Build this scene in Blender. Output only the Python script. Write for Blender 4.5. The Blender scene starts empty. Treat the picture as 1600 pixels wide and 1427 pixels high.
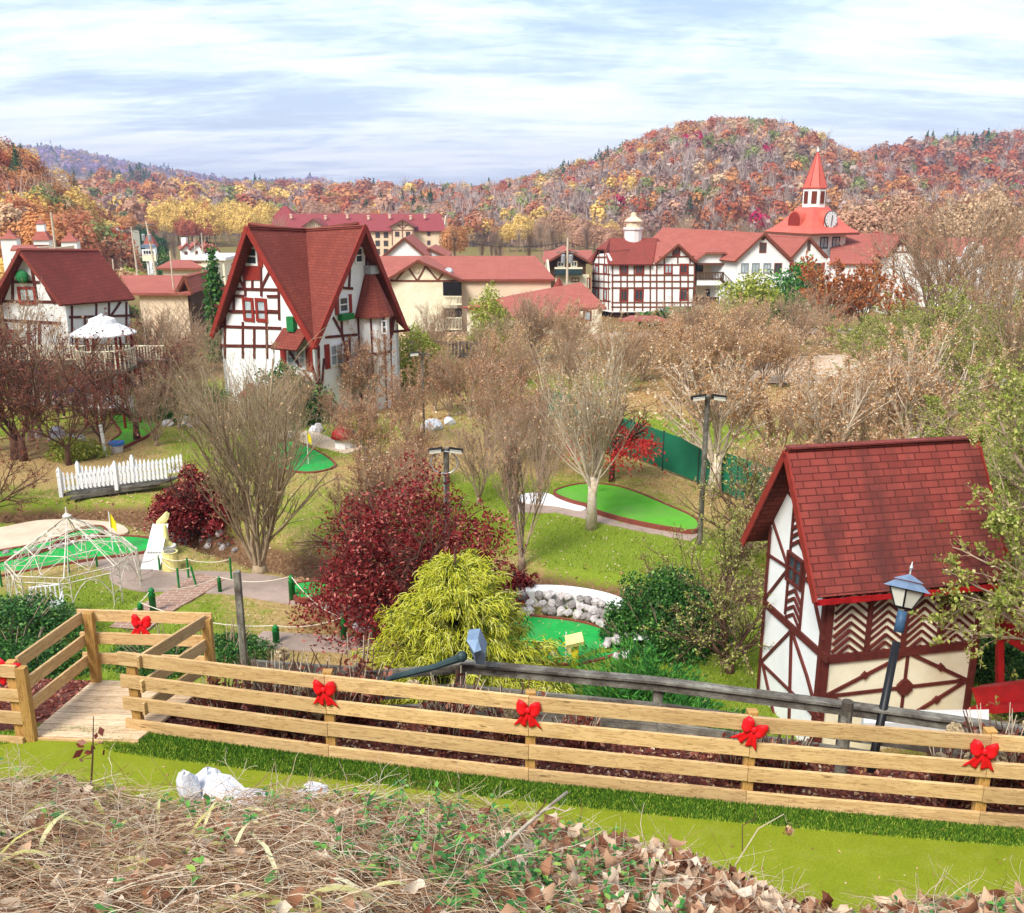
import bpy, math, random
import numpy as np
from mathutils import Vector, Matrix
SC=bpy.context.scene; COL=SC.collection
rnd=random.Random(11); NR=np.random.default_rng(11)
CZ=10.5; FPX=1500.0; PT=math.atan(418.5/1500)
FWD=np.array([0,math.cos(PT),-math.sin(PT)]); UPV=np.array([0,math.sin(PT),math.cos(PT)]); RT=np.array([1.,0,0]); CAM=np.array([0,0,CZ])
def ray(px,py): return FWD*FPX+RT*(px-800)+UPV*(713.5-py)
def atY(px,py,Y):
    d=ray(px,py); return CAM+d*(Y/d[1])
def atZ(px,py,z):
    d=ray(px,py); return CAM+d*((z-CZ)/d[2])
def proj(p):
    q=np.asarray(p,float)-CAM; f=q@FWD; return 800+FPX*(q@RT)/f, 713.5-FPX*(q@UPV)/f
def sm(a,b,x): 
    t=np.clip((np.asarray(x,float)-a)/(b-a),0,1); return t*t*(3-2*t)
STRIPZ=3.65
CREEK=None
def polyd(pts,x,y):
    d=np.full(np.shape(x),1e9)
    for (ax,ay),(bx,by) in zip(pts[:-1],pts[1:]):
        dx,dy=bx-ax,by-ay; t=np.clip(((x-ax)*dx+(y-ay)*dy)/(dx*dx+dy*dy),0,1)
        d=np.minimum(d,np.hypot(x-ax-t*dx,y-ay-t*dy))
    return d
CREEK=[tuple(atZ(a,b,0)[:2]) for a,b in [(-300,800),(60,800),(215,795),(300,825),(430,862),(560,885),(700,900),(850,905),(960,925),(1100,930),(1230,900),(1450,800)]]
def vnoise(x,y,s,seed=0):
    return (np.sin(x*s*1.3+seed)+np.sin(y*s*1.7+seed*2.1)+np.sin((x+y)*s*.9+seed*.7)+np.sin((x-y)*s*1.1+1.3*seed))/4
# crest of the near bank, in picture columns -> height at y=4
_cp=np.array([-1200,-400,0,130,300,450,600,750,850,950,1050,1150,1230,1330,1450,1600,2000,2600.])
_cy=np.array([1215,1215,1225,1232,1262,1250,1252,1272,1300,1330,1350,1385,1425,1440,1415,1410,1400,1400.])
_cy=_cy+7
_cw=np.array([atY(a,b,4.0) for a,b in zip(_cp,_cy)])
_fp=np.array([atZ(a,b,3.65)[:2] for a,b in ((-1500,1040),(212,1143),(515,1184),(826,1221),(1165,1256),(1528,1290),(1950,1322),(3000,1400))])
def fence_y(x):   # line of the new fence on the strip level
    return np.interp(x,_fp[:,0],_fp[:,1])
def g(x,y):
    x=np.asarray(x,float); y=np.asarray(y,float)
    zc=np.interp(x,_cw[:,0],_cw[:,2])
    near=np.where(y<4,zc+(4-y)*.5,np.maximum(zc-(y-4)*1.6,STRIPZ-.01))
    fy=fence_y(x)
    w=sm(fy+1.2,fy+6.2,y)
    bank=STRIPZ-.01-.25*sm(fy-.1,fy+1.4,y)
    low=-4.0*sm(58,115,y)-4.5*sm(115,300,y)-1.5*sm(300,600,y)+0.12*vnoise(x,y,.25)
    cd=polyd(CREEK,x,y)
    low=low-0.75*(1-sm(.35,1.25,cd))*(y>14)*(y<60)
    far=bank*(1-w)+low*w
    return np.where(y<5.9,near,np.where(y<9,np.maximum(near,STRIPZ-.01),far))
def gz(x,y): return float(g(x,y))
_TY=np.concatenate([np.arange(4.5,70,.1),np.geomspace(70,2500,500)])
def foot(px,py,dz=0):
    d=ray(px,py); P=CAM[None]+d[None]*(_TY/d[1])[:,None]; h=P[:,2]-g(P[:,0],P[:,1])-dz
    k=np.argmax(h<0) if (h<0).any() else len(h)-1; k=max(k,1); f=h[k-1]/(h[k-1]-h[k]+1e-9); p=P[k-1]+(P[k]-P[k-1])*f
    return np.array([p[0],p[1],gz(p[0],p[1])])
def at_foot(px,Y,dz=0):
    d=ray(px,700); x=0
    # column px at ground of depth Y
    z=0
    for i in range(4):
        q=(z-CZ); 
        f=Y*math.cos(PT)-q*math.sin(PT); x=(px-800)/FPX*f; z=gz(x,Y)
    return np.array([x,Y,z])
def ztop(py,Y): return atY(800,py,Y)[2]

# ---------------------------------------------------------------- objects
def tag(o,label,cat,group=None):
    o['label']=label; o['category']=cat
    if group: o['group']=group
    return o
def thing(name,label,cat,loc=(0,0,0),group=None,rz=0):
    o=bpy.data.objects.new(name,None); COL.objects.link(o); o.location=tuple(float(v) for v in loc); o.rotation_euler=(0,0,rz)
    o.empty_display_size=.2
    return tag(o,label,cat,group)
def root_loc(p):
    while p is not None and p.parent is not None: p=p.parent
    return np.array(p.location) if p is not None else np.zeros(3)
def copy_tree(o,parent=None):
    c=o.copy(); COL.objects.link(c)
    if parent is not None: c.parent=parent
    for ch in o.children: copy_tree(ch,c)
    return c
def from_np(name,V,F,m,parent=None,smooth=False,colors=None,uv=False):
    me=bpy.data.meshes.new(name); V=np.asarray(V,np.float32).reshape(-1,3); F=np.asarray(F,np.int32)
    k=F.shape[1]; n=len(F)
    me.vertices.add(len(V)); me.vertices.foreach_set('co',V.ravel())
    me.loops.add(n*k); me.loops.foreach_set('vertex_index',F.ravel())
    me.polygons.add(n); me.polygons.foreach_set('loop_start',np.arange(0,n*k,k,dtype=np.int32))
    if smooth: me.polygons.foreach_set('use_smooth',np.ones(n,bool))
    if colors is not None:
        a=me.color_attributes.new('col','FLOAT_COLOR','POINT'); c=np.ones((len(V),4),np.float32); c[:,:3]=colors; a.data.foreach_set('color',c.ravel())
    me.update(calc_edges=True)
    if m is not None: me.materials.append(m)
    o=bpy.data.objects.new(name,me); COL.objects.link(o)
    if parent is not None: o.parent=parent
    return o
def merge_np(parts):
    Vs=[];Fs=[];k=0
    for V,F in parts:
        Vs.append(V);Fs.append(np.asarray(F)+k);k+=len(V)
    return np.concatenate(Vs),np.concatenate(Fs)
class MB:
    def __init__(s): s.v=[];s.f=[];s.ax=[]
    def add(s,vs,fs,axis=None):
        k=len(s.v); s.v+= [tuple(float(c) for c in p) for p in vs]
        for f in fs: s.f.append([i+k for i in f]); s.ax.append(axis)
        return s
    def obox(s,c,ex,ey,ez,axis=None):
        c,ex,ey,ez=[np.asarray(a,float) for a in (c,ex,ey,ez)]
        vs=[c+sx*ex+sy*ey+sz*ez for sz in(-1,1) for sy in(-1,1) for sx in(-1,1)]
        return s.add(vs,[(0,2,3,1),(4,5,7,6),(0,1,5,4),(2,6,7,3),(0,4,6,2),(1,3,7,5)],axis)
    def box(s,x0,y0,z0,x1,y1,z1,axis=None):
        return s.obox(((x0+x1)/2,(y0+y1)/2,(z0+z1)/2),((x1-x0)/2,0,0),(0,(y1-y0)/2,0),(0,0,(z1-z0)/2),axis)
    def beam(s,p,q,w,h,up=(0,0,1)):
        p=np.asarray(p,float);q=np.asarray(q,float);d=q-p;L=np.linalg.norm(d);d=d/L
        up=np.asarray(up,float); side=np.cross(d,up); 
        if np.linalg.norm(side)<1e-4: side=np.cross(d,(1,0,0))
        side/=np.linalg.norm(side); u=np.cross(side,d)
        return s.obox((p+q)/2,d*L/2,side*w/2,u*h/2,tuple(d))
    def tube(s,pts,rs,n=8,cap=True):
        pts=[np.asarray(p,float) for p in pts]
        if not hasattr(rs,'__len__'): rs=[rs]*len(pts)
        k=len(s.v); ref=None
        for i,p in enumerate(pts):
            t=(pts[min(i+1,len(pts)-1)]-pts[max(i-1,0)]); t=t/(np.linalg.norm(t)+1e-9)
            if ref is None: ref=np.cross(t,(0,0,1) if abs(t[2])<.9 else (1,0,0))
            ref=ref-t*(ref@t); ref/=np.linalg.norm(ref)+1e-9; b=np.cross(t,ref)
            for j in range(n):
                a=2*math.pi*j/n; s.v.append(tuple(p+rs[i]*(math.cos(a)*ref+math.sin(a)*b)))
        for i in range(len(pts)-1):
            for j in range(n):
                j2=(j+1)%n; s.f.append([k+i*n+j,k+i*n+j2,k+(i+1)*n+j2,k+(i+1)*n+j]); s.ax.append(None)
        if cap:
            s.f.append([k+j for j in range(n)][::-1]); s.ax.append(None); s.f.append([k+(len(pts)-1)*n+j for j in range(n)]); s.ax.append(None)
        return s
    def lathe(s,c,prof,n=16,sq=False,rot=0):
        c=np.asarray(c,float); k=len(s.v)
        for r,z in prof:
            for j in range(n):
                a=2*math.pi*j/n+rot; s.v.append((c[0]+r*math.cos(a),c[1]+r*math.sin(a),c[2]+z))
        for i in range(len(prof)-1):
            for j in range(n):
                j2=(j+1)%n; s.f.append([k+i*n+j,k+i*n+j2,k+(i+1)*n+j2,k+(i+1)*n+j]); s.ax.append(None)
        s.f.append([k+j for j in range(n)][::-1]); s.ax.append(None)
        s.f.append([k+(len(prof)-1)*n+j for j in range(n)]); s.ax.append(None)
        return s
    def slab(s,pts,t,axis=None):     # polygon thickened against its normal
        P=[np.asarray(p,float) for p in pts]; n=np.zeros(3)
        for i in range(len(P)): n+=np.cross(P[i]-P[0],P[(i+1)%len(P)]-P[0])
        n/=np.linalg.norm(n); m=len(P)
        vs=P+[p-n*t for p in P]
        fs=[list(range(m)),list(range(m,2*m))[::-1]]+[[i,i+m,(i+1)%m+m,(i+1)%m] for i in range(m)]
        return s.add(vs,fs,axis)
    def prism(s,pts,vec):
        P=[np.asarray(p,float) for p in pts]; m=len(P); vec=np.asarray(vec,float)
        return s.add(P+[p+vec for p in P],[list(range(m))[::-1],list(range(m,2*m))]+[[i,(i+1)%m,(i+1)%m+m,i+m] for i in range(m)])
    def ball(s,c,r,n=8,m=6,sc=(1,1,1),jit=0,rg=None):
        c=np.asarray(c,float);k=len(s.v)
        for i in range(m+1):
            th=math.pi*i/m
            for j in range(n):
                a=2*math.pi*j/n; q=1+(rg.uniform(-jit,jit) if jit else 0)
                s.v.append((c[0]+sc[0]*r*q*math.sin(th)*math.cos(a),c[1]+sc[1]*r*q*math.sin(th)*math.sin(a),c[2]-sc[2]*r*q*math.cos(th)))
        for i in range(m):
            for j in range(n):
                j2=(j+1)%n; s.f.append([k+i*n+j,k+i*n+j2,k+(i+1)*n+j2,k+(i+1)*n+j]); s.ax.append(None)
        return s
    def build(s,name,m,parent=None,smooth=False,bevel=0):
        if not s.v: return None
        off=root_loc(parent)
        V=np.array(s.v)-off
        me=bpy.data.meshes.new(name); me.from_pydata(V.tolist(),[],s.f)
        uv=me.uv_layers.new(name='UVMap'); 
        nf=len(me.polygons); N=np.empty(nf*3,np.float32); me.polygons.foreach_get('normal',N); N=N.reshape(-1,3)
        T=np.stack([-N[:,1],N[:,0],np.zeros(nf)],-1); l=np.linalg.norm(T,axis=1); T[l<.05]=(1,0,0); l[l<.05]=1; T/=l[:,None]
        for fi,ax in enumerate(s.ax):
            if ax is not None and abs(N[fi]@np.array(ax))<.9: T[fi]=ax
        Bt=np.cross(N,T); nl=len(me.loops); vi=np.empty(nl,np.int32); me.loops.foreach_get('vertex_index',vi)
        lt=np.empty(nf,np.int32); me.polygons.foreach_get('loop_total',lt); fi_=np.repeat(np.arange(nf),lt)
        P_=np.array(s.v)[vi]; U=np.stack([(P_*T[fi_]).sum(1),(P_*Bt[fi_]).sum(1)],-1).astype(np.float32); uv.data.foreach_set('uv',U.ravel())
        if smooth: me.polygons.foreach_set('use_smooth',np.ones(nf,bool))
        me.materials.append(m)
        o=bpy.data.objects.new(name,me); COL.objects.link(o)
        if parent is not None: o.parent=parent
        if bevel:
            bv=o.modifiers.new('bevel','BEVEL'); bv.width=bevel; bv.segments=1; bv.limit_method='ANGLE'
        return o
# ---------------------------------------------------------------- materials
def lin(h):
    h=h.lstrip('#'); c=[int(h[i:i+2],16)/255 for i in (0,2,4)]
    return tuple(((x+.055)/1.055)**2.4 if x>.04045 else x/12.92 for x in c)
class NT:
    def __init__(s,name):
        s.m=bpy.data.materials.new(name); s.m.use_nodes=True; s.t=s.m.node_tree; s.n=s.t.nodes; s.l=s.t.links
        s.b=s.n['Principled BSDF']
    def nd(s,ty,**kw):
        n=s.n.new(ty)
        for k,v in kw.items():
            if k.startswith('_'): setattr(n,k[1:],v)
            else: n.inputs[k.replace('_',' ')].default_value=v
        return n
    def noise(s,vec,scale,detail=4,rough=.6):
        n=s.nd('ShaderNodeTexNoise',Scale=scale,Detail=detail,Roughness=rough)
        if vec is not None: s.l.new(vec,n.inputs['Vector'])
        return n.outputs['Fac']
    def ramp(s,fac,stops):
        r=s.n.new('ShaderNodeValToRGB'); e=r.color_ramp.elements
        while len(e)<len(stops): e.new(.5)
        for i,(p,c) in enumerate(stops):
            e[i].position=p; e[i].color=(*c,1) if len(c)==3 else c
        s.l.new(fac,r.inputs['Fac']); return r.outputs['Color']
    def mix(s,fac,a,b,mode='MIX'):
        m=s.n.new('ShaderNodeMix'); m.data_type='RGBA'; m.blend_type=mode
        for sock,v in ((m.inputs[0],fac),(m.inputs[6],a),(m.inputs[7],b)):
            if hasattr(v,'links') or hasattr(v,'is_linked'): s.l.new(v,sock)
            elif isinstance(v,(int,float)): sock.default_value=v
            else: sock.default_value=(*v,1)
        return m.outputs[2]
    def math(s,op,a,b=0.0,c=None):
        m=s.n.new('ShaderNodeMath'); m.operation=op
        for i,v in enumerate((a,b) if c is None else (a,b,c)):
            if isinstance(v,(int,float)): m.inputs[i].default_value=v
            else: s.l.new(v,m.inputs[i])
        return m.outputs[0]
    def coord(s,which='Object',scale=None):
        t=s.n.new('ShaderNodeTexCoord').outputs[which]
        if scale is not None:
            mp=s.n.new('ShaderNodeMapping'); mp.inputs['Scale'].default_value=scale; s.l.new(t,mp.inputs['Vector']); t=mp.outputs[0]
        return t
    def bump(s,h,strength=.3,dist=.02):
        b=s.nd('ShaderNodeBump',Strength=strength,Distance=dist); s.l.new(h,b.inputs['Height']); s.l.new(b.outputs[0],s.b.inputs['Normal'])
    def done(s,col=None,rough=.8,metal=0,spec=.3):
        if col is not None:
            if isinstance(col,tuple): s.b.inputs['Base Color'].default_value=(*col,1)
            else: s.l.new(col,s.b.inputs['Base Color'])
        s.b.inputs['Roughness'].default_value=rough; s.b.inputs['Metallic'].default_value=metal; s.b.inputs['Specular IOR Level'].default_value=spec
        return s.m
def plain(name,c1,c2=None,scale=3,rough=.75,bump=.15,dist=.01,metal=0,spec=.3,stain=None,coord='Object'):
    t=NT(name); v=t.coord(coord)
    if c2 is None: c2=tuple(x*.75 for x in c1)
    f=t.noise(v,scale,6,.65); col=t.ramp(f,[(.3,c2),(.65,c1)])
    if stain:
        f2=t.noise(v,scale*.22,5,.7); fr=t.ramp(f2,[(.45,(0,0,0)),(.7,(1,1,1))]); col=t.mix(fr,col,stain)
    if bump: t.bump(t.noise(v,scale*8,4),bump,dist)
    return t.done(col,rough,metal,spec)
def leafmat(name,stops,rough=.6,trans=.25,scale_noise=None):
    t=NT(name); g_=t.n.new('ShaderNodeNewGeometry'); col=t.ramp(g_.outputs['Random Per Island'],stops)
    t.done(col,rough,0,.25)
    if trans:
        tr=t.n.new('ShaderNodeBsdfTranslucent'); t.l.new(col,tr.inputs['Color'])
        mx=t.n.new('ShaderNodeMixShader'); mx.inputs[0].default_value=trans
        t.l.new(t.b.outputs[0],mx.inputs[1]); t.l.new(tr.outputs[0],mx.inputs[2]); t.l.new(mx.outputs[0],t.n['Material Output'].inputs['Surface'])
    return t.m
def wood(name,c1,c2,cdark,rough=.7,gs=1.0,stain=.0,stainc=(.1,.1,.08)):
    t=NT(name); uv=t.coord('UV'); mp=t.n.new('ShaderNodeMapping'); mp.inputs['Scale'].default_value=(.9*gs,11*gs,1); t.l.new(uv,mp.inputs[0])
    oi=t.n.new('ShaderNodeObjectInfo'); 
    n1=t.nd('ShaderNodeTexNoise',Scale=1.3,Detail=5,Roughness=.6,Distortion=.6); n1.noise_dimensions='4D'; t.l.new(mp.outputs[0],n1.inputs['Vector']); t.l.new(t.math('MULTIPLY',oi.outputs['Random'],40.),n1.inputs['W'])
    w=t.math('SINE',t.math('MULTIPLY',n1.outputs['Fac'],60.))
    col=t.ramp(n1.outputs['Fac'],[(.3,c2),(.6,c1)])
    wr=t.ramp(w,[(.55,(0,0,0)),(.98,(1,1,1))]); col=t.mix(t.math('MULTIPLY',wr,.7),col,cdark)
    # knots
    mp2=t.n.new('ShaderNodeMapping'); mp2.inputs['Scale'].default_value=(2.1,7.5,1); t.l.new(uv,mp2.inputs[0])
    vo=t.nd('ShaderNodeTexVoronoi',Scale=.9); t.l.new(mp2.outputs[0],vo.inputs['Vector'])
    kn=t.ramp(vo.outputs['Distance'],[(.05,(1,1,1)),(.12,(0,0,0))]); col=t.mix(t.math('MULTIPLY',kn,.8),col,tuple(x*.5 for x in cdark))
    hs=t.n.new('ShaderNodeHueSaturation'); t.l.new(t.math('MULTIPLY_ADD',oi.outputs['Random'],.3,.85),hs.inputs['Value']); t.l.new(col,hs.inputs['Color']); col=hs.outputs[0]
    if stain:
        f=t.noise(t.coord('Object'),2.2,6,.7); col=t.mix(t.ramp(f,[(.42,(0,0,0)),(.62,(stain,)*3)]),col,stainc)
    t.bump(n1.outputs['Fac'],.35,.01)
    return t.done(col,rough,0,.25)
def shingle(name,c1,c2,mortar,w=.33,h=.14,rough=.85,stain=None,sfac=.7,dark_y=None):
    t=NT(name); uv=t.coord('UV')
    br=t.nd('ShaderNodeTexBrick',Scale=1.0,Mortar_Size=.012 if w>.2 else .008,Bias=0.,Brick_Width=w,Row_Height=h); br.offset=.37; t.l.new(uv,br.inputs['Vector'])
    br.inputs['Color1'].default_value=(*c1,1); br.inputs['Color2'].default_value=(*c2,1); br.inputs['Mortar'].default_value=(*mortar,1)
    f=t.noise(uv,1.1,7,.7); col=t.mix(t.math('MULTIPLY',f,.5),br.outputs['Color'],c2,'MIX')
    f3=t.noise(uv,60,2); col=t.mix(.25,col,t.ramp(f3,[(.3,(.35,.35,.35)),(.7,(1.4,1.4,1.4))]),'MULTIPLY')
    if stain:
        f2=t.noise(t.coord('UV',(1.6,.45,1)),.9,6,.65); col=t.mix(t.ramp(f2,[(.42,(0,0,0)),(.68,(sfac,)*3)]),col,stain)
    t.bump(br.outputs['Fac'],-.5,.02)
    return t.done(col,rough,0,.2)
M={}
M['newwood']=wood('new_pine',(.66,.44,.21),(.52,.32,.13),(.27,.13,.045),.7,1,.35,(.40,.25,.12))
M['postwood']=wood('pine_post',(.52,.30,.09),(.40,.21,.06),(.20,.09,.02))
M['deckwood']=wood('deck_pine',(.66,.50,.33),(.52,.36,.20),(.30,.17,.08))
M['oldwood']=wood('weathered_wood',(.27,.25,.20),(.14,.125,.10),(.045,.04,.035),.85,1,.9,(.055,.04,.03))
M['darkwood']=wood('dark_wood',(.09,.045,.02),(.05,.025,.012),(.02,.01,.006),.8)
M['stucco']=plain('cream_stucco',(.86,.80,.60),(.78,.70,.50),2.2,.9,.25,.02,stain=(.72,.62,.40))
M['white']=plain('white_stucco',(.86,.86,.82),(.78,.78,.74),2.0,.85,.2,.02)
M['tanwall']=plain('tan_stucco',(.76,.60,.42),(.70,.54,.36),.8,.9,.1,.02)
M['creamfar']=plain('cream_siding',(.84,.77,.56),(.78,.70,.48),.8,.9,.1,.02)
M['timber']=plain('brown_timber',(.13,.022,.015),(.075,.014,.01),6,.7,.3,.01)
M['timberfar']=plain('brown_trim',(.20,.06,.03),(.13,.035,.02),2,.8,.1,.01)
M['redtrim']=plain('red_trim',(.30,.03,.018),(.2,.02,.012),5,.6,.2,.01)
M['shingleA']=shingle('red_shingle_near',(.30,.062,.045),(.20,.037,.028),(.06,.008,.006),.36,.14,.85,(.075,.024,.020),.85)
M['shingleB']=shingle('red_shingle_house',(.27,.066,.043),(.20,.046,.032),(.09,.018,.014),.34,.15,.9,(.15,.034,.024),.7)
M['shingleC']=shingle('brick_red_shingle',(.43,.135,.098),(.34,.10,.075),(.20,.055,.04),1.,.25,.9,(.30,.09,.065),.6)
M['shingleD']=shingle('brown_red_shingle',(.29,.060,.040),(.23,.048,.034),(.12,.025,.02),.6,.2,.9,(.16,.04,.03),.6)
M['shingleP']=shingle('plum_red_shingle',(.30,.062,.06),(.25,.05,.05),(.16,.03,.03),1.,.3,.9)
M['redmetal']=plain('red_metal_roof',(.60,.13,.085),(.52,.10,.07),.6,.45,.05,.01)
M['glass']=NT('window_glass').done((.035,.06,.07),.08,0,.9)
M['curtain']=plain('pale_curtain',(.50,.56,.56),(.22,.30,.33),1.5,.35,0)
M['whitepaint']=plain('white_paint',(.84,.84,.82),(.74,.74,.72),5,.55,.1,.005)
M['whiteconc']=plain('white_painted_concrete',(.82,.81,.78),(.70,.68,.64),3,.75,.2,.01)
M['concrete']=plain('pinkish_concrete',(.42,.31,.25),(.30,.22,.17),1.6,.9,.3,.01,stain=(.22,.17,.13))
M['pave']=plain('tan_concrete',(.62,.50,.36),(.50,.38,.26),1.5,.9,.3,.01)
M['brick']=plain('red_brick_edge',(.24,.06,.035),(.15,.04,.025),9,.85,.4,.01)
M['carpet']=plain('green_carpet',(.012,.38,.06),(.010,.28,.045),3.,.95,.4,.004,stain=(.06,.26,.07))
M['carpetL']=plain('light_green_carpet',(.105,.40,.02),(.075,.31,.016),2.5,.95,.4,.004,stain=(.14,.32,.05))
M['strip']=plain('olive_turf',(.205,.245,.012),(.165,.21,.010),.8,.95,.6,.006,stain=(.27,.29,.03))
def _strip():
    t=NT('olive_turf'); o=t.coord('Object'); a=t.noise(o,.9,6,.7); b=t.noise(o,75,3,.7); c=t.noise(o,5,5,.7)
    col=t.ramp(a,[(.3,(.165,.205,.010)),(.7,(.225,.26,.016))]); col=t.mix(t.ramp(c,[(.5,(0,0,0)),(.75,(.5,.5,.5))]),col,(.27,.27,.05)); col=t.mix(.55,col,t.ramp(b,[(.3,(.55,.6,.5)),(.7,(1.45,1.4,1.5))]),'MULTIPLY')
    t.bump(b,.9,.008); return t.done(col,.95,0,.1)
M['strip']=_strip()
M['fringebase']=plain('fringe_turf',(.09,.20,.012),(.04,.11,.008),2.2,.95,.8,.01)
M['yellow']=plain('yellow_paint',(.85,.70,.02),(.75,.58,.02),4,.5,.1,.005)
M['paleyellow']=plain('pale_yellow_paint',(.80,.72,.28),(.68,.58,.2),4,.6,.1,.005)
M['greenpaint']=plain('green_paint',(.01,.20,.035),(.008,.13,.025),6,.5,.2,.005)
M['greenmesh']=plain('green_windscreen',(.012,.17,.085),(.008,.13,.065),1.2,.8,.2,.01)
M['greenflat']=plain('green_planter',(.02,.22,.06),(.01,.14,.04),3,.7)
M['brickpath']=shingle('brick_pavers',(.40,.24,.18),(.30,.17,.12),(.55,.45,.35),.32,.16,.9)
M['rope']=plain('white_rope',(.75,.70,.55),(.6,.5,.38),30,.9,.3,.005)
M['bow']=plain('red_velvet',(.85,.006,.012),(.62,.004,.01),8,.55,.3,.004)
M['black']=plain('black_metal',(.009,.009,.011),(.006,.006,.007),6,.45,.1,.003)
M['bluegrey']=plain('bluegrey_metal',(.22,.30,.40),(.14,.20,.30),6,.4,.1,.003,metal=.3)
M['blueband']=plain('blue_band',(.05,.12,.20),(.03,.06,.12),9,.5)
M['darkgreenmetal']=plain('dark_green_metal',(.03,.06,.06),(.02,.035,.04),7,.5)
M['lampglass']=NT('lamp_glass').done((.62,.60,.50),.25,0,.6)
M['greymetal']=plain('grey_metal',(.42,.44,.45),(.3,.3,.3),5,.4,.1,.003,metal=.4)
M['wirewhite']=plain('chalky_white_wire',(.74,.70,.60),(.48,.38,.28),8,.7,.2,.004)
M['rockW']=plain('pale_rock',(.62,.57,.54),(.34,.29,.27),6,.85,.5,.02)
M['rockG']=plain('grey_rock',(.34,.30,.28),(.17,.14,.13),6,.9,.5,.02)
M['rockwhite']=plain('whitewashed_rock',(.74,.73,.73),(.50,.50,.53),5,.8,.4,.02)
M['redpaint']=plain('red_paint',(.45,.012,.015),(.26,.008,.01),5,.5,.2,.006)
M['bark']=plain('tan_bark',(.42,.32,.20),(.25,.17,.10),9,.9,.4,.01)
M['barklight']=plain('pale_bark',(.70,.60,.46),(.44,.33,.22),9,.9,.4,.01)
M['barkgrey']=plain('grey_bark',(.42,.31,.21),(.22,.14,.09),7,.9,.4,.01)
M['barkred']=plain('dark_bark',(.15,.075,.05),(.07,.03,.02),8,.9,.4,.01)
M['twigpale']=plain('pale_twig',(.62,.52,.38),(.36,.25,.16),9,.9,.3,.01)
M['skin']=plain('skin',(.55,.32,.22),(.5,.28,.2),8,.6,0)
M['navy']=plain('navy_cloth',(.02,.03,.16),(.015,.02,.1),6,.9,.1)
M['darkcloth']=plain('dark_cloth',(.02,.02,.03),(.012,.012,.02),6,.9,.1)
# ---------------------------------------------------------------- camera, world, light
cam=bpy.data.cameras.new('camera'); co=bpy.data.objects.new('camera',cam); COL.objects.link(co); SC.camera=co
cam.sensor_fit='HORIZONTAL'; cam.sensor_width=36; cam.lens=FPX/1600*36; cam.clip_end=20000; cam.clip_start=.1
co.location=(0,0,CZ); co.rotation_euler=(math.pi/2-PT,0,0)
SUN_AZ=math.radians(-146); SUN_EL=math.radians(48)   # azimuth measured from +Y towards +X
sd=Vector((math.sin(SUN_AZ)*math.cos(SUN_EL),math.cos(SUN_AZ)*math.cos(SUN_EL),math.sin(SUN_EL)))
sl=bpy.data.lights.new('sun','SUN'); sl.energy=2.0; sl.angle=math.radians(22); sl.color=(1,.965,.90)
so=bpy.data.objects.new('sun',sl); COL.objects.link(so); so.rotation_euler=sd.to_track_quat('Z','Y').to_euler(); so.location=(0,0,80)
W=bpy.data.worlds.new('World'); SC.world=W; W.use_nodes=True; wt=W.node_tree; wn=wt.nodes; wl=wt.links
bg=wn['Background']; bg.inputs['Strength'].default_value=.15
sky=wn.new('ShaderNodeTexSky'); sky.sky_type='NISHITA'; sky.sun_disc=False; sky.sun_elevation=SUN_EL; sky.sun_rotation=SUN_AZ; sky.air_density=1.3; sky.dust_density=.6
tc=wn.new('ShaderNodeTexCoord'); sx=wn.new('ShaderNodeSeparateXYZ'); wl.new(tc.outputs['Generated'],sx.inputs[0])
def wm(op,a,b=0.):
    m=wn.new('ShaderNodeMath'); m.operation=op
    for i,v in enumerate((a,b)):
        if isinstance(v,(int,float)): m.inputs[i].default_value=v
        else: wl.new(v,m.inputs[i])
    return m.outputs[0]
zz=wm('ADD',wm('MAXIMUM',sx.outputs['Z'],0.0),.16)
cx=wm('DIVIDE',sx.outputs['X'],zz); cy=wm('DIVIDE',sx.outputs['Y'],zz)
cmb=wn.new('ShaderNodeCombineXYZ'); wl.new(cx,cmb.inputs[0]); wl.new(cy,cmb.inputs[1])
def wnoise(scale,detail,rough,dist,sc,loc=(0,0,0),rot=0):
    mp=wn.new('ShaderNodeMapping'); mp.inputs['Scale'].default_value=sc; mp.inputs['Location'].default_value=loc; mp.inputs['Rotation'].default_value=(0,0,rot); wl.new(cmb.outputs[0],mp.inputs[0])
    n=wn.new('ShaderNodeTexNoise'); n.inputs['Scale'].default_value=scale; n.inputs['Detail'].default_value=detail; n.inputs['Roughness'].default_value=rough; n.inputs['Distortion'].default_value=dist
    wl.new(mp.outputs[0],n.inputs['Vector']); return n.outputs['Fac']
def wramp(f,stops):
    r=wn.new('ShaderNodeValToRGB'); e=r.color_ramp.elements
    while len(e)<len(stops): e.new(.5)
    for i,(p,c) in enumerate(stops): e[i].position=p; e[i].color=(*c,1)
    wl.new(f,r.inputs[0]); return r.outputs[0]
n1=wnoise(1.05,9,.60,.9,(.62,1.25,1),(2.3,.7,0),.35)
n2=wnoise(3.1,7,.62,.7,(.45,1.5,1),(7,3,0),-.22)
n3=wnoise(7.5,8,.66,1.2,(.5,1.3,1),(1,9,0),.5)
n12=wm('ADD',wm('ADD',wm('MULTIPLY',n1,.52),wm('MULTIPLY',n2,.30)),wm('MULTIPLY',n3,.18))
cl=wramp(n12,[(.40,(1.10,1.42,2.12)),(.46,(1.55,1.92,2.58)),(.50,(2.15,2.45,2.9)),(.545,(2.68,2.86,3.12)),(.63,(3.12,3.17,3.26))])
mx=wn.new('ShaderNodeMix'); mx.data_type='RGBA'; mx.inputs[0].default_value=.86
wl.new(sky.outputs[0],mx.inputs[6]); wl.new(cl,mx.inputs[7]); wl.new(mx.outputs[2],bg.inputs['Color'])
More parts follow.
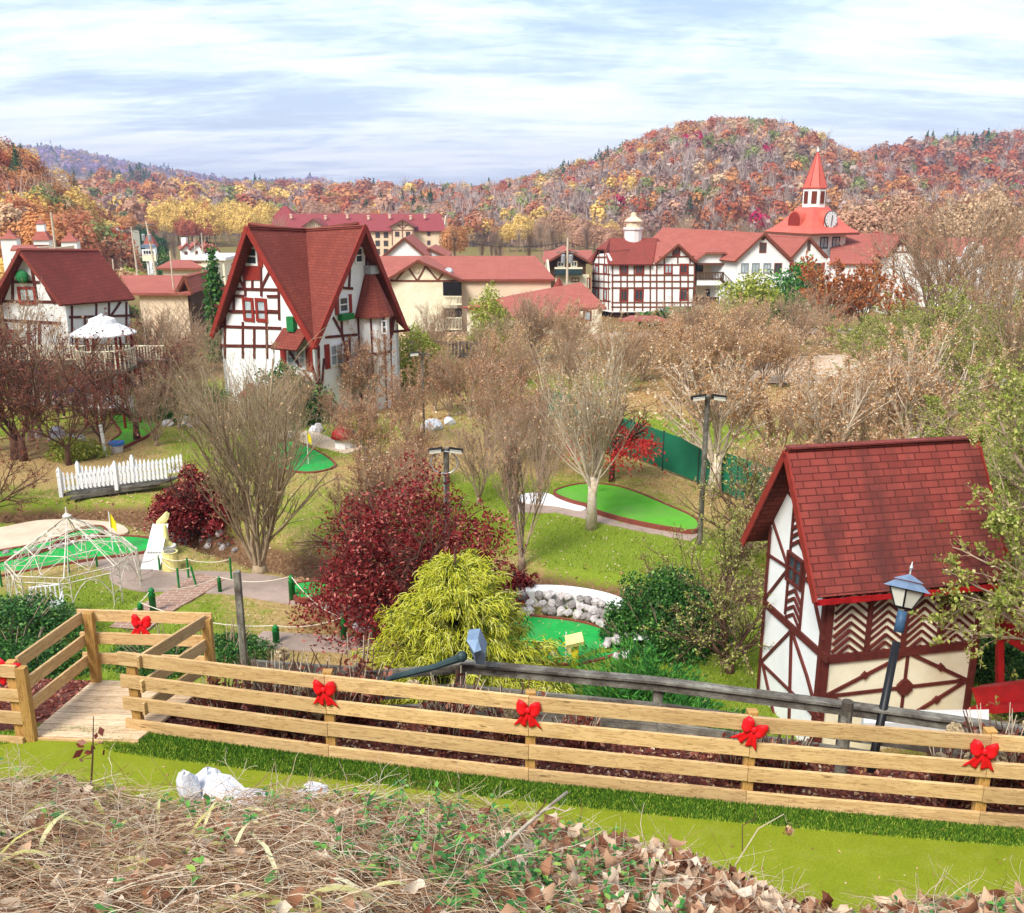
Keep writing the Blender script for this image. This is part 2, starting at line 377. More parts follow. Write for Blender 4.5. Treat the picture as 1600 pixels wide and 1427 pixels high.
SC.view_settings.view_transform='Standard'; SC.view_settings.look='None'; SC.view_settings.gamma=1; SC.view_settings.exposure=1.42
SC.cycles.max_bounces=5; SC.cycles.diffuse_bounces=3; SC.cycles.glossy_bounces=2; SC.cycles.transmission_bounces=3; SC.cycles.transparent_max_bounces=4
SC.cycles.use_denoising=True; SC.cycles.use_adaptive_sampling=True; SC.cycles.adaptive_threshold=.02
try: SC.cycles.denoiser='OPENIMAGEDENOISE'
except Exception: pass

# faint air between the camera and the ridges
hz=MB().box(-3600,-700,-13,3600,3700,150).build('haze',bpy.data.materials.new('haze')); hz['kind']='stuff'; hz['label']='thin bluish air in front of the far ridges'
hm=hz.data.materials[0]; hm.use_nodes=True; hm.node_tree.nodes.remove(hm.node_tree.nodes['Principled BSDF']); pv=hm.node_tree.nodes.new('ShaderNodeVolumePrincipled')
pv.inputs['Color'].default_value=(.68,.74,1,1); pv.inputs['Density'].default_value=.00026; pv.inputs['Anisotropy'].default_value=.2; hm.node_tree.links.new(pv.outputs[0],hm.node_tree.nodes['Material Output'].inputs['Volume'])
SC.cycles.volume_bounces=0
# ---------------------------------------------------------------- the ground, one sheet
def axis_(vals):
    out=[]
    for a,b,s in vals: out+=list(np.arange(a,b,s))
    return np.array(out)
gx=np.concatenate([-np.geomspace(3500,45,24),axis_([(-44,-16,.7),(-16,16,.3),(16,44,.7)]),np.geomspace(45,3500,24)])
gy=np.concatenate([[-500,-60,-12,-4,-1],axis_([(0,9,.3),(9,34,.25),(34,62,.5),(62,120,2),(120,300,8)]),np.geomspace(300,3600,20)])
X,Y=np.meshgrid(gx,gy); Z=g(X,Y)
hum=(NR.random(X.shape)-.5)*.05*((Y>19)&(Y<60)); Z=Z+hum
V=np.stack([X,Y,Z],-1).reshape(-1,3); nx,ny=len(gx),len(gy)
I=np.arange(nx*ny).reshape(ny,nx); F=np.stack([I[:-1,:-1],I[:-1,1:],I[1:,1:],I[1:,:-1]],-1).reshape(-1,4)
x,y=V[:,0],V[:,1]; fy=fence_y(x); cd=polyd(CREEK,x,y)
mulch=(1-sm(fy+4.5,fy+7,y))*sm(7,7.5,y); soil=np.maximum((1-sm(.3,1.5,cd))*(y>14)*(y<60),(y<6)*1.0)
dry=np.clip(.38+.16*(x<-3)+.9*vnoise(x,y,.33,3)+.35*(x>0)*(y>28)-.25*((x>1)&(x<7)&(y<29)&(y>21)),0,1)
farm=sm(48,58,y)
mulch=mulch*(y>6.5); cols=np.stack([mulch,np.maximum(soil,farm*.55),dry],-1)
t=NT('ground_cover'); at=t.n.new('ShaderNodeVertexColor'); at.layer_name='col'; sp=t.n.new('ShaderNodeSeparateColor'); t.l.new(at.outputs[0],sp.inputs[0])
oc=t.coord('Object'); nf=t.noise(oc,1.6,8,.7); nf2=t.noise(oc,9,5,.7); nf3=t.noise(oc,38,3,.6)
grass=t.ramp(nf3,[(.25,(.09,.14,.012)),(.5,(.20,.27,.022)),(.75,(.32,.36,.05))]); tan=t.ramp(nf2,[(.25,(.26,.16,.06)),(.5,(.42,.28,.11)),(.75,(.58,.42,.2))])
df=t.math('ADD',sp.outputs['Blue'],t.math('MULTIPLY_ADD',nf,1.5,-.80)); df=t.math('ADD',df,t.math('MULTIPLY_ADD',nf2,.9,-.45))
c=t.mix(t.ramp(df,[(.3,(0,0,0)),(.75,(1,1,1))]),grass,tan)
brown=t.ramp(nf2,[(.3,(.07,.035,.018)),(.5,(.17,.09,.045)),(.72,(.34,.21,.11))])
sf=t.math('ADD',sp.outputs['Green'],t.math('MULTIPLY_ADD',nf2,.8,-.42)); c=t.mix(t.ramp(sf,[(.35,(0,0,0)),(.6,(1,1,1))]),c,brown)
mul=t.ramp(nf3,[(.3,(.06,.018,.014)),(.5,(.17,.06,.045)),(.75,(.34,.15,.10))])
c=t.mix(t.ramp(sp.outputs['Red'],[(.3,(0,0,0)),(.6,(1,1,1))]),c,mul)
t.bump(nf3,.8,.05); mg=t.done(c,.95,0,.1)
gr=from_np('ground',V,F,mg,colors=cols,smooth=True); gr['kind']='structure'
# ---------------------------------------------------------------- sheets lying on the ground
def sheet(name,outline,z,m,th=.0,kind='structure',sub=0,drape=False,side=None):
    mb=MB()
    P=[(p[0],p[1],z) for p in outline]
    area=sum(P[i][0]*P[(i+1)%len(P)][1]-P[(i+1)%len(P)][0]*P[i][1] for i in range(len(P)))
    if area<0: P=P[::-1]
    mb.slab(P,max(th,.004))
    o=mb.build(name,m)
    if kind: o['kind']=kind
    return o
def smooth_closed(pts,n=6):
    P=[np.asarray(p,float) for p in pts]; out=[]; L=len(P)
    for i in range(L):
        a,b,c,d=P[(i-1)%L],P[i],P[(i+1)%L],P[(i+2)%L]
        for k in range(n):
            t_=k/n; out.append(.5*((2*b)+(-a+c)*t_+(2*a-5*b+4*c-d)*t_**2+(-a+3*b-3*c+d)*t_**3))
    return out
def smooth_open(pts,n=6):
    P=[np.asarray(p,float) for p in pts]; P=[2*P[0]-P[1]]+P+[2*P[-1]-P[-2]]; out=[]
    for i in range(1,len(P)-2):
        a,b,c,d=P[i-1:i+3]
        for k in range(n):
            t_=k/n; out.append(.5*((2*b)+(-a+c)*t_+(2*a-5*b+4*c-d)*t_**2+(-a+3*b-3*c+d)*t_**3))
    out.append(P[-2]); return out
def drape_ribbon(mb,pts,w,dz=.03,th=.05):
    pts=[np.asarray(p,float)[:2] for p in pts]; L=len(pts); vs=[];fs=[]
    for i,p in enumerate(pts):
        t_=pts[min(i+1,L-1)]-pts[max(i-1,0)]; t_/=np.linalg.norm(t_); nrm=np.array([-t_[1],t_[0]])
        for s_ in(-1,1):
            q=p+nrm*s_*w/2; vs.append((q[0],q[1],gz(q[0],q[1])+dz)); vs.append((q[0],q[1],gz(q[0],q[1])+dz-th))
    for i in range(L-1):
        a=i*4; fs+=[(a,a+4,a+6,a+2),(a+1,a+3,a+7,a+5),(a,a+1,a+5,a+4),(a+2,a+6,a+7,a+3)]
    mb.add(vs,fs)
# putting strip in the foreground
sz=STRIPZ
so_=smooth_closed([atZ(a,b,sz) for a,b in [(-160,1200),(20,1160),(120,1143),(165,1160),(185,1176),(420,1207),(700,1240),(1000,1272),(1300,1300),(1600,1325),(2000,1360),(2050,1700),(900,1640),(700,1560),(500,1400),(250,1270),(120,1222),(20,1218),(-140,1240)]],5)
sheet('putting_strip',so_,sz+.012,M['strip'],.02)
fr=[atZ(a,b,sz) for a,b in [(-200,1150),(0,1143),(100,1138),(212,1143),(515,1184),(826,1221),(1165,1256),(1528,1290),(1950,1322),(2200,1760),(800,1700),(420,1520),(200,1330),(0,1262),(-220,1270)]]
sheet('turf_fringe_base',fr,sz+.004,M['fringebase'],.01)
# short blades of the fringe turf
def blades(n,inside,z,h,w,seed,zf=None):
    R_=np.random.default_rng(seed); P=[]
    while sum(len(a) for a in P)<n:
        q=inside(R_,n); P.append(q)
    P=np.concatenate(P)[:n]; zz_=np.full(n,z) if zf is None else zf(P[:,0],P[:,1])
    a=R_.random(n)*6.283; hh=h*(.5+R_.random(n)); ww=w*(.6+.8*R_.random(n))
    base=np.stack([P[:,0],P[:,1],zz_],-1); d=np.stack([np.cos(a),np.sin(a),np.zeros(n)],-1)*ww[:,None]/2
    tip=base+np.stack([(R_.random(n)-.5)*hh,(R_.random(n)-.5)*hh,hh],-1)
    V=np.stack([base-d,base+d,tip],1).reshape(-1,3); return V,np.arange(3*n).reshape(-1,3)
fre=[(20,1143),(120,1140),(212,1143),(515,1184),(826,1221),(1165,1256),(1528,1290),(1900,1320)]
fri=[(20,1160),(120,1143.5),(185,1177),(420,1208),(700,1241),(1000,1273),(1300,1301),(1600,1326),(1900,1352)]
FE=np.array([atZ(a,b,sz)[:2] for a,b in fre]); FI=np.array([atZ(a,b,sz)[:2] for a,b in fri])
def in_fringe(R_,n):
    x=R_.uniform(-6,9,n); yo=np.interp(x,FE[:,0],FE[:,1]); yi=np.interp(x,FI[:,0],FI[:,1]); return np.stack([x,yi+(yo-yi)*R_.random(n)],-1)
V1,F1=blades(60000,in_fringe,sz+.01,.035,.012,5)
m_fr=leafmat('fringe_blade',[(0,(.02,.075,.004)),(.5,(.065,.17,.010)),(.85,(.14,.28,.02)),(1,(.34,.46,.05))],.8,.2)
o=from_np('turf_fringe',V1,F1,m_fr); tag(o,'ragged bright green turf fringe between the putting strip and the new fence','turf'); o['kind']='stuff'
sof=np.array([p_[:2] for p_ in so_]); sofn=np.roll(sof,-1,0)-sof; soN=np.stack([sofn[:,1],-sofn[:,0]],-1); soN/=np.linalg.norm(soN,axis=1)[:,None]+1e-9
if ((sof-sof.mean(0))*soN).sum()<0: soN=-soN
def in_rim(R_,n):
    i=R_.integers(0,len(sof),n); t_=R_.random(n)[:,None]; q_=sof[i]+sofn[i]*t_+soN[i]*(R_.random(n)[:,None]**1.5*.34-.02); return q_[(q_[:,1]>6.2)&(q_[:,0]>-9)&(q_[:,0]<8)]
V1,F1=blades(30000,in_rim,sz+.01,.03,.014,15); o=from_np('turf_rim',V1,F1,leafmat('rim_blade',[(0,(.16,.28,.015)),(.5,(.34,.44,.03)),(1,(.55,.60,.10))],.8,.2)); tag(o,'tufted rim around the putting strip, tuft shading put into its lime colour','turf'); o['kind']='stuff'  # lime blades against the darker fringe paint the shading of the tufts
# ---------------------------------------------------------------- hills and the woods on them
mh=NT('leaf_litter_slope'); nn=mh.noise(mh.coord('Object'),.05,8,.7); mh.done(mh.ramp(nn,[(.3,(.10,.065,.04)),(.55,(.22,.14,.09)),(.75,(.30,.20,.10))]),.95,0,.1)
def hill(name,sky,Yc,Yb,zb,th=7,seed=0,bumps=4,nx=90,prof=1.0):
    px=np.array([a for a,b in sky],float); py=np.array([b for a,b in sky],float)
    X=np.linspace(px[0],px[-1],nx); PY=np.interp(X,px,py)
    crest=np.array([atY(a,b,Yc) for a,b in zip(X,PY)]); zc=crest[:,2]-th
    ns=26; back=10
    S=np.concatenate([np.linspace(0,1,ns),1+np.linspace(.08,1.2,back)])
    Vv=[]
    def h(ix_x,s):  # x fraction array (world crest x), s
        pass
    base=np.array([at for at in [atY(a,295,Yb) for a in X]])
    for s in S:
        yy=Yb+(Yc-Yb)*s
        xx=base[:,0]+(crest[:,0]-base[:,0])*s
        if s<=1: f=np.sin(s*math.pi/2)**prof
        else: f=math.cos(min(1,(s-1)/1.2)*math.pi/2)
        zz=zb+(zc-zb)*f+bumps*vnoise(xx,np.full_like(xx,yy),.02,seed)*math.sin(min(s,1)*math.pi)
        Vv.append(np.stack([xx,np.full_like(xx,yy),zz],-1))
    Vv=np.array(Vv); n=len(S); I=np.arange(n*nx).reshape(n,nx)
    F=np.stack([I[:-1,:-1],I[:-1,1:],I[1:,1:],I[1:,:-1]],-1).reshape(-1,4)
    o=from_np(name,Vv.reshape(-1,3),F,mh.m,smooth=True); o['kind']='structure'
    def sample(R_,k,smax=1.12,smin=0):
        s=smin+(smax-smin)*R_.random(k); u=R_.random(k)*(nx-1.001)
        si=np.interp(s,S,np.arange(n)); a=si.astype(int); a=np.minimum(a,n-2); fa=si-a; b=u.astype(int); fb=u-b
        p=(Vv[a,b]*((1-fa)*(1-fb))[:,None]+Vv[a+1,b]*(fa*(1-fb))[:,None]+Vv[a,b+1]*((1-fa)*fb)[:,None]+Vv[a+1,b+1]*(fa*fb)[:,None])
        return p,s,np.interp(u,np.arange(nx),X)
    return sample
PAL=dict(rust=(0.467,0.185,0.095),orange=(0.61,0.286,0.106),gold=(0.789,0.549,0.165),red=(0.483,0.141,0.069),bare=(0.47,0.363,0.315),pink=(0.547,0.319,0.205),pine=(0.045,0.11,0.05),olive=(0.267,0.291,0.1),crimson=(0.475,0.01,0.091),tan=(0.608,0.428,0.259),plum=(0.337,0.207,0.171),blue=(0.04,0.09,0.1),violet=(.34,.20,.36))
names=list(PAL)
def crowns(pos,rad,hgt,col,K,seed,pine=None,q=.42):
    R_=np.random.default_rng(seed); N=len(pos)
    d=R_.normal(size=(N,K,3)); d/=np.linalg.norm(d,axis=-1,keepdims=True); d[...,2]=np.where(d[...,2]<-.45,-d[...,2],d[...,2])
    lob=.80+.20*np.sin(d[...,0]*5+R_.random((N,1))*6)*np.sin(d[...,1]*5+R_.random((N,1))*6)
    r=(.55+.5*R_.random((N,K))**.5)*lob
    if pine is not None:
        zf=(d[...,2]*.5+.5); tap=np.where(pine[:,None],1.35*(1-zf)+.12,1.0)
    else: tap=1.0
    c=d*r[...,None]; c[...,0]*=rad[:,None]*tap; c[...,1]*=rad[:,None]*tap; c[...,2]*=hgt[:,None]*.5
    ctr=pos[:,None,:]+c; ctr[...,2]+=hgt[:,None]*.62
    nrm=d+R_.normal(size=(N,K,3))*.34; nrm/=np.linalg.norm(nrm,axis=-1,keepdims=True)
    t1=np.cross(nrm,R_.normal(size=(N,K,3))); t1/=np.linalg.norm(t1,axis=-1,keepdims=True)+1e-9; t2=np.cross(nrm,t1)
    s=(rad[:,None]*q*(.5+R_.random((N,K))))[...,None]*(1.0 if pine is None else np.where(pine[:,None,None],.75,1))
    V=np.stack([ctr+t1*s,ctr+t2*s*.8,ctr-t1*s*.9,ctr-t2*s],2).reshape(-1,3)
    F=np.arange(len(V)).reshape(-1,4)
    cc=col[:,None,:]*(.84+.32*R_.random((N,K,1))); cc=np.repeat(cc.reshape(-1,3),4,0)
    return V,F,cc
def bare(pos,hgt,col,K,seed,w=.12):
    R_=np.random.default_rng(seed); N=len(pos)
    # trunk + K upswept limbs as thin triangles
    a=R_.random((N,K))*6.283; el=R_.uniform(.15,.75,(N,K)); L=hgt[:,None]*R_.uniform(.25,.6,(N,K)); h0=hgt[:,None]*R_.uniform(.25,.7,(N,K))
    b=pos[:,None,:]+np.stack([np.zeros((N,K)),np.zeros((N,K)),h0],-1)
    e=b+np.stack([np.cos(a)*np.sin(el),np.sin(a)*np.sin(el),np.cos(el)],-1)*L[...,None]
    ww=np.full((N,K),w)
    b2=np.concatenate([pos[:,None,:],b],1); e2=np.concatenate([pos[:,None,:]+np.stack([R_.normal(size=(N,1))*.4,R_.normal(size=(N,1))*.4,hgt[:,None]],-1),e],1)
    w2=np.concatenate([np.full((N,1),w*2.2),ww],1)[...,None]
    sx_=np.array([1.,0,0])*w2; 
    V=np.stack([b2-sx_,b2+sx_,e2+sx_*.3,e2-sx_*.3],2).reshape(-1,3); F=np.arange(len(V)).reshape(-1,4)
    cc=np.repeat((col[:,None,:]*(.7+.6*R_.random((N,K+1,1)))).reshape(-1,3),4,0)
    return V,F,cc
mf=NT('autumn_foliage'); vc=mf.n.new('ShaderNodeVertexColor'); vc.layer_name='col'; mf.done(vc.outputs[0],.8,0,.1)
tr_=mf.n.new('ShaderNodeBsdfTranslucent'); mf.l.new(vc.outputs[0],tr_.inputs['Color']); mx_=mf.n.new('ShaderNodeMixShader'); mx_.inputs[0].default_value=.3
mf.l.new(mf.b.outputs[0],mx_.inputs[1]); mf.l.new(tr_.outputs[0],mx_.inputs[2]); mf.l.new(mx_.outputs[0],mf.n['Material Output'].inputs['Surface'])
def forest(name,label,sample,N,pick,rad,seed,K=34,barefrac=None,smax=1.12,smin=0,haze=0,keep=None,Kb=22,bw=.13,q=.42):
    R_=np.random.default_rng(seed); p,s,px=sample(R_,N,smax,smin)
    if keep is not None:
        k=keep(p,s,px); p,s,px=p[k],s[k],px[k]; N=len(p)
    pr=pick(p,s,px,R_)           # N x len(names) weights
    cum=np.cumsum(pr,1); cum/=cum[:,-1:]; idx=(R_.random(N)[:,None]>cum).sum(1)
    col=np.array([PAL[n] for n in names])[idx]*(.8+.4*R_.random((N,1)))
    pine=(idx==names.index('pine'))|(idx==names.index('blue'))
    r=rad*(.5+.9*R_.random(N)**1.3); h=r*1.9*(1+.35*R_.random(N)); h[pine]*=1.35; r[pine]*=.7
    isb=(idx==names.index('bare'))
    parts=[];cols=[]
    nb=~isb
    if nb.any():
        a,b,c_=crowns(p[nb],r[nb],h[nb],col[nb],K,seed+1,pine[nb],q); parts.append((a,b)); cols.append(c_)
    if isb.any():
        a,b,c_=bare(p[isb],h[isb]*1.15,col[isb],Kb,seed+2,bw); parts.append((a,b)); cols.append(c_)
        a,b,c_=crowns(p[isb],r[isb]*.9,h[isb],col[isb]*.9,8,seed+3,None,.22); parts.append((a,b)); cols.append(c_)
    # trunks for the leafy ones too
    a,b,c_=bare(p[nb],h[nb]*.6,np.full((nb.sum(),3),(.3,.24,.19)),1,seed+4,bw); parts.append((a,b)); cols.append(c_)
    V,F=merge_np(parts); o=from_np(name,V,F,mf.m,colors=np.concatenate(cols)); tag(o,label,'forest'); o['kind']='stuff'
    return o
def wts(N,**kw):
    w=np.zeros((N,len(names)))
    for k,v in kw.items(): w[:,names.index(k)]=v
    return w
def clump(p,s,seed): return np.clip(vnoise(p[:,0],p[:,1]*.7,s,seed)*2.2,0,1)
# far ridge; violet tree colour carries part of its blue haze
s1=hill('far_ridge',[(-500,238),(-100,238),(15,240),(80,240),(130,250),(180,262),(235,270),(300,284),(360,291),(440,294),(468,292),(490,289),(520,298),(600,306),(900,310)],2600,1500,-9,6,1,12,120)
forest('far_ridge_wood','wood with purple haze in its colour covering the farthest ridge on the left',s1,13000,lambda p,s,px,R_: wts(len(p),rust=.25+.3*clump(p,.006,2),violet=.9,plum=.3,orange=.3*clump(p,.01,5)+.03,tan=.08,blue=.25,bare=0),7,21,K=26,q=.34,smin=.3,keep=lambda p,s,px:(px<620))
# middle ridge with the hilltop house
s2=hill('middle_ridge',[(-200,330),(60,330),(120,300),(150,284),(200,276),(262,282),(330,291),(420,293),(500,295),(600,299),(700,303),(780,303),(900,305)],1000,420,-9,9,4,8,110,.8)
def pk2(p,s,px,R_):
    w=wts(len(p),rust=.25+.3*clump(p,.012,1),orange=.18+.3*clump(p,.015,7),gold=.12+1.3*clump(p,.016,4)*((px>270)&(px<460)&(s<.75)),bare=.25,pink=.15,pine=.03+.5*clump(p,.012,9)*(s>.35),red=.12,olive=.12,plum=.15)
    w[:,names.index('pine')]+=3.0*((px>115)&(px<240)&(s>.62))
    return w
def kp2(p,s,px): 
    fx=np.array([proj(q)[0] for q in p]); fyp=np.array([proj(q)[1] for q in p])
    return ~((fx>180)&(fx<272)&(fyp>294)&(fyp<316)) & (s>.0)
forest('middle_ridge_wood','mixed autumn wood with dark pines on the middle ridge below the purple one',s2,4400,pk2,4.6,31,K=150,q=.16,keep=kp2)
# right-hand ridge behind the round hill
s4=hill('right_ridge',[(1180,300),(1300,262),(1345,248),(1400,238),(1450,229),(1500,225),(1560,221),(1600,216),(1800,205),(2100,205)],820,480,-9,8,7,6,70)
forest('right_ridge_wood','red and green wood on the ridge right of the round hill',s4,2200,lambda p,s,px,R_: wts(len(p),rust=.3,red=.3*clump(p,.02,3)+.1,bare=.35,pink=.2,plum=.2,pine=.05+1.6*((px>1430)&(px<1540)&(s>.85)),olive=.1+.8*((px>1430)&(px<1540)&(s>.75))),4.6,41,K=150,q=.16)
# round hill
s3=hill('round_hill',[(560,330),(640,312),(700,305),(760,296),(800,290),(850,278),(900,264),(960,242),(1020,214),(1070,200),(1120,193),(1180,194),(1240,207),(1290,230),(1335,254),(1380,272),(1450,292),(1560,300),(1800,300)],640,330,-9,7.5,2,7,130,.9)
def pk3(p,s,px,R_):
    w=wts(len(p),rust=.28+.3*clump(p,.03,1),orange=.22+.5*clump(p,.035,5),pink=.3,bare=.35+1.6*(1-sm(.2,.75,s)),red=.10+.4*clump(p,.04,2),plum=.3*clump(p,.03,6)+.08,gold=.07+.35*clump(p,.04,8)*(s<.5)*(px<950),pine=.015+.45*clump(p,.03,11)*(px<960),olive=.12+.45*clump(p,.04,13),tan=.15)
    w[:,names.index('crimson')]=.02+9.0*((abs(px-1090)<22)&(abs(s-.52)<.055))
    return w
forest('round_hill_wood','dense red and orange autumn wood over the round hill behind the clock tower',s3,7600,pk3,3.4,51,K=190,q=.13)
# near hill on the left edge
s5=hill('left_hill',[(-500,215),(-150,222),(-40,246),(0,256),(30,270),(70,298),(105,325),(130,358),(150,378),(180,396)],235,150,-7,6,3,4,60)
forest('left_hill_wood','orange and rust autumn wood over the steep hill at the left edge',s5,900,lambda p,s,px,R_: wts(len(p),rust=.4,orange=.45,gold=.45*clump(p,.05,2)+.2,bare=.15,pine=.03+.3*(s>.93),olive=.12,red=.08,tan=.2),4.0,61,K=1500,q=.05,Kb=60,bw=.05)
# yellow crowned and bare single trees along the foot of the hills
TREEMAT={k:leafmat('crown_'+k,[(0,tuple(c*.6 for c in PAL[k])),(.5,PAL[k]),(1,tuple(min(1,c*1.35) for c in PAL[k]))],.8,.3) for k in ('gold','orange','rust','pink','red','pine','olive','tan')}
def unit_tree(seed,K,q): 
    a,b,_=crowns(np.zeros((1,3)),np.ones(1),np.full(1,2.2),np.ones((1,3)),K,seed,None,q); return a,b
_ut=[unit_tree(s,2800,.042) for s in (1,2,3)]
_trk=MB().tube([(0,0,0),(.02,0,.8),(0,.03,1.3)],[.07,.05,.02],5)
_treec={}
def hill_tree(kind,px,Y,r,label,group,i):
    p=at_foot(px,Y); key=(kind,i%3)
    if key not in _treec:
        root=thing('autumn_tree',label,'tree',(0,0,0),group); from_np('crown',_ut[i%3][0],_ut[i%3][1],TREEMAT[kind],root); _trk.build('trunk',M['barkgrey'],root); _treec[key]=root
    else:
        root=copy_tree(_treec[key]); root['label']=label; root['group']=group
    root.location=p; root.scale=(r,r,r*(.9+.3*rnd.random())); root.rotation_euler=(0,0,rnd.random()*6.28)
    return root
def row(kind,x0,x1,n,Y0,Y1,r,label,group):
    for i in range(n):
        hill_tree(kind,rnd.uniform(x0,x1),rnd.uniform(Y0,Y1),r*rnd.uniform(.75,1.25),label,group,i)
row('gold',155,205,7,210,235,3.6,'bright yellow tree beside the long cream motel on the left','yellow trees beside the long motel')
row('gold',255,440,34,330,400,4.8,'round yellow crowned tree in the valley wood above the small red roofs','yellow trees at the foot of the middle ridge')
row('orange',200,330,9,330,380,4.2,'orange tree in the valley behind the utility poles','orange trees behind the poles')
row('red',290,345,5,330,350,4.4,'pinkish red tree behind the little red roofed shops','red trees behind the shops')
row('pink',430,720,20,370,420,4.5,'faded pink brown tree behind the big plum roofed hotel','trees behind the big hotel')
row('gold',770,960,12,300,330,3.6,'small yellow tree at the foot of the round hill','yellow trees at the foot of the round hill')
row('pink',840,1000,9,260,290,4.2,'salmon pink tree behind the chimney of the timbered inn','salmon trees behind the inn')
row('pine',205,262,6,215,235,3.0,'dark green tree by the roadside pylon sign','dark trees by the pylon sign')
row('orange',697,716,3,235,250,3.6,'bright orange tree at the right end of the big hotel','orange trees at the end of the hotel')
row('tan',1320,1600,22,150,240,4.5,'tan leaved tree behind the red roofs right of the clock tower','tan trees right of the clock tower')
row('rust',1380,1600,14,150,230,4.6,'rust brown tree behind the red roofs right of the clock tower','rust trees right of the clock tower')
row('pink',1330,1440,5,130,170,5.2,'tall salmon tree right of the clock tower','salmon trees right of the clock tower')
# bare pale trees at the foot of the round hill
def bare_np(seed,H=1.0,K=170,w=.0045):
    a,b,_=bare(np.zeros((1,3)),np.full(1,H),np.ones((1,3)),K,seed,w); return a,b
_bt=[bare_np(s) for s in (5,6,7,8)]
_bc={}
for i in range(70):
    px=rnd.uniform(700,1600) if i%9 else rnd.uniform(220,520); Y=rnd.uniform(180,300)
    p=at_foot(px,Y); k=i%4; lab='bare grey tree standing at the foot of the wooded hills'
    if k not in _bc: o=from_np('bare_tree',_bt[k][0],_bt[k][1],M['barkgrey']); _bc[k]=o; tag(o,lab,'tree','bare grey trees at the foot of the hills')
    else: o=_bc[k].copy(); COL.objects.link(o)
    o.location=p; s_=rnd.uniform(7,11); o.scale=(s_*.75,s_*.75,s_); o.rotation_euler=(0,0,rnd.random()*6)
# ---------------------------------------------------------------- buildings
class Wall:
    def __init__(s,A,B,root,z0=0,d0=0.):
        s.A=np.array([A[0],A[1]],float); s.B=np.array([B[0],B[1]],float); s.u=(s.B-s.A)/np.linalg.norm(s.B-s.A); s.L=np.linalg.norm(s.B-s.A)
        s.n=np.array([s.u[1],-s.u[0]]); s.root=root; s.k=0; s.d0=d0; s.mb=MB(); s.bm='timber'
    def pt(s,u,z,d=0.):
        q=s.A+s.u*u+s.n*(d+s.d0); return np.array([q[0],q[1],z])
    def px(s,a,b):
        r=ray(a,b); n3=np.array([s.n[0],s.n[1],0]); P0=s.pt(0,0); t_=((P0-CAM)@n3)/(r@n3); p=CAM+r*t_
        return float((p[:2]-s.A)@s.u),float(p[2])
    def panel(s,pts,m,th=.2,name='wall',px=False,d=0.,parent=None):
        if px: pts=[s.px(*p) for p in pts]
        P=[s.pt(u,z,d) for u,z in pts]; mb=MB(); mb.prism(P,tuple(-s.n*th)+(0,)); return mb.build(name,m,parent or s.root)
    def beam(s,p,q,w=.12,px=True,th=.04,mb=None):
        if px: p=s.px(*p); q=s.px(*q)
        s.k+=1; th=th+.0015*(s.k%17)
        a=s.pt(p[0],p[1],th/2); b=s.pt(q[0],q[1],th/2)
        (mb or s.mb).beam(a,b,th,w,up=np.cross((b-a),(s.n[0],s.n[1],0)))
    def beams(s,segs,w=.12,m='timber',name='timber_framing',th=.04,px=True):
        mb=MB()
        for g_ in segs:
            for p,q in zip(g_[:-1],g_[1:]): s.beam(p,q,w,px,th,mb)
        return mb.build(name,M[m],s.root)
    def win(s,x0,y0,x1,y1,frame='whitepaint',fw=.06,mull=(1,1),pane='glass',shut=None,plant=None,px=True,label=None,name='window',proud=.06,louver=False,sill=None):
        if px:
            u0,z1=s.px((x0+x1)/2,y0); _,z0=s.px((x0+x1)/2,y1); c=u0; w=s.px(x1,(y0+y1)/2)[0]-s.px(x0,(y0+y1)/2)[0]; u0,u1=c-w/2,c+w/2
        else: u0,z0,u1,z1=x0,y0,x1,y1
        mb=MB(); n3=np.array([s.n[0],s.n[1],0]); u3=np.array([s.u[0],s.u[1],0])
        def bar(ua,za,ub,zb,pr): mb.obox(s.pt((ua+ub)/2,(za+zb)/2,pr/2+.004),u3*(ub-ua)/2,n3*pr/2,(0,0,(zb-za)/2))
        bar(u0,z0,u0+fw,z1,proud); bar(u1-fw,z0,u1,z1,proud); bar(u0+fw,z1-fw,u1-fw,z1,proud-.003); bar(u0+fw,z0,u1-fw,z0+fw,proud-.003)
        mx_,mz=mull; f2=fw*.6
        for i in range(1,mx_+1): c=u0+(u1-u0)*i/(mx_+1); bar(c-f2/2,z0+fw,c+f2/2,z1-fw,proud-.012)
        for i in range(1,mz+1): c=z0+(z1-z0)*i/(mz+1); bar(u0+fw,c-f2/2,u1-fw,c+f2/2,proud-.018)
        if louver:
            nz=int((z1-z0)/.14)
            for i in range(nz): c=z0+fw+(z1-z0-2*fw)*(i+.5)/nz; bar(u0+fw,c-.04,u1-fw,c+.02,proud-.02)
        o=mb.build(name,M[frame],s.root)
        if label: o['label']=label
        p=MB(); p.obox(s.pt((u0+u1)/2,(z0+z1)/2,.009),u3*((u1-u0)/2-fw*.5),n3*.01,(0,0,(z1-z0)/2-fw*.5)); p.build('pane',M[pane],o)
        if shut:
            ws=(u1-u0)*.33
            for sd_ in(-1,1):
                q=MB(); c=(u0-ws/2-.03) if sd_<0 else (u1+ws/2+.03)
                q.obox(s.pt(c,(z0+z1)/2,.03),u3*ws/2,n3*.02,(0,0,(z1-z0)/2+.05)); q.build('shutter',M[shut],o)
        if plant:
            q=MB(); q.obox(s.pt((u0+u1)/2,z0-.18,.16),u3*((u1-u0)/2+.1),n3*.14,(0,0,.14)); q.build('planter_box',M[plant],o)
        return o
def roof(name,polys,m,root,t=.16):
    mb=MB()
    for p in polys:
        P=[np.asarray(q,float) for q in p]; n=np.cross(P[1]-P[0],P[2]-P[0])
        if n[2]<0: P=P[::-1]
        mb.slab(P,t)
    return mb.build(name,m,root)
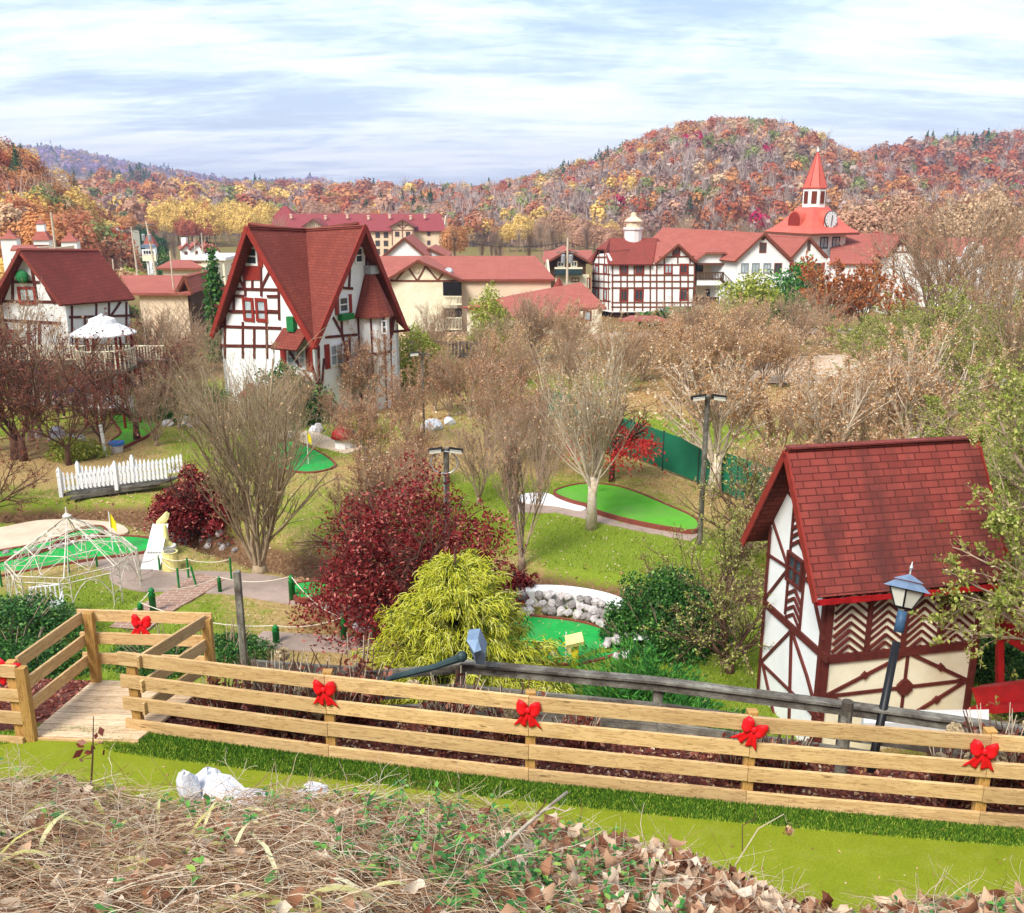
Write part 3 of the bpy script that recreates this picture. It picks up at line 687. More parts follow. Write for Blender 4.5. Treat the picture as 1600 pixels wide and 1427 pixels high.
def gable_front(root,x0,xa,x1,ye,ya,yb,Y,depth,wallm,roofm,oh=.5,side=0.,name='',edge='timberfar',th=.2,yl=None):
    """gable wall facing the camera on the plane y=Y; roof runs back by depth; side = sideways drift of the ridge per metre"""
    wl_=Wall((atY(x0,ye,Y)[0],Y),(atY(x1,ye,Y)[0],Y),root)
    a=wl_.px(x0,ye); b=wl_.px(x1,ye if yl is None else yl); c=wl_.px(xa,ya); zb=min(wl_.px(xa,yb)[1],gz(atY(xa,ye,Y)[0],Y)-.3)
    sx0=(c[1]-a[1])/(c[0]-a[0]); sx1=(c[1]-b[1])/(c[0]-b[0])
    wl_.panel([(a[0]+oh,zb),(b[0]-oh,zb),(b[0]-oh,b[1]-oh*sx1-.1),(c[0],c[1]-.12),(a[0]+oh,a[1]+oh*sx0-.1)],wallm,.25)
    k=np.array([side*depth,depth,0])
    # side walls
    A=wl_.pt(a[0]+oh,0,-.25); B=wl_.pt(b[0]-oh,0,-.25)
    for q,zt in ((A,a[1]+oh*sx0-.1),(B,b[1]-oh*sx1-.1)):
        P=[(q[0],q[1],zb),(q[0]+k[0],q[1]+k[1],zb),(q[0]+k[0],q[1]+k[1],zt),(q[0],q[1],zt)]; s_=.2 if q is A else -.2
        mb=MB(); mb.prism(P,(s_,0,0)); mb.build('side_wall',wallm,root)
    f=np.array([0,-oh,0]); E0=wl_.pt(*a)+f; E1=wl_.pt(*b)+f; R0=wl_.pt(*c)+f; dk=k+np.array([0,2*oh,0])
    roof('roof',[[E0,R0,R0+dk,E0+dk],[R0,E1,E1+dk,R0+dk]],roofm,root,th)
    if edge:
        e=np.array([0,-.04,-.06]); MB().beam(E0+e,R0+e,.06,.22).build('barge_board',M[edge],root); MB().beam(R0+e*1.1,E1+e*1.1,.058,.218).build('barge_board',M[edge],root)
    return wl_
def slope_front(root,r0,r1,e0,e1,Yr,Ye,roofm,wallm,yb,oh=.4,th=.18,backoff=None,Yr1=None,Ye1=None,sides=True):
    """roof slope facing the camera (ridge pixels r0,r1 at depth Yr, eave pixels e0,e1 at depth Ye) over a wall"""
    Yr1=Yr1 or Yr; Ye1=Ye1 or Ye
    R0,R1=atY(*r0,Yr),atY(*r1,Yr1); E0,E1=atY(*e0,Ye),atY(*e1,Ye1)
    b=(R0+R1)/2-(E0+E1)/2; B0=R0+np.array([b[0]*0,b[1],-abs(b[2])]); B1=R1+np.array([0,b[1],-abs(b[2])])
    roof('roof',[[E0,E1,R1,R0],[R0,R1,B1,B0]],roofm,root,th)
    u=(E1-E0)/np.linalg.norm(E1-E0)
    wl_=Wall((E0+u*oh)[:2]+np.array([0,oh]),(E1-u*oh)[:2]+np.array([0,oh]),root)
    zb=min(wl_.px((e0[0]+e1[0])/2,yb)[1],gz(*wl_.A)-.3); zt=min(E0[2],E1[2])-.05
    wl_.panel([(0,zb),(wl_.L,zb),(wl_.L,zt),(0,zt)],wallm,.25)
    dB=np.array([0,2*b[1]-2*oh])
    for P2 in ((wl_.A,wl_.B) if sides else ()):
        q=P2+np.array([0,.25]); s_=.2 if P2 is wl_.A else -.2
        RR=R0 if P2 is wl_.A else R1
        mb=MB(); mb.prism([(q[0],q[1],zb),(q[0],q[1]+dB[1],zb),(q[0],q[1]+dB[1],zt),(q[0],q[1]+dB[1]/2,max(zt,RR[2]-.25-oh*.3)),(q[0],q[1],zt)],(s_,0,0)); mb.build('side_wall',wallm,root)
    return wl_
# --- the small timbered house on the right, near
uh=np.array([.98,.2]); uh/=np.linalg.norm(uh); vh=np.array([-uh[1],uh[0]])
def h3(p,z): return np.array([p[0],p[1],z])
Ah=np.array([5.11,17.25]); zr=5.85; ze=3.5; hd=1.52
t_=thing('timbered_house','tiny half timbered house with steep red shingle roof and chevron boards','house',(6.5,17.3,-.4))
Ce=Ah+uh*.42; wd=1.2; LenW=3.25
F0=Ce-vh*wd; F1=F0+uh*LenW; L0=Ce+vh*wd; L1=L0+uh*LenW
roof('roof',[[h3(Ah-vh*hd,ze),h3(Ah-vh*hd+uh*3.92,ze),h3(Ah+uh*4.06,zr),h3(Ah,zr)],[h3(Ah+vh*hd,ze),h3(Ah+vh*hd+uh*4.1,ze),h3(Ah+uh*4.1,zr+.003),h3(Ah,zr+.003)]],M['shingleA'],t_,.09)
q=MB()
for s_ in(-1,1):
    for e_ in (0.,4.0):
        a_=h3(Ah-uh*.02+uh*e_*1.005,zr-.10); b_=h3(Ah-uh*.02+uh*e_*1.005+vh*s_*hd,ze-.10); MB().beam(a_,b_,.035,.16).build('barge_board',M['redtrim'],t_)
q=MB(); n_=40
for i in range(n_):   # drip edge with a torn lower line
    a_=Ah-vh*(hd-.02)+uh*3.92*i/n_; b_=Ah-vh*(hd-.02)+uh*3.92*(i+.98)/n_; q.beam(h3(a_,ze-.115),h3(b_,ze-.115),.03,.09+.03*rnd.random())
q.build('eave_trim',M['redpaint'],t_)
q=MB(); q.beam(h3(Ah,zr+.01),h3(Ah+uh*4.1,zr+.01),.2,.03); q.build('ridge_cap',M['shingleA'],t_)
zb=-.7
wf=Wall(F0,F1,t_); wg=Wall(L0,F0,t_)
sl_=(zr-ze)/hd
zt=zr-sl_*wd-.13
wf.panel([(0,zb),(wf.L,zb),(wf.L,zt),(0,zt)],M['stucco'],.12)
wg.panel([(0,zb),(wg.L,zb),(wg.L,zt),(wd,zr-.16),(0,zt)],M['white'],.12)
Wr=Wall(F1,L1,t_); Wr.panel([(0,zb),(Wr.L,zb),(Wr.L,zt),(wd,zr-.16),(0,zt)],M['stucco'],.12)
Wb=Wall(L1,L0,t_); Wb.panel([(0,zb),(Wb.L,zb),(Wb.L,zt),(0,zt)],M['stucco'],.12)
# front: frame, chevrons and diamond
zc0=wf.px(1415,1017)[1]; Lw=wf.L
fm=MB()
def fb(p,q_,w,th=.045): wf.beam(p,q_,w,False,th,fm)
fb((.06,zb),(.06,zt),.13); fb((Lw-.06,zb),(Lw-.06,zt),.13); fb((.12,zc0),(Lw-.12,zc0),.17); fb((.12,zt-.05),(Lw-.12,zt-.05),.1)
cw=(Lw-.24)/4
for i in range(1,4): fb((.12+cw*i,zc0),(.12+cw*i,zt),.085)
for i in range(4):
    x0_=.12+cw*i+.045; x1_=x0_+cw-.09; xm=(x0_+x1_)/2
    for k in range(-2,8):
        zz0=zc0+.13+k*.155; dz=.27
        for (xa,xb) in ((x0_,xm),(x1_,xm)):
            za,zb_=zz0,zz0+dz
            if zb_>zt-.02: 
                f=(zt-.02-za)/dz
                if f<=.1: continue
                xb=xa+(xb-xa)*f; zb_=zt-.02
            if za<zc0+.06:
                f=(zc0+.06-za)/dz
                if f>=.9: continue
                xa=xa+(xb-xa)*f; za=zc0+.06
            fb((xa,za),(xb,zb_),.052,.02)
zm=wf.px(1412,1073)[1]; xm=wf.px(1412,1073)[0]; zlow=wf.px(1412,1140)[1]; xr=Lw-.12
fb((xm,zc0),(xm,zb),.06,.02)
fb((.12,zm-.02),(xr,zm+.0),.065,.022)
for sx_ in(-1,1):
    e_=.13 if sx_<0 else xr
    fb((e_,zm),(xm-.0+sx_*.08,zc0-.08),.065,.025); fb((e_,zm),(xm+sx_*.08,2*zm-zc0+.05),.065,.025)
    for zs in(-1,1):
        cx_,cz_=(e_+xm)/2+sx_*.05,zm+zs*(zc0-zm)*.46; fm.prism([wf.pt(cx_-.085,cz_,0),wf.pt(cx_,cz_-.085,0),wf.pt(cx_+.085,cz_,0),wf.pt(cx_,cz_+.085,0)][::1],tuple(wf.n*.052)+(0,))
fm.prism([wf.pt(xm-.16,zm-.06,0),wf.pt(xm-.06,zm-.16,0),wf.pt(xm+.06,zm-.16,0),wf.pt(xm+.16,zm-.06,0),wf.pt(xm+.16,zm+.06,0),wf.pt(xm+.06,zm+.16,0),wf.pt(xm-.06,zm+.16,0),wf.pt(xm-.16,zm+.06,0)],tuple(wf.n*.055)+(0,))
fm.build('timber_framing',M['timber'],t_)
# gable side
gm=MB()
def gb(p,q_,w=.055,th=.03,px=True): wg.beam(p,q_,w,px,th,gm)
gb((.04,zb),(.04,zt),.06,.04,False); gb((wg.L-.05,zb),(wg.L-.05,zt),.11,.045,False)
gb((1196,942),(1294,1030),.15,.04)
for p,q_ in [((1202,795),(1232,885)),((1199,865),(1230,885)),((1197,935),(1232,890)),((1190,1035),(1238,985)),((1190,1035),(1262,1105)),((1193,1038),(1214,1132)),((1238,988),(1234,1140)),((1240,990),(1262,1055)),((1262,1055),(1280,1120)),((1262,880),(1288,1000)),((1262,905),(1284,888)),((1260,905),(1286,922)),((1262,1105),(1284,1128)),((1230,765),(1262,810))]: gb(p,q_)
ux0,_z=wg.px(1233,900); ux1,_z=wg.px(1258,900)
zc_=wg.px(1246,960)[1]; zt_=zr-.45
gb((ux0,zc_-.2),(ux0,zt_-.7),.05,.035,False); gb((ux1,zc_-.35),(ux1,zt_-.3),.05,.035,False)
xm2=(ux0+ux1)/2
for k in range(15):
    z_=zc_-.25+k*.17
    if wg.px(1246,925)[1]-.12<z_<wg.px(1246,862)[1]: continue
    if z_+.2>zr-sl_*abs(xm2-wd)-.3: continue
    gb((ux0+.02,z_),(xm2,z_+.19),.06,.025,False); gb((ux1-.02,z_),(xm2,z_+.19),.06,.025,False)
gm.build('timber_framing',M['timber'],t_)
w_=wg.win(1233,868,1259,918,'timber',.06,(1,1),px=True); 
# --- A-frame house
S=6.2; th_=math.radians(32); Cn=np.array([atZ(498,656,0)[0],44.]); aL=np.array([-math.cos(th_),math.sin(th_)]); aR=np.array([math.sin(th_),math.cos(th_)])
Lc=Cn+aL*S; Rc=Cn+aR*S; Oc=Cn+aL*S/2+aR*S/2; Bc=Cn+(aL+aR)*S
t_=thing('a_frame_house','tall cream A frame house with crossed steep red gables and a small cone roofed turret','house',(Oc[0],Oc[1],0))
zr=8.85; kk=1.55; oh=.32; h=S/2+oh; ha=S/2+.72
def ofs(a,b,z): q=Oc-aR*a-aL*b; return np.array([q[0],q[1],z])   # a: towards left gable face, b: towards right gable face
polys=[]
for sa in(-1,1):
    for sb in(-1,1):
        tip=ofs(sa*h,sb*h,zr-kk*h)
        polys.append([ofs(0,0,zr-.25),ofs(sa*ha,0,zr),tip]); polys.append([ofs(0,0,zr-.25),ofs(0,sb*ha,zr),tip])
roof('roof',polys,M['shingleB'],t_,.16)
q=MB()
for sa in(-1,1):
    for sb in(-1,1):
        tip=ofs(sa*h,sb*h,zr-kk*h-.08)
        q.beam(ofs(sa*ha,0,zr-.08)-np.array([0,.02,0]),tip-np.array([0,.02,0]),.07,.26); q.beam(ofs(0,sb*ha,zr-.085)-np.array([0,.02,0]),tip-np.array([0,.03,0]),.068,.258)
q.build('barge_board',M['redtrim'],t_)
q=MB(); q.beam(ofs(ha,0,zr+.01),ofs(0,0,zr-.24),.22,.05); q.beam(ofs(0,ha,zr+.01),ofs(0,0,zr-.235),.22,.05); q.build('ridge_cap',M['shingleC'],t_)
WL=Wall(Lc,Cn,t_); WR=Wall(Cn,Rc,t_)
for w_ in (WL,WR,Wall(Rc,Bc,t_),Wall(Bc,Lc,t_)):
    zz_=zr-kk*S/2-.25; w_.panel([(0,-.5),(S,-.5),(S,zz_),(S/2,zr-.3),(0,zz_)],M['white'],.2)
WL.beams([[(381,372),(398,370)],[(345,451),(437,453)],[(378,375),(383,450)],[(358,430),(358,452)],[(363,412),(382,450)],[(408,410),(409,453)],[(424,420),(409,450)],[(358,452),(358,480)],[(436,453),(437,500)],[(384,453),(384,463)],[(409,453),(409,463)],[(360,462),(382,463)],[(366,463),(366,486)],[(418,463),(437,463)],[(418,486),(438,487)],[(361,487),(380,487)],[(336,478),(352,479)],[(460,523),(492,529)],[(480,540),(496,600)],[(350,486),(438,488)],[(345,510),(440,513)],[(352,486),(352,560)],[(380,503),(380,560)],[(417,503),(418,560)],[(345,540),(440,541)],[(398,513),(398,560)],[(395,438),(395,452)],[(440,532),(490,600)]],.13,name='timber_framing')
WL.win(382,386,402,415,'whitepaint',.1,(0,1),shut='redtrim'); 
WL.panel([(381,416),(407,416),(407,438),(381,438)],M['redtrim'],.05,'panel',px=True,d=.05)
WL.win(379,465,396,502,'redtrim',.16,(0,0),pane='curtain',name='door'); WL.win(399,466,417,503,'redtrim',.16,(0,0),pane='curtain',name='door')
WL.win(448,540,477,576,'whitepaint',.09,(1,1),pane='curtain',shut='redtrim')
q=MB(); a_=WL.pt(*WL.px(444,537),.0); b_=WL.pt(*WL.px(484,540),.0); n3=np.array([*WL.n,0])
q.slab([a_+n3*.9-np.array([0,0,.1]),b_+n3*.9-np.array([0,0,.1]),b_+np.array([0,0,.75]),a_+np.array([0,0,.75])],.1); q.build('porch_roof',M['shingleB'],t_)
q=MB(); q.obox(WL.pt(*WL.px(459,506),.14),np.array([*WL.u,0])*.22,n3*.12,(0,0,.34)); q.build('planter_box',M['greenflat'],t_)
WR.beams([[(536,450),(551,451)],[(583,448),(598,449)],[(508,527),(545,524),(640,516)],[(547,400),(545,451)],[(520,496),(535,524)],[(533,496),(534,524)],[(506,560),(499,640)],[(612,480),(607,640)],[(618,470),(612,524)],[(572,400),(571,450)],[(580,428),(574,445)],[(545,524),(546,560)],[(497,540),(499,650)],[(535,524),(537,560)],[(592,450),(592,480)]],.12)
WR.win(553,386,566,412,'whitepaint',.09,(0,1)); WR.win(528,463,543,489,'whitepaint',.09,(0,1),plant='greenpaint',shut='redtrim'); WR.win(514,537,535,572,'whitepaint',.09,(1,1),pane='curtain',shut='redtrim')
WR.win(590,460,598,474,'redtrim',.06,(0,0),pane='curtain')
c_=WR.px(575,421); q=MB(); q.obox(WR.pt(c_[0],c_[1],.22),np.array([*WR.u,0])*.32,np.array([*WR.n,0])*.22,(0,0,.2)); q.build('air_conditioner',M['greymetal'],t_)
# turret
tc_=WR.pt(WR.px(577,500)[0],0,.15); tz0,tz1=4.55,7.05
q=MB(); q.lathe((tc_[0],tc_[1],-.4),[(.86,0),(.86,tz0+.45)],16); q.build('turret_wall',M['white'],t_)
q=MB(); q.lathe((tc_[0],tc_[1],tz0),[(1.12,-.06),(1.12,0),(.72,.9),(.35,1.75),(.02,tz1-tz0)],12); q.build('turret_roof',M['shingleB'],t_)
q=MB()
for k in range(16):
    a=2*math.pi*k/16+.1
    if math.sin(a)<.3: q.tube([(tc_[0]+.875*math.cos(a),tc_[1]+.875*math.sin(a),-.4),(tc_[0]+.875*math.cos(a),tc_[1]+.875*math.sin(a),tz0)],.045,4) if k%2==0 else None
for z_ in (2.75,): q.lathe((tc_[0],tc_[1],z_),[(.9,-.06),(.9,.06)],16)
q.build('turret_framing',M['timber'],t_)
TW=Wall((tc_[0]+.1,tc_[1]-.92),(tc_[0]+.9,tc_[1]-.62),t_); TW.win(595,500,604,522,'whitepaint',.07,(0,1))
# --- left house behind the branches
t_=thing('steep_roofed_house','white half timbered house with a brown red steep roof at the left behind red twigs','house',(-23.5,50,0))
R0,R1,E0,E1=atY(28,388,47),atY(152,389,53),atY(96,476,46.8),atY(212,467,52.6)
O0,O1=R0*2-E0,R1*2-E1; O0[2]=E0[2];O1[2]=E1[2]; O0[1]=R0[1]; O1[1]=R1[1]
roof('roof',[[E0,E1,R1,R0],[R0,R1,O1,O0]],M['shingleD'],t_,.16)
gw=Wall((O0[0]+.4,47.6),(E0[0]-.1,47.4),t_); apx=R0[0]-gw.A[0]
gw.panel([(0,-.5),(gw.L,-.5),(gw.L,E0[2]-.1),(apx,R0[2]-.25),(0,O0[2]-.1)],M['white'],.2)
gw.beams([[(-60,470),(95,472)],[(0,440),(62,441)],[(20,405),(20,470)],[(50,420),(58,470)],[(72,450),(86,475)],[(0,500),(95,505)],[(10,505),(10,560)],[(45,505),(45,560)],[(-30,440),(-5,470)],[(62,505),(62,560)]],.13)
gw.win(27,448,55,476,'redtrim',.12,(1,0),pane='curtain'); gw.win(5,515,28,548,'redtrim',.12,(1,1),pane='curtain')
q=MB(); q.ball(gw.pt(*gw.px(38,432),.2),.33,10,6,(1,.6,1)); q.build('planter_box',M['greenflat'],t_)
sw=Wall((E0[0]-.3,47.5),(E1[0]-.35,52.4),t_); sw.panel([(0,-.5),(sw.L,-.5),(sw.L,E1[2]-.05),(0,E0[2]-.05)],M['white'],.2)
sw.beams([[(112,478),(112,540)],[(150,474),(150,560)],[(170,473),(170,560)],[(188,472),(172,495)],[(100,496),(205,493)],[(197,472),(197,560)],[(132,496),(132,560)],[(100,520),(205,515)]],.12)
sw.win(135,500,148,520,'redtrim',.08,(0,0),pane='curtain')
# raised porch
t_=thing('raised_porch','cream railed raised porch on dark red posts under the left house','porch',(-22.5,45.5,0))
def porch(px0,px1,Y,yrt,yrb):
    a=atY(px0,yrb,Y); b=atY(px1,yrb,Y); zt2=atY(px0,yrt,Y)[2]; z_=a[2]
    q=MB(); q.box(a[0],Y,z_-.12,b[0],Y+2.2,z_); q.build('deck_floor',M['oldwood'],t_)
    q=MB(); q.box(a[0],Y,zt2-.05,b[0],Y+.08,zt2); q.box(a[0],Y,z_+.1,b[0],Y+.08,z_+.16)
    n=int((b[0]-a[0])/.14)
    for i in range(n): x_=a[0]+(b[0]-a[0])*i/n; q.box(x_,Y+.02,z_+.16,x_+.05,Y+.06,zt2-.05)
    q.build('railing',M['stucco'],t_)
    for i in range(7):
        x_=a[0]+(b[0]-a[0])*i/6
        for yy in (.1,2.):
            q=MB(); q.beam((x_,Y+yy,gz(x_,Y+yy)-.1),(x_,Y+yy,z_-.12),.16,.16); q.build('post',M['redtrim'],t_)
porch(-10,258,45.4,540,566)
# white round gazebo roof
p=at_foot(178,43); t_=thing('gazebo','round white roofed gazebo with scalloped edge in front of the left house','gazebo',p)
z1=ztop(500,43); z2=ztop(520,43)
prof=[(1.42,-.05),(1.42,0),(1.0,.22),(.62,.42),(.55,.62),(.2,.75),(.03,.85)]
q=MB(); q.lathe((p[0],p[1],z2),prof,14); q.build('roof',M['whitepaint'],t_)
for k in range(6):
    a=k*math.pi/3+.3; q=MB(); q.tube([(p[0]+1.15*math.cos(a),p[1]+1.15*math.sin(a),p[2]-.1),(p[0]+1.15*math.cos(a),p[1]+1.15*math.sin(a),z2)],.06,6); q.build('post',M['redtrim'],t_)
zf=ztop(572,43); q=MB(); q.lathe((p[0],p[1],zf),[(1.3,-.12),(1.3,0)],12); q.build('floor',M['oldwood'],t_)
q=MB()
for k in range(36):
    a=k*math.pi/18; q.box(p[0]+1.22*math.cos(a)-.025,p[1]+1.22*math.sin(a)-.025,zf,p[0]+1.22*math.cos(a)+.025,p[1]+1.22*math.sin(a)+.025,zf+.8)
q.tube([(p[0]+1.22*math.cos(a),p[1]+1.22*math.sin(a),zf+.82) for a in np.linspace(0,2*math.pi,25)],.04,5,False); q.build('railing',M['stucco'],t_)
# --- the long red roofed motel in the middle
t_=thing('motel','cream motel with a bright brick red roof and a shallow trussed gable','motel',(*atY(740,500,92)[:2],-3))
wm_=slope_front(t_,(560,400),(836,400),(560,437),(868,436),97,90,M['shingleC'],M['tanwall'],512)
mg_=gable_front(t_,604,654,722,437,406,525,89.3,6,M['stucco'],M['shingleC'],.5)
mg_.beams([[(611,439),(712,439)],[(618,439),(637,417),(652,439),(665,416),(684,438),(692,428)],[(604,436),(618,439)]],.16,'timberfar')
c_=mg_.px(651,422); q=MB(); 
q.tube([mg_.pt(c_[0],c_[1],.0),mg_.pt(c_[0],c_[1],.1)],.26,14); q.build('round_vent',M['tanwall'],t_)
# balconies; flat black panels put the shade of the recess into colour
rw=Wall((atY(693,480,89.2)[0],89.0),(atY(722,480,89.2)[0],89.0),t_)
rw.panel([(0,rw.px(700,462)[1]),(rw.L,rw.px(700,462)[1]),(rw.L,rw.px(700,441)[1]),(0,rw.px(700,441)[1])],M['black'],.1,'balcony_shade',d=.05)
rw.panel([(0,rw.px(700,519)[1]),(rw.L,rw.px(700,519)[1]),(rw.L,rw.px(700,482)[1]),(0,rw.px(700,482)[1])],M['black'],.1,'balcony_shade',d=.05)
for y0_,y1_ in ((463,475),(496,514)):
    a=rw.px(693,y0_); b=rw.px(722,y1_); q=MB()
    q.beam(rw.pt(0,a[1],.35),rw.pt(rw.L,a[1],.35),.08,.09); q.beam(rw.pt(0,b[1],.35),rw.pt(rw.L,b[1],.35),.3,.1)
    for i in range(13): u_=rw.L*(i+.5)/13; q.beam(rw.pt(u_,b[1],.35),rw.pt(u_,a[1],.35),.05,.05)
    q.build('balcony_railing',M['creamfar'],t_)
q=MB(); a_=atY(485//1,0,1) if 0 else atY(701,424,91); q.tube([a_,a_+np.array([0,-.15,.12])],[.42,.30],12); q.tube([a_-np.array([0,0,.7]),a_],.03,5); q.build('satellite_dish',M['greymetal'],t_)
t_=thing('motel_wing','low motel wing with a stepped hipped brick red roof beside the inn','building',(*atY(850,480,84)[:2],-2.6))
lw=slope_front(t_,(800,461),(908,441),(722,480),(948,481),88,84,M['shingleC'],M['stucco'],512,Yr1=89,sides=False)
roof('roof',[[atY(790,480.5,83.4),atY(905,480.5,83.4),atY(903,494,81),atY(740,494,81)]],M['shingleC'],t_,.2)
lw2=Wall((atY(850,500,82)[0],81.8),(atY(938,500,82)[0],83.5),t_); lw2.panel([(0,-3.2),(lw2.L,-3.2),(lw2.L,lw2.px(930,484)[1]),(0,lw2.px(930,492)[1])],M['stucco'],.2)
lw2.win(911,485,924,502,'timberfar',.12,(0,0),pane='curtain')
q=MB(); a_=atY(873,445,89); q.lathe((a_[0],a_[1],a_[2]-.6),[(.75,0),(.02,1.3)],4); q.build('roof_cap',M['shingleD'],t_)
# white pointed gable behind the motel
t_=thing('white_gabled_building','plain white pointed gable with red roof edges rising behind the motel','building',(*atY(632,400,118)[:2],-4.6))
gable_front(t_,596,632,668,402,371,420,118,9,M['whitepaint'],M['shingleC'],.3)
gable_front(t_,640,672,700,402,388,420,124,9,M['whitepaint'],M['shingleC'],.3)
# --- big plum roofed hotel far behind
t_=thing('hotel','wide tan hotel with a long plum red roof and rows of small windows','hotel',(*atY(560,400,262)[:2],-8.6))
hw=slope_front(t_,(432,334),(688,334),(418,361),(698,361),270,260,M['shingleP'],M['tanwall'],408,.8)
for x_ in (590,603): 
    for y_ in (361,374,387): hw.win(x_-3.6+0,y_+2,x_+3.6,y_+11,'timberfar',.15,(0,0))
for x_ in (619,636):
    for y_ in (361,374): hw.win(x_-3.6,y_+2,x_+3.6,y_+10,'timberfar',.15,(1,0))
for x_ in (670,):
    for y_ in (361,375): hw.win(x_-2.6,y_+1,x_+2.6,y_+8,'timberfar',.15,(0,0))
for x_ in (440,455,470,485,500,515,530,545,575):
    for y_ in (361,374,387): hw.win(x_-3.6,y_+2,x_+3.6,y_+11,'timberfar',.15,(0,0))
hg=gable_front(t_,607,629,650,355,343,385,257.5,7,M['tanwall'],M['shingleP'],.8)
hg.beams([[(612,360),(646,360)],[(620,352),(638,352)],[(629,346),(629,372)],[(622,352),(629,358),(636,352)],[(613,360),(613,384)],[(645,360),(645,384)]],.25,'timberfar')
hg.win(617,362,624,370,'timberfar',.15,(1,0)); hg.win(634,362,641,370,'timberfar',.15,(1,0)); 
gable_front(t_,472,490,508,354,342,372,257.5,7,M['tanwall'],M['shingleP'],.8)
a_=atY(446,332,272); q=MB(); q.lathe((a_[0],a_[1],a_[2]-1.6),[(4.1,0),(4.1,.5),(.6,3.3),(.0,3.4)],4,rot=math.pi/4); q.build('tower_roof',M['shingleP'],t_)
q=MB(); q.box(a_[0]-2.7,a_[1]-2.7,-8,a_[0]+2.7,a_[1]+2.7,a_[2]-1.5); q.build('tower',M['tanwall'],t_)
for i,x_ in enumerate((455,509,543,576,609,642,664)):
    q=MB(); a_=atY(x_,340+2*(i%2),266); q.lathe((a_[0],a_[1],a_[2]-.2),[(.35,0),(.35,.9),(.5,.9),(.5,1.1)],6); q.build('roof_vent',M['tanwall'],t_)
ba=Wall((atY(698,380,262)[0],260.5),(atY(704,380,262)[0],262),t_)
for y_ in (372,384,396): ba.panel([(-.2,ba.px(700,y_)[1]),(1.2,ba.px(700,y_)[1]),(1.2,ba.px(700,y_)[1]+.9),(-.2,ba.px(700,y_)[1]+.9)],M['timberfar'],1.2,'balcony',d=.4)
# --- brown chalet
t_=thing('chalet','dark brown wooden chalet with pale balcony between the motel and the inn','chalet',(*atY(888,450,112)[:2],-4.2))
cg=gable_front(t_,850,887,925,411,390,470,112,9,M['darkwood'],M['shingleC'],.7)
roof('roof',[[atY(850,410,121),atY(925,410,121),atY(925,391,127),atY(850,391,127)]],M['shingleC'],t_,.2)
cg.win(871,409,882,417,'creamfar',.1,(1,0)); cg.win(892,408,902,417,'creamfar',.1,(1,0))
a=cg.px(866,418); b=cg.px(909,427); q=MB(); q.beam(cg.pt(a[0],a[1],1.0),cg.pt(b[0],a[1],1.0),.12,.2); q.build('balcony_rail',M['creamfar'],t_)
q=MB(); q.beam(cg.pt(a[0],b[1]+.3,.98),cg.pt(b[0],b[1]+.3,.98),.12,.6); q.box(cg.pt(a[0],0,0)[0],111,b[1]-.15,cg.pt(b[0],0,0)[0],112,b[1]); q.build('balcony',M['darkgreenmetal'],t_)
cg.panel([(cg.px(868,430)[0],-5),(cg.px(920,430)[0],-5),(cg.px(920,430)[0],cg.px(900,429)[1]),(cg.px(868,430)[0],cg.px(900,429)[1])],M['creamfar'],.1,'lower_wall',d=.05)
cg.win(893,434,905,441,'timberfar',.1,(1,0)); cg.win(917,434,923,452,'redtrim',.1,(0,0))
# --- timbered inn
t_=thing('timbered_inn','large white timber framed inn with brick red roofs and a round chimney','inn',(*atY(1010,488,112)[:2],-4))
Yi=112.
fx0,fx1=atY(955,450,Yi)[0],atY(1087,450,Yi)[0]
wi=Wall((fx0,Yi),(fx1,Yi),t_); zb_=wi.px(1000,488)[1]; zt2=wi.px(985,411)[1]; ug=wi.px(1025,450)[0]
wi.panel([(0,zb_),(wi.L,zb_),(wi.L,zt2),(0,zt2)],M['white'],.3)
gap=wi.px(1059,381); g0=wi.px(1024,411); g1=wi.px(1088,409)
wi.panel([(g0[0]+.4,zt2),(g1[0]-.4,zt2),(gap[0],gap[1]-.15)],M['white'],.3,'gable_wall')
lb=Wall((atY(925,450,Yi+3.4)[0],Yi+3.4),(fx0,Yi),t_); lb.panel([(0,zb_),(lb.L,zb_),(lb.L,zt2),(lb.L*.72,lb.px(947,396)[1]),(lb.L*.3,lb.px(935,397)[1]),(0,lb.px(926,412)[1])],M['white'],.3)
rr=Wall((fx1,Yi),(fx1,Yi+8),t_); rr.panel([(0,zb_),(8,zb_),(8,zt2),(0,zt2)],M['white'],.3)
A1,A2,A3=atY(932,389,Yi+2.2),atY(947,389,Yi+1.6),atY(953,372,Yi+5.5); A4=atY(1027,372,Yi+5.5); B0=atY(952,413,Yi-.5); B1=atY(1019,413,Yi-.5); A5=atY(1034,387,Yi+1)
E_=atY(922,413,Yi+3.2)
roof('roof',[[B0,B1,A4,A3],[B0,A3,A2],[A1,A2,A3],[E_,A1,A3],[A3,A4,A4+np.array([0,7,-3.2]),A3+np.array([0,7,-3.2])],[A3,A3+np.array([0,7,-3.2]),E_+np.array([0,6,0]),E_],[B1,A4+np.array([1.2,0,-1.2]),A4]],M['shingleD'],t_,.18)
G0,G1,GA=wi.pt(*g0,.5),wi.pt(*g1,.5),wi.pt(*gap,.5); dk=np.array([0,8,0]); dk2=np.array([-2.5,8,0])
roof('roof',[[G0,GA,GA+dk2,G0+dk2],[GA,G1,G1+dk,GA+dk2]],M['shingleC'],t_,.18)
q=MB(); e=np.array([0,-.04,-.06]); q.beam(G0+e,GA+e,.06,.24); q.beam(GA+e*1.1,G1+e*1.1,.058,.238); q.build('barge_board',M['timberfar'],t_)
seg=[]
for x_ in (957,970,980,991,1004,1016,1026,1038,1050,1063,1075,1085): seg.append([(x_,412),(x_,486)])
for y_ in (414,430,440,450,473,480): seg.append([(955,y_),(1087,y_-(x_*0))])
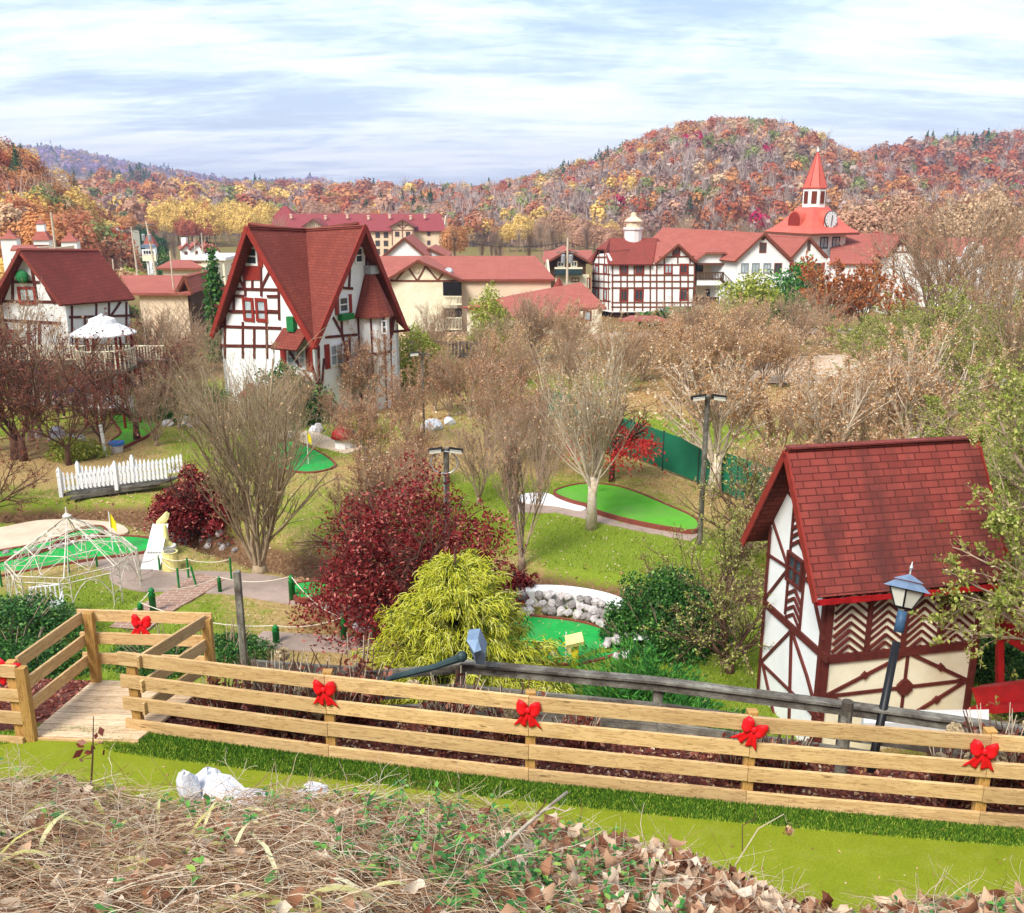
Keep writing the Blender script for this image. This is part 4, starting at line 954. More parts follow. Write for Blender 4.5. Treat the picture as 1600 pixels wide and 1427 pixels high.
seg+=[[(1030,402),(1085,401)],[(1038,402),(1038,412)],[(1078,401),(1078,412)],[(1059,401),(1059,412)]]
wi.beams(seg,.16,'timberfar')
seg=[]
for x_ in (928,936,944,951): seg.append([(x_,413),(x_,484)])
for y_ in (413,428,440,450,470): seg.append([(925,y_-1),(954,y_+1)])
seg+=[[(936,390),(936,413)],[(945,390),(945,413)],[(930,402),(950,402)]]
lb.beams(seg,.16,'timberfar')
for x0_,x1_,y0_,y1_ in ((968,982,414,429),(993,1007,414,429),(968,982,452,471),(992,1006,452,471),(1038,1051,413,428),(1062,1075,412,428),(1062,1075,450,470),(1051,1063,388,400)): wi.win(x0_,y0_,x1_,y1_,'redtrim',.14,(1,0),pane='curtain' if x0_==1038 else 'glass')
for x0_,x1_,y0_,y1_ in ((930,936,414,428),(943,949,414,428),(930,936,450,466),(943,949,451,470)): lb.win(x0_,y0_,x1_,y1_,'redtrim',.12,(0,0),pane='curtain')
# round chimney
a_=atY(989,376,Yi+5.5); q=MB(); q.lathe((a_[0],a_[1],a_[2]-1.),[(1.05,0),(1.05,2.2),(1.2,2.3),(1.2,2.5)],12); q.build('chimney',M['whiteconc'],t_)
q=MB(); q.lathe((a_[0],a_[1],a_[2]+1.5),[(.85,0),(.85,.7),(1.1,.75),(.35,1.3),(.3,1.7),(.1,1.75)],10); q.build('chimney_cap',M['tanwall'],t_)
q=MB(); q.box(fx0,Yi+.4,zb_-1.4,fx1,Yi+8,zb_); q.build('undercroft',M['darkwood'],t_)
# balcony block
bx0,bx1=1087,1147
wb=Wall((atY(bx0,450,Yi+2)[0],Yi+2),(atY(bx1,450,Yi+2)[0],Yi+2),t_); zb2=wb.px(1110,486)[1]
wb.panel([(0,zb2),(wb.L,zb2),(wb.L,wb.px(1110,404)[1]),(0,wb.px(1110,404)[1])],M['tanwall'],.2,'balcony_wall')
bf=Wall((atY(bx0,450,Yi)[0]+.32,Yi+.1),(atY(bx1,450,Yi)[0],Yi+.1),t_)
def bp(x0_,y0_,x1_,y1_,m,name,d=0,th=.2): 
    a=bf.px(x0_,y0_); b=bf.px(x1_,y1_); bf.panel([(a[0],b[1]),(b[0],b[1]),(b[0],a[1]),(a[0],a[1])],M[m],th,name,d=d)
a=bf.px(1090,411);b=bf.px(1145,411); bf.panel([(a[0],a[1]),(b[0],a[1]),(b[0],bf.px(1147,405)[1]),(bf.px(1133,394)[0],bf.px(1133,395)[1]),(bf.px(1104,394)[0],bf.px(1104,395)[1]),(a[0],bf.px(1088,406)[1])],M['white'],.2,'gable_wall')
bp(1089,437,1147,446,'white','floor_band',0,2.1); bp(1087,477,1122,484,'white','floor_band',0,2.1)
bp(1089,412,1146,414,'timberfar','beam',.05)
for y0_,x1_,y1_ in ((426,1146,437),(465,1122,477)):
    a=bf.px(1088,y0_); b=bf.px(x1_,y1_); q=MB(); q.beam(bf.pt(a[0],a[1],.06),bf.pt(b[0],a[1],.06),.1,.14); q.beam(bf.pt(a[0],b[1]+.1,.06),bf.pt(b[0],b[1]+.1,.06),.1,.1)
    for i in range(26): u_=a[0]+(b[0]-a[0])*i/25; q.beam(bf.pt(u_,b[1],.06),bf.pt(u_,a[1],.06),.07,.09)
    q.build('balcony_railing',M['darkwood'],t_)
wb.win(1121,413,1132,436,'timberfar',.1,(0,0),name='door'); wb.win(1102,452,1113,466,'timberfar',.1,(0,0),name='door'); wb.win(1088,413,1099,425,'timberfar',.1,(0,0)); wb.win(1137,413,1145,425,'timberfar',.1,(0,0))
q=MB(); a=bf.pt(*bf.px(1124,436),.5); b=bf.pt(*bf.px(1140,452),.5); q.beam(a,b,.1,.25); a2=a+np.array([0,-.9,0]);b2=b+np.array([0,-.9,0]); q.beam(a2,b2,.1,.25); q.beam(a2+np.array([0,0,.9]),b2+np.array([0,0,.9]),.08,.08)
for i in range(8): f=i/7; q.beam(a2+(b2-a2)*f,a2+(b2-a2)*f+np.array([0,0,.9]),.05,.05)
q.build('stair',M['darkwood'],t_)
P=lambda x_,y_,Y_: atY(x_,y_,Y_)
roof('roof',[[P(1066,400,Yi+6),P(1112,399,Yi+6),P(1103,394,Yi-.4),P(1086,407,Yi-.4)],[P(1103,394,Yi-.4),P(1134,394,Yi-.4),P(1124,382,Yi+5),P(1110,380,Yi+7)],[P(1134,394,Yi-.4),P(1149,406,Yi-.4),P(1140,392,Yi+6),P(1124,382,Yi+5)]],M['shingleC'],t_,.18)
# white gabled wing
t_=thing('white_gabled_hall','white hall with a broad brick red gable roof and a row of four windows','building',(*atY(1192,480,110)[:2],-4))
wg2=gable_front(t_,1147,1194,1239,408,364,495,110,16,M['white'],M['shingleC'],.35,side=-.55)
for x0_,x1_,f_ in ((1158,1170,'greymetal'),(1175,1187,'greymetal'),(1193,1205,'greymetal'),(1210,1222,'timberfar')): wg2.win(x0_,411,x1_,427,f_,.12,(1,0),pane='curtain' if f_=='greymetal' else 'glass')
wg2.win(1187,379,1198,395,'timberfar',.14,(1,0)); wg2.win(1190,368,1195,375,'timberfar',.1,(0,0)); wg2.win(1196,446,1203,462,'timberfar',.12,(0,0),pane='curtain')
roof('roof',[[P(1152,392,118),P(1100,366,122),P(1194,364.5,122),P(1194,366,112)]],M['shingleC'],t_,.15) if 0 else None
t_=thing('small_gabled_wing','narrower bluish white wing with red shutters left of the clock tower base','building',(*atY(1264,430,111)[:2],-4))
wg3=gable_front(t_,1236,1264,1293,402,370,480,111,13,M['white'],M['shingleC'],.3,side=-.5)
wg3.win(1237+2,411,1254,425,'timberfar',.12,(1,0),shut='redtrim'); wg3.win(1270,411,1284,425,'timberfar',.12,(1,0),shut='redtrim')
wg3.win(1262,377,1267,392,'timberfar',.1,(0,0))
# --- clock tower
Yt=124.; ct=atY(1272,310,Yt); t_=thing('clock_tower','clock tower with a bright red flared roof and slender red spire','clock tower',(ct[0],ct[1],-4))
rt=math.radians(28)
def rot(a,b): return np.array([ct[0]+a*math.cos(rt)-b*math.sin(rt),ct[1]+a*math.sin(rt)+b*math.cos(rt)])
zE=ztop(364,Yt-3); zS=ztop(325,Yt); zT=ztop(293,Yt); zA=ztop(236,Yt)
hb=2.95
q=MB(); c4=[rot(-hb,-hb),rot(hb,-hb),rot(hb,hb),rot(-hb,hb)]; q.prism([(*p,-4) for p in c4],(0,0,zE+4)); q.build('wall',M['white'],t_)
r0=hb*1.38*math.sqrt(2); q=MB(); q.lathe((ct[0],ct[1],zE),[(r0,-.28),(r0,0)],4,rot=rt+math.pi/4); q.build('cornice',M['timberfar'],t_)
hh=zS-zE; q=MB(); q.lathe((ct[0],ct[1],zE+.003),[(r0,0),(r0*.80,hh*.20),(r0*.62,hh*.46),(r0*.47,hh*.74),(r0*.32,hh*1.05)],4,rot=rt+math.pi/4); q.build('flared_roof',M['redmetal'],t_)
q=MB(); q.lathe((ct[0],ct[1],zS-.3),[(1.45,0),(1.45,zT-zS+.3)],8,rot=rt+math.pi/8); q.build('belfry',M['white'],t_)
q=MB(); q.lathe((ct[0],ct[1],zT),[(1.55,-.15),(1.6,0),(1.5,.1),(.08,zA-zT)],8,rot=rt+math.pi/8); q.build('spire',M['redmetal'],t_)
q=MB()
for k in range(8):
    a=rt+math.pi/8+k*math.pi/4; q.tube([(ct[0]+1.5*math.cos(a),ct[1]+1.5*math.sin(a),zT+.1),(ct[0]+.08*math.cos(a),ct[1]+.08*math.sin(a),zA)],[.05,.02],4)
q.build('spire_ribs',M['redpaint'],t_)
q=MB(); q.lathe((ct[0],ct[1],zA-.1),[(.16,0),(.18,.15),(.03,.55)],8); q.build('finial',M['whitepaint'],t_)
for k in range(8):
    a=rt+k*math.pi/4-math.pi/2
    if math.sin(a)>.2: continue
    cc=np.array([ct[0]+1.35*math.cos(a),ct[1]+1.35*math.sin(a)]); tu=np.array([-math.sin(a),math.cos(a)])*.4
    Wl=Wall(cc-tu,cc+tu,t_); Wl.win(.08,zS+.55,.72,zT-.45,'timberfar',.08,(0,0),pane='redtrim',px=False,name='louvre',louver=True)
for sd_,(ax_,kind) in enumerate((((-1,0),'louvre'),((0,-1),'clock'))):
    dirv=rot(*ax_)-ct[:2]; dirv/=np.linalg.norm(dirv); tu=np.array([-dirv[1],dirv[0]])
    f=ct[:2]+dirv*(3.0); zc2=zE+hh*.52; r_=1.12
    q=MB(); n=14; prof2=[(r_*math.cos(math.pi*i/n),r_*math.sin(math.pi*i/n)) for i in range(n+1)]+[(-r_,-1.0),(r_,-1.0)]
    P3=[np.array([*(f+tu*a),zc2+b]) for a,b in prof2]; q.prism(P3,tuple(-dirv*2.6)+(0,)); q.build('dormer',M['redmetal'],t_)
    q=MB(); 
    P4=[np.array([*(f+dirv*.03+tu*a*.86),zc2+b*.86-.05]) for a,b in prof2]; q.prism(P4,tuple(dirv*.04)+(0,)); d_=q.build('dormer_front',M['white'] if kind=='clock' else M['redtrim'],t_)
    if kind=='clock':
        def disc(r,d,m,name,par):
            q=MB(); P5=[np.array([*(f+dirv*d+tu*r*math.cos(a)),zc2+.05+r*math.sin(a)]) for a in np.linspace(0,2*math.pi,28,endpoint=False)]; q.prism(P5,tuple(dirv*.06)+(0,)); return q.build(name,m,par)
        cf=disc(1.08,.08,M['darkgreenmetal'],'clock_rim',t_); disc(.97,.15,M['whitepaint'],'clock_face',cf)
        q=MB()
        def hand(a,l,w): 
            c0=np.array([*(f+dirv*.24),zc2+.05]); e=c0+np.array([*(tu*math.sin(a)),math.cos(a)])*np.array([1,1,1])*l; q.beam(c0-(e-c0)*.15,e,w,.03)
        hand(.12*1,.55,.16); hand(3.24,.72,.12)
        q.build('clock_hands',M['darkgreenmetal'],cf)
        q=MB()
        for k in range(12):
            a=k*math.pi/6; c0=np.array([*(f+dirv*.23+tu*math.sin(a)*.84),zc2+.05+math.cos(a)*.84]); q.obox(c0,np.array([*tu,0])*.03,np.array([*dirv,0])*.01,(0,0,.07))
        q.build('hour_marks',M['black'],cf)
wt_=Wall(rot(-hb,-hb),rot(hb,-hb),t_)
wt_.win(1.6,zE-1.9,2.9,zE-.5,'darkgreenmetal',.14,(1,0),px=False,pane='curtain'); wt_.win(3.6,zE-1.9,4.9,zE-.5,'darkgreenmetal',.14,(1,0),px=False,pane='curtain')
# roofs to the right of the tower
t_=thing('gabled_shop','long brick red roofed building with a timbered gable right of the clock tower','building',(*atY(1360,420,122)[:2],-4))
ws_=slope_front(t_,(1300,364),(1410,365),(1296,412),(1372,412),126,117,M['shingleC'],M['white'],450)
wq=gable_front(t_,1383,1410,1434,402,366,450,116,9,M['white'],M['shingleC'],.4)
wq.beams([[(1392,394),(1428,394)],[(1400,382),(1420,382)],[(1410,368),(1410,394)],[(1398,394),(1410,375),(1422,394)],[(1396,394),(1396,430)]],.2,'timberfar')
t_=thing('pale_roofed_shop','salmon roofed row seen through bare branches at the right','building',(*atY(1500,420,125)[:2],-4))
ws2=slope_front(t_,(1416,372),(1600,370),(1410,402),(1610,402),130,123,M['shingleC'],M['white'],450)
t_=thing('curved_gable_facade','white curved gable front with a round vent among the right hand trees','building',(*atY(1520,430,118)[:2],-4))
cw_=Wall((atY(1503,420,118)[0],118),(atY(1537,420,118)[0],118),t_)
pts=[(0,-4.5),(cw_.L,-4.5)]+[(cw_.L/2+cw_.L/2*math.cos(a),cw_.px(1520,402)[1]+(cw_.px(1520,379)[1]-cw_.px(1520,402)[1])*math.sin(a)**.8) for a in np.linspace(0,math.pi,12)]
cw_.panel(pts,M['whitepaint'],.4); c_=(cw_.L/2,cw_.px(1520,386)[1]); q=MB(); q.tube([cw_.pt(*c_,0),cw_.pt(*c_,.12)],.3,12); q.build('round_vent',M['timberfar'],t_)
q=MB(); a_=cw_.pt(0,-4.5,-.4); b_=cw_.pt(cw_.L,-4.5,-.4); q.box(a_[0]+.2,a_[1],-4.5,b_[0]-.2,a_[1]+5,cw_.px(1520,402)[1]-.3); q.build('side_wall',M['white'],t_)
# --- far left town
t_=thing('long_motel','long cream motel with a straight brick red roof below the orange hill','motel',(*atY(120,385,200)[:2],-7.5))
lm=slope_front(t_,(42,354),(186,354),(36,365.5),(180,365.5),205,198,M['shingleC'],M['creamfar'],387,.4)
lm.beams([[(x_,366),(x_,386)] for x_ in range(46,182,6)],.14,'timberfar'); lm.beams([[(38,376),(180,376)]],.14,'timberfar')
ge=Wall((atY(180,380,198.5)[0],198.5),(atY(198,380,206)[0],206),t_); ge.panel([(0,-9),(ge.L,-9),(ge.L,ge.px(197,363)[1]),(ge.L*.35,ge.px(187,356)[1]),(0,ge.px(180,366)[1])],M['white'],.3,'end_wall')
ge.win(181.5,366,184.5,371,'timberfar',.1,(0,0)); ge.win(181.5,376,184.5,381,'timberfar',.1,(0,0))
for y_ in (358,366,376): 
    a=ge.px(189,y_); b=ge.px(196,y_); q=MB(); q.beam(ge.pt(a[0],a[1],.6),ge.pt(b[0],a[1],.6),1.2,.6); q.build('balcony',M['timberfar'],t_)
for x_ in (60,137): q=MB(); a_=atY(x_,352,205); q.box(a_[0]-.9,204.5,a_[2]-.8,a_[0]+.9,205.6,a_[2]+.6); q.box(a_[0]-1.05,204.3,a_[2]+.6,a_[0]+1.05,205.8,a_[2]+.8); q.build('chimney',M['whitepaint'],t_)
def turret(px,yt,ye,yw,w,Y,label,tiers=False):
    a=atY(px,ye,Y); t_=thing('turreted_pavilion',label,'building',(a[0],a[1],gz(a[0],a[1]))); r=w/1500*Y/2*1.1
    zt3=ztop(yt,Y); ze3=a[2]
    q=MB()
    if tiers:
        zmid=ze3+(zt3-ze3)*.42; q.lathe((a[0],a[1],ze3),[(r*1.3,0),(r*.62,zmid-ze3)],4,rot=math.pi/4+.2); q.lathe((a[0],a[1],zmid+.9),[(r*.68,0),(.02,zt3-zmid-.9)],4,rot=math.pi/4+.2)
    else: q.lathe((a[0],a[1],ze3),[(r*1.3,0),(r*.5,(zt3-ze3)*.45),(.02,zt3-ze3)],4,rot=math.pi/4+.2)
    q.build('roof',M['shingleC'],t_)
    q=MB()
    if tiers: q.lathe((a[0],a[1],zmid-.1),[(r*.55,0),(r*.55,1.1)],4,rot=math.pi/4+.2)
    q.lathe((a[0],a[1],-5.5),[(r*1.1,0),(r*1.1,ze3+5.55)],4,rot=math.pi/4+.2); q.build('wall',M['white'],t_)
turret(67,343,375,0,26,120,'white pavilion with a two tiered pointed red roof left of the utility pole',True)
turret(110,361,377,0,26,118,'white pavilion with a single pointed red roof right of the utility pole')
turret(16,358,373,0,26,122,'pointed red roofed pavilion at the left edge of the town')
t_=thing('salmon_roofed_shop','low salmon roofed shop in front of the pointed pavilions','building',(*atY(42,385,95)[:2],-3.2))
slope_front(t_,(20,383),(50,383),(16,390),(66,390),98,94,M['shingleC'],M['tanwall'],410)
t_=thing('red_hipped_shop','cream shop with a low hipped red roof and faded frieze by the parking lot','building',(*atY(280,420,100)[:2],-3.4))
hs=slope_front(t_,(268,406),(296,406),(243,418.5),(320,418.5),103,99,M['shingleC'],M['creamfar'],432,.5)
t_=thing('brick_red_roofed_shop','building with a broad faded red roof between the two steep houses','building',(*atY(240,450,72)[:2],-2))
slope_front(t_,(188,430),(290,430),(205,458),(298,458),76,71,M['shingleC'],M['tanwall'],500,.4)
gable_front(t_,276,290,303,458,430,500,71.5,5,M['darkwood'],M['shingleC'],.3)
t_=thing('flat_roofed_shop','long low cream flat roofed shop front beyond the parking lot','building',(*atY(320,410,120)[:2],-4.2))
q=MB(); a_=atY(298,407,118); b_=atY(350,407,118); q.box(a_[0],118,-4.6,b_[0],126,a_[2]); q.build('wall',M['creamfar'],t_)
q=MB(); q.box(a_[0]-.3,117.7,a_[2],b_[0]+.3,126.3,a_[2]+.35); q.build('parapet',M['whitepaint'],t_)
for i,(x0_,x1_,ya_,ye_,yb_) in enumerate(((282,300,380,391,403),(296,318,378,390,403),(316,330,381,391,403),(322,345,384,392,403))):
    t_=thing('small_shop','small red roofed white shop %s'%(['with a chimney, leftmost of the shop cluster behind the poles','with the highest roof in the shop cluster behind the poles','narrow and squeezed in the shop cluster behind the poles','at the right end of the shop cluster'][i]),'shop',(*atY((x0_+x1_)/2,400,160)[:2],-6))
    w_=gable_front(t_,x0_,(x0_+x1_)/2+3,x1_,ye_,ya_,yb_+3,160-3*i,8,M['white'],M['shingleC'],.3,side=-.4)
    w_.win((x0_+x1_)/2-3,ye_+2,(x0_+x1_)/2+2,ye_+7,'timberfar',.12,(0,0))
    if i==0: q=MB(); a_=atY(290,379,164); q.box(a_[0]-.4,163,a_[2]-1.5,a_[0]+.4,164,a_[2]+.8); q.build('chimney',M['whitepaint'],t_)
# hilltop house
hp=atY(244,300,905); t_=thing('hilltop_house','long white house with pale roof in the clearing on the ridge','house',hp)
q=MB(); q.box(hp[0]-8,903,hp[2]-6,hp[0]+9,912,hp[2]+1.6); q.build('wall',M['whitepaint'],t_)
roof('roof',[[(hp[0]-9,902,hp[2]+1.5),(hp[0]+10,902,hp[2]+1.5),(hp[0]+8,907,hp[2]+4.5),(hp[0]-6,907,hp[2]+4.5)]],M['tanwall'],t_,.4)
q=MB()
for k in range(6): q.box(hp[0]-7+k*2.6,902.8,hp[2]-1.5,hp[0]-6+k*2.6,902.99,hp[2]+.4)
q.build('window',M['glass'],t_)
t_=thing('hilltop_barn','small pale outbuilding left of the white hilltop house','barn',atY(229,303,900))
q=MB(); p_=atY(229,303,900); q.box(p_[0]-3.5,899,p_[2]-5,p_[0]+3.5,905,p_[2]+.5); q.build('wall',M['tanwall'],t_)
roof('roof',[[(p_[0]-4,898,p_[2]+.5),(p_[0]+4,898,p_[2]+.5),(p_[0]+3.5,902,p_[2]+2.2),(p_[0]-3.5,902,p_[2]+2.2)]],M['whitepaint'],t_,.3)
# clearing
cl_=[]
for a,b in ((180,317),(200,311),(222,304),(240,301),(262,303),(272,308),(268,316),(240,318),(205,320)): cl_.append(atY(a,b,880))
o=MB().slab(cl_,.5).build('meadow',plain('dry_meadow',(.50,.34,.20),(.38,.26,.14),.05,.95,0)); o['kind']='structure'
# parking lot and road sheets
def gsheet(name,pts,m,dz=.05,n=26):
    P=[foot(a,b)[:2] for a,b in pts]; 
    xs=[p[0] for p in P]; ys=[p[1] for p in P]
    # triangulated grid clipped by rows
    mb=MB(); N=24; ys_=np.linspace(min(ys),max(ys),N); rows=[]
    for y_ in ys_:
        c=[]
        for (ax,ay),(bx,by) in zip(P,P[1:]+P[:1]):
            if (ay-y_)*(by-y_)<=0 and abs(ay-by)>1e-9: c.append(ax+(bx-ax)*(y_-ay)/(by-ay))
        if len(c)>=2: rows.append((y_,min(c),max(c)))
    K=8; vs=[];fs=[]
    for y_,a,b in rows:
        for k in range(K+1): x_=a+(b-a)*k/K; vs.append((x_,y_,gz(x_,y_)+dz))
    for i in range(len(rows)-1):
        for k in range(K): j=i*(K+1)+k; fs.append((j,j+1,j+K+2,j+K+1))
    mb.add(vs,fs); o=mb.build(name,m); o['kind']='structure'; return o
asph=plain('pale_asphalt',(.62,.60,.60),(.50,.48,.48),.4,.9,.1)
gsheet('parking_lot',[(180,418),(330,418),(345,440),(250,455),(190,445)],asph,.06)
gsheet('road',[(925,520),(1330,515),(1345,522),(930,532)],plain('worn_road',(.52,.42,.34),(.40,.30,.24),.3,.9,.1),.08)
gsheet('dirt_path',[(1180,560),(1500,555),(1600,600),(1500,612),(1300,592),(1170,600)],plain('pale_leafy_path',(.62,.50,.38),(.45,.28,.15),.8,.95,.2),.06)
# ---------------------------------------------------------------- new board fence, deck, bows, old fence
sz=STRIPZ; rz_=random.Random(5)
def board(mb_or,name,p,q,w,h,m,par,up=(0,0,1)):
    b=MB(); b.beam(p,q,w,h,up); return b.build(name,m,par,bevel=.004)
fpx=[(212,1143),(515,1184),(826,1221),(1165,1256),(1528,1290),(1950,1322)]
FP=[np.array([*atZ(a,b,sz)[:2],sz]) for a,b in fpx]
t_=thing('board_fence','new yellow pine fence of four long boards running along the putting strip','fence',FP[1])
nb=np.array([.0,1,0])
hts=[1.045,.72,.405,.085]
# joints: each row made of boards meeting at posts
joints=[[0,2,5],[0,1,3,5],[0,2,4,5],[0,1,3,5]]
for r,hz in enumerate(hts):
    J=joints[r]
    for a,b in zip(J[:-1],J[1:]):
        for i in range(a,b):      # follow each bay; pieces of a board between posts
            p,q=FP[i].copy(),FP[i+1].copy(); d=(q-p)/np.linalg.norm(q-p); p=p+d*.002; q=q-d*.002
            if i==0: p=p-d*.13
            p[2]+=hz+rz_.uniform(-.008,.008); q[2]+=hz+rz_.uniform(-.008,.008)
            board(None,'rail',p,q,.04,.185 if r<3 else .17,M['newwood'],t_)
for i,p in enumerate(FP):
    c=p+np.array([0.02,.075,0]); b=MB(); b.box(c[0]-.06,c[1]-.05,sz-.3,c[0]+.06,c[1]+.05,sz+1.17 if 0<i else sz+1.08,axis=(0,0,1)); b.build('post',M['postwood'],t_,bevel=.005)
# deck
DFL,DFR,DBL,DBR=[np.array(v) for v in ((-6.25,10.98),(-4.80,10.88),(-6.02,12.45),(-4.32,12.32))]
t_=thing('wooden_deck','small pine plank deck with a three board railing opening onto the strip','deck',(*((DFL+DBR)/2),sz))
npk=10
for i in range(npk):
    f0,f1=i/npk,(i+.93)/npk
    a=DFL+(DBL-DFL)*f0; b=DFR+(DBR-DFR)*f0; c=DFR+(DBR-DFR)*f1; d=DFL+(DBL-DFL)*f1
    q=MB(); q.slab([(*a,sz+.045+.002*(i%3)),(*b,sz+.045),(*c,sz+.045),(*d,sz+.045)],.04,axis=(1,0,0)); q.build('plank',M['deckwood'],t_)
q=MB(); q.beam((*DFL+np.array([-.02,-.03]),sz-.0),(*DFR+np.array([.02,-.03]),sz-.0),.04,.08); q.build('fascia_board',M['newwood'],t_)
def drail(a,b,z,h=.15,out=(0,0)): board(None,'rail',(a[0]+out[0],a[1]+out[1],z),(b[0]+out[0],b[1]+out[1],z),.04,h,M['newwood'],t_)
for z in (1.05,.70,.38):
    drail(DBL+np.array([-.12,0]),DBR+np.array([.12,0]),sz+z,.17,(0,.02)); drail(DFL+np.array([0,.05]),DBL-np.array([0,.07]),sz+z+.002,.17,(-.03,0)); drail(DFR+np.array([.0,.16]),DBR-np.array([0,.04]),sz+z+.004,.17,(.05,0))
for c,hh in ((DFL,1.05),(DBL,1.12),(DBR,1.08)):
    q=MB(); q.box(c[0]+.0,c[1]-.10,sz-.6,c[0]+.13,c[1]+.0,sz+hh,axis=(0,0,1)); q.build('post',M['postwood'],t_,bevel=.005)
for c in (DBL,DBR,DFL,DFR):
    q=MB(); q.box(c[0]+.0,c[1]-.32,2.4,c[0]+.1,c[1]-.22,sz-.02,axis=(0,0,1)); q.build('support',M['darkwood'],t_)
# left fence
t_=thing('short_board_fence','three board pine fence leading off the picture left of the deck','fence',(*DFL,sz))
for z in (1.0,.66,.34):
    a=np.array([DFL[0]+.02,DFL[1]-.08,sz+z]); b=np.array([-9.3,DFL[1]+.35,sz+z]); board(None,'rail',a,b,.04,.17,M['newwood'],t_)
q=MB(); q.beam((DFL[0],DFL[1]-.12,sz+.03),(-9.3,DFL[1]+.3,sz+.03),.05,.11); q.build('base_board',M['newwood'],t_)
for x_ in (DFL[0]-.09,-7.9): q=MB(); q.box(x_-.06,DFL[1]-.03,sz-.2,x_+.06,DFL[1]+.07,sz+1.1,axis=(0,0,1)); q.build('post',M['postwood'],t_,bevel=.005)
# bows
def make_bow():
    r=thing('bow','red velvet bow','bow')
    def petal(sgn,kind):
        n,m=7,5; vs=[];fs=[]
        for i in range(n):
            u=i/(n-1)
            for j in range(m):
                v=j/(m-1)-.5
                if kind=='loop':
                    w=.03+.055*math.sin(min(1,u*1.1)*math.pi*.7); x=sgn*(.01+.12*u-.02*u*(abs(v)*2)**2); z=.02+.012*u+v*2*w; y=-.035-.035*math.sin(u*math.pi)+.012*math.cos(v*9)
                else:
                    w=.026+.04*u; x=sgn*(.012+.075*u)+v*2*w; z=-.01-.20*u+(.035*(1-abs(v)*2)*(u**6)); y=-.03-.012*math.sin(u*5)+.008*math.cos(v*9)
                vs.append((x,y,z))
        for i in range(n-1):
            for j in range(m-1): a=i*m+j; fs.append((a,a+1,a+m+1,a+m))
        k=len(vs); vs2=vs+[(x,y+(.03 if kind=='loop' else .006),z) for x,y,z in vs]; fs2=fs+[tuple(q+k for q in f[::-1]) for f in fs]
        bd=[i*m for i in range(n)]+[(n-1)*m+j for j in range(1,m)]+[i*m+m-1 for i in range(n-2,-1,-1)]+[j for j in range(m-2,0,-1)]
        for a,b in zip(bd,bd[1:]+bd[:1]): fs2.append((a,b,b+k,a+k))
        return MB().add(vs2,fs2)
    for s_ in(-1,1): petal(s_,'loop').build('loop',M['bow'],r,smooth=True); petal(s_,'tail').build('tail',M['bow'],r,smooth=True)
    q=MB(); q.ball((0,-.06,.012),.032,8,6,(1,.7,1.05)); q.build('knot',M['bow'],r,smooth=True)
    return r
bow0=make_bow()
def on_fence(px,py):
    d=ray(px,py); best=None
    for a,b in zip(FP[:-1],FP[1:]):
        u=(b-a)[:2]; n=np.array([u[1],-u[0]]); n/=np.linalg.norm(n); t=((a[:2]+n*.03-CAM[:2])@n)/(d[:2]@n); p=CAM+d*t
        f=((p-a)[:2]@u)/(u@u)
        if -.2<=f<=1.02: best=(p,math.atan2(u[1],u[0])); break
    return best
bl=[((508,1076),'red bow on the first post of the long fence right of the deck',0),((826,1108),'red bow on the fence post below the golden shrub',-.04),((1177,1138),'tilted red bow on the fence in front of the timbered house left corner',-.45),((1536,1172),'red bow at the far right of the long fence',-.12)]
for i,(pp,lab,tilt) in enumerate(bl):
    o=bow0 if i==0 else copy_tree(bow0); p,rz=on_fence(*pp); o.location=tuple(p); o.rotation_euler=(0,tilt*-1,rz); o['label']=lab; o['group']='red bows on the fences'; o.scale=(1.12,1,1.12)
o=copy_tree(bow0); p=atY(222,972,DBL[1]-.03); o.location=tuple(p); o.rotation_euler=(0,.12,-.05); o['label']='red bow on the back rail of the wooden deck'
o=copy_tree(bow0); p=atY(15,1045,DFL[1]+.02); o.location=tuple(p); o.rotation_euler=(0,.25,-.05); o['label']='red bow on the short fence at the left edge'; o.scale=(1.2,1,1.2)
# old grey fence behind
op=[((392,1034),12.0),((560,1046),11.9),((720,1040),11.9),((1030,1068),11.5),((1325,1106),11.0),((1640,1150),10.5)]
OP=[atY(a[0],a[1],b) for a,b in op]
t_=thing('weathered_fence','old grey mossy plank fence standing behind the new pine fence','fence',OP[2])
for i,(a,b) in enumerate(zip(OP[:-1],OP[1:])):
    for r,dz in enumerate((0,-.34,-.62)):
        if i==0 and r==2: continue
        off=np.array([0,0,dz-.04]); d=(b-a)/np.linalg.norm(b-a)
        q=MB(); q.beam(a+off+d*.003+np.array([0,0,-.07 if (i==1 and r==0) else 0]),b+off-d*.003,.05,.17 if r else .13); q.build('rail',M['oldwood'],t_)
    if i>1: q=MB(); q.beam(a+np.array([0,-.0,.045]),b+np.array([0,0,.045]),.15,.035); q.build('cap_board',M['oldwood'],t_)
for i,a in enumerate(OP[1:]):
    q=MB(); q.box(a[0]-.06,a[1]+.03,gz(a[0],a[1])-.3,a[0]+.06,a[1]+.14,a[2]+(.02 if i<4 else .1),axis=(0,0,1)); q.build('post',M['oldwood'],t_)
p=foot(383,1052); tp=atY(383,893,p[1]); t_=tag(MB().box(p[0]-.07,p[1]-.06,p[2]-.4,p[0]+.07,p[1]+.08,tp[2],axis=(0,0,1)).build('post',M['oldwood'],None,bevel=.01),'tall weathered grey post standing alone behind the new fence','post')
p=atY(1325,1096,10.55); t_=tag(MB().tube([(p[0],p[1],gz(p[0],p[1])-.2),(p[0],p[1],p[2])],[.075,.07],9).build('fence_post',M['oldwood'],None),'short round weathered post between the two fences left of the lamp','post')
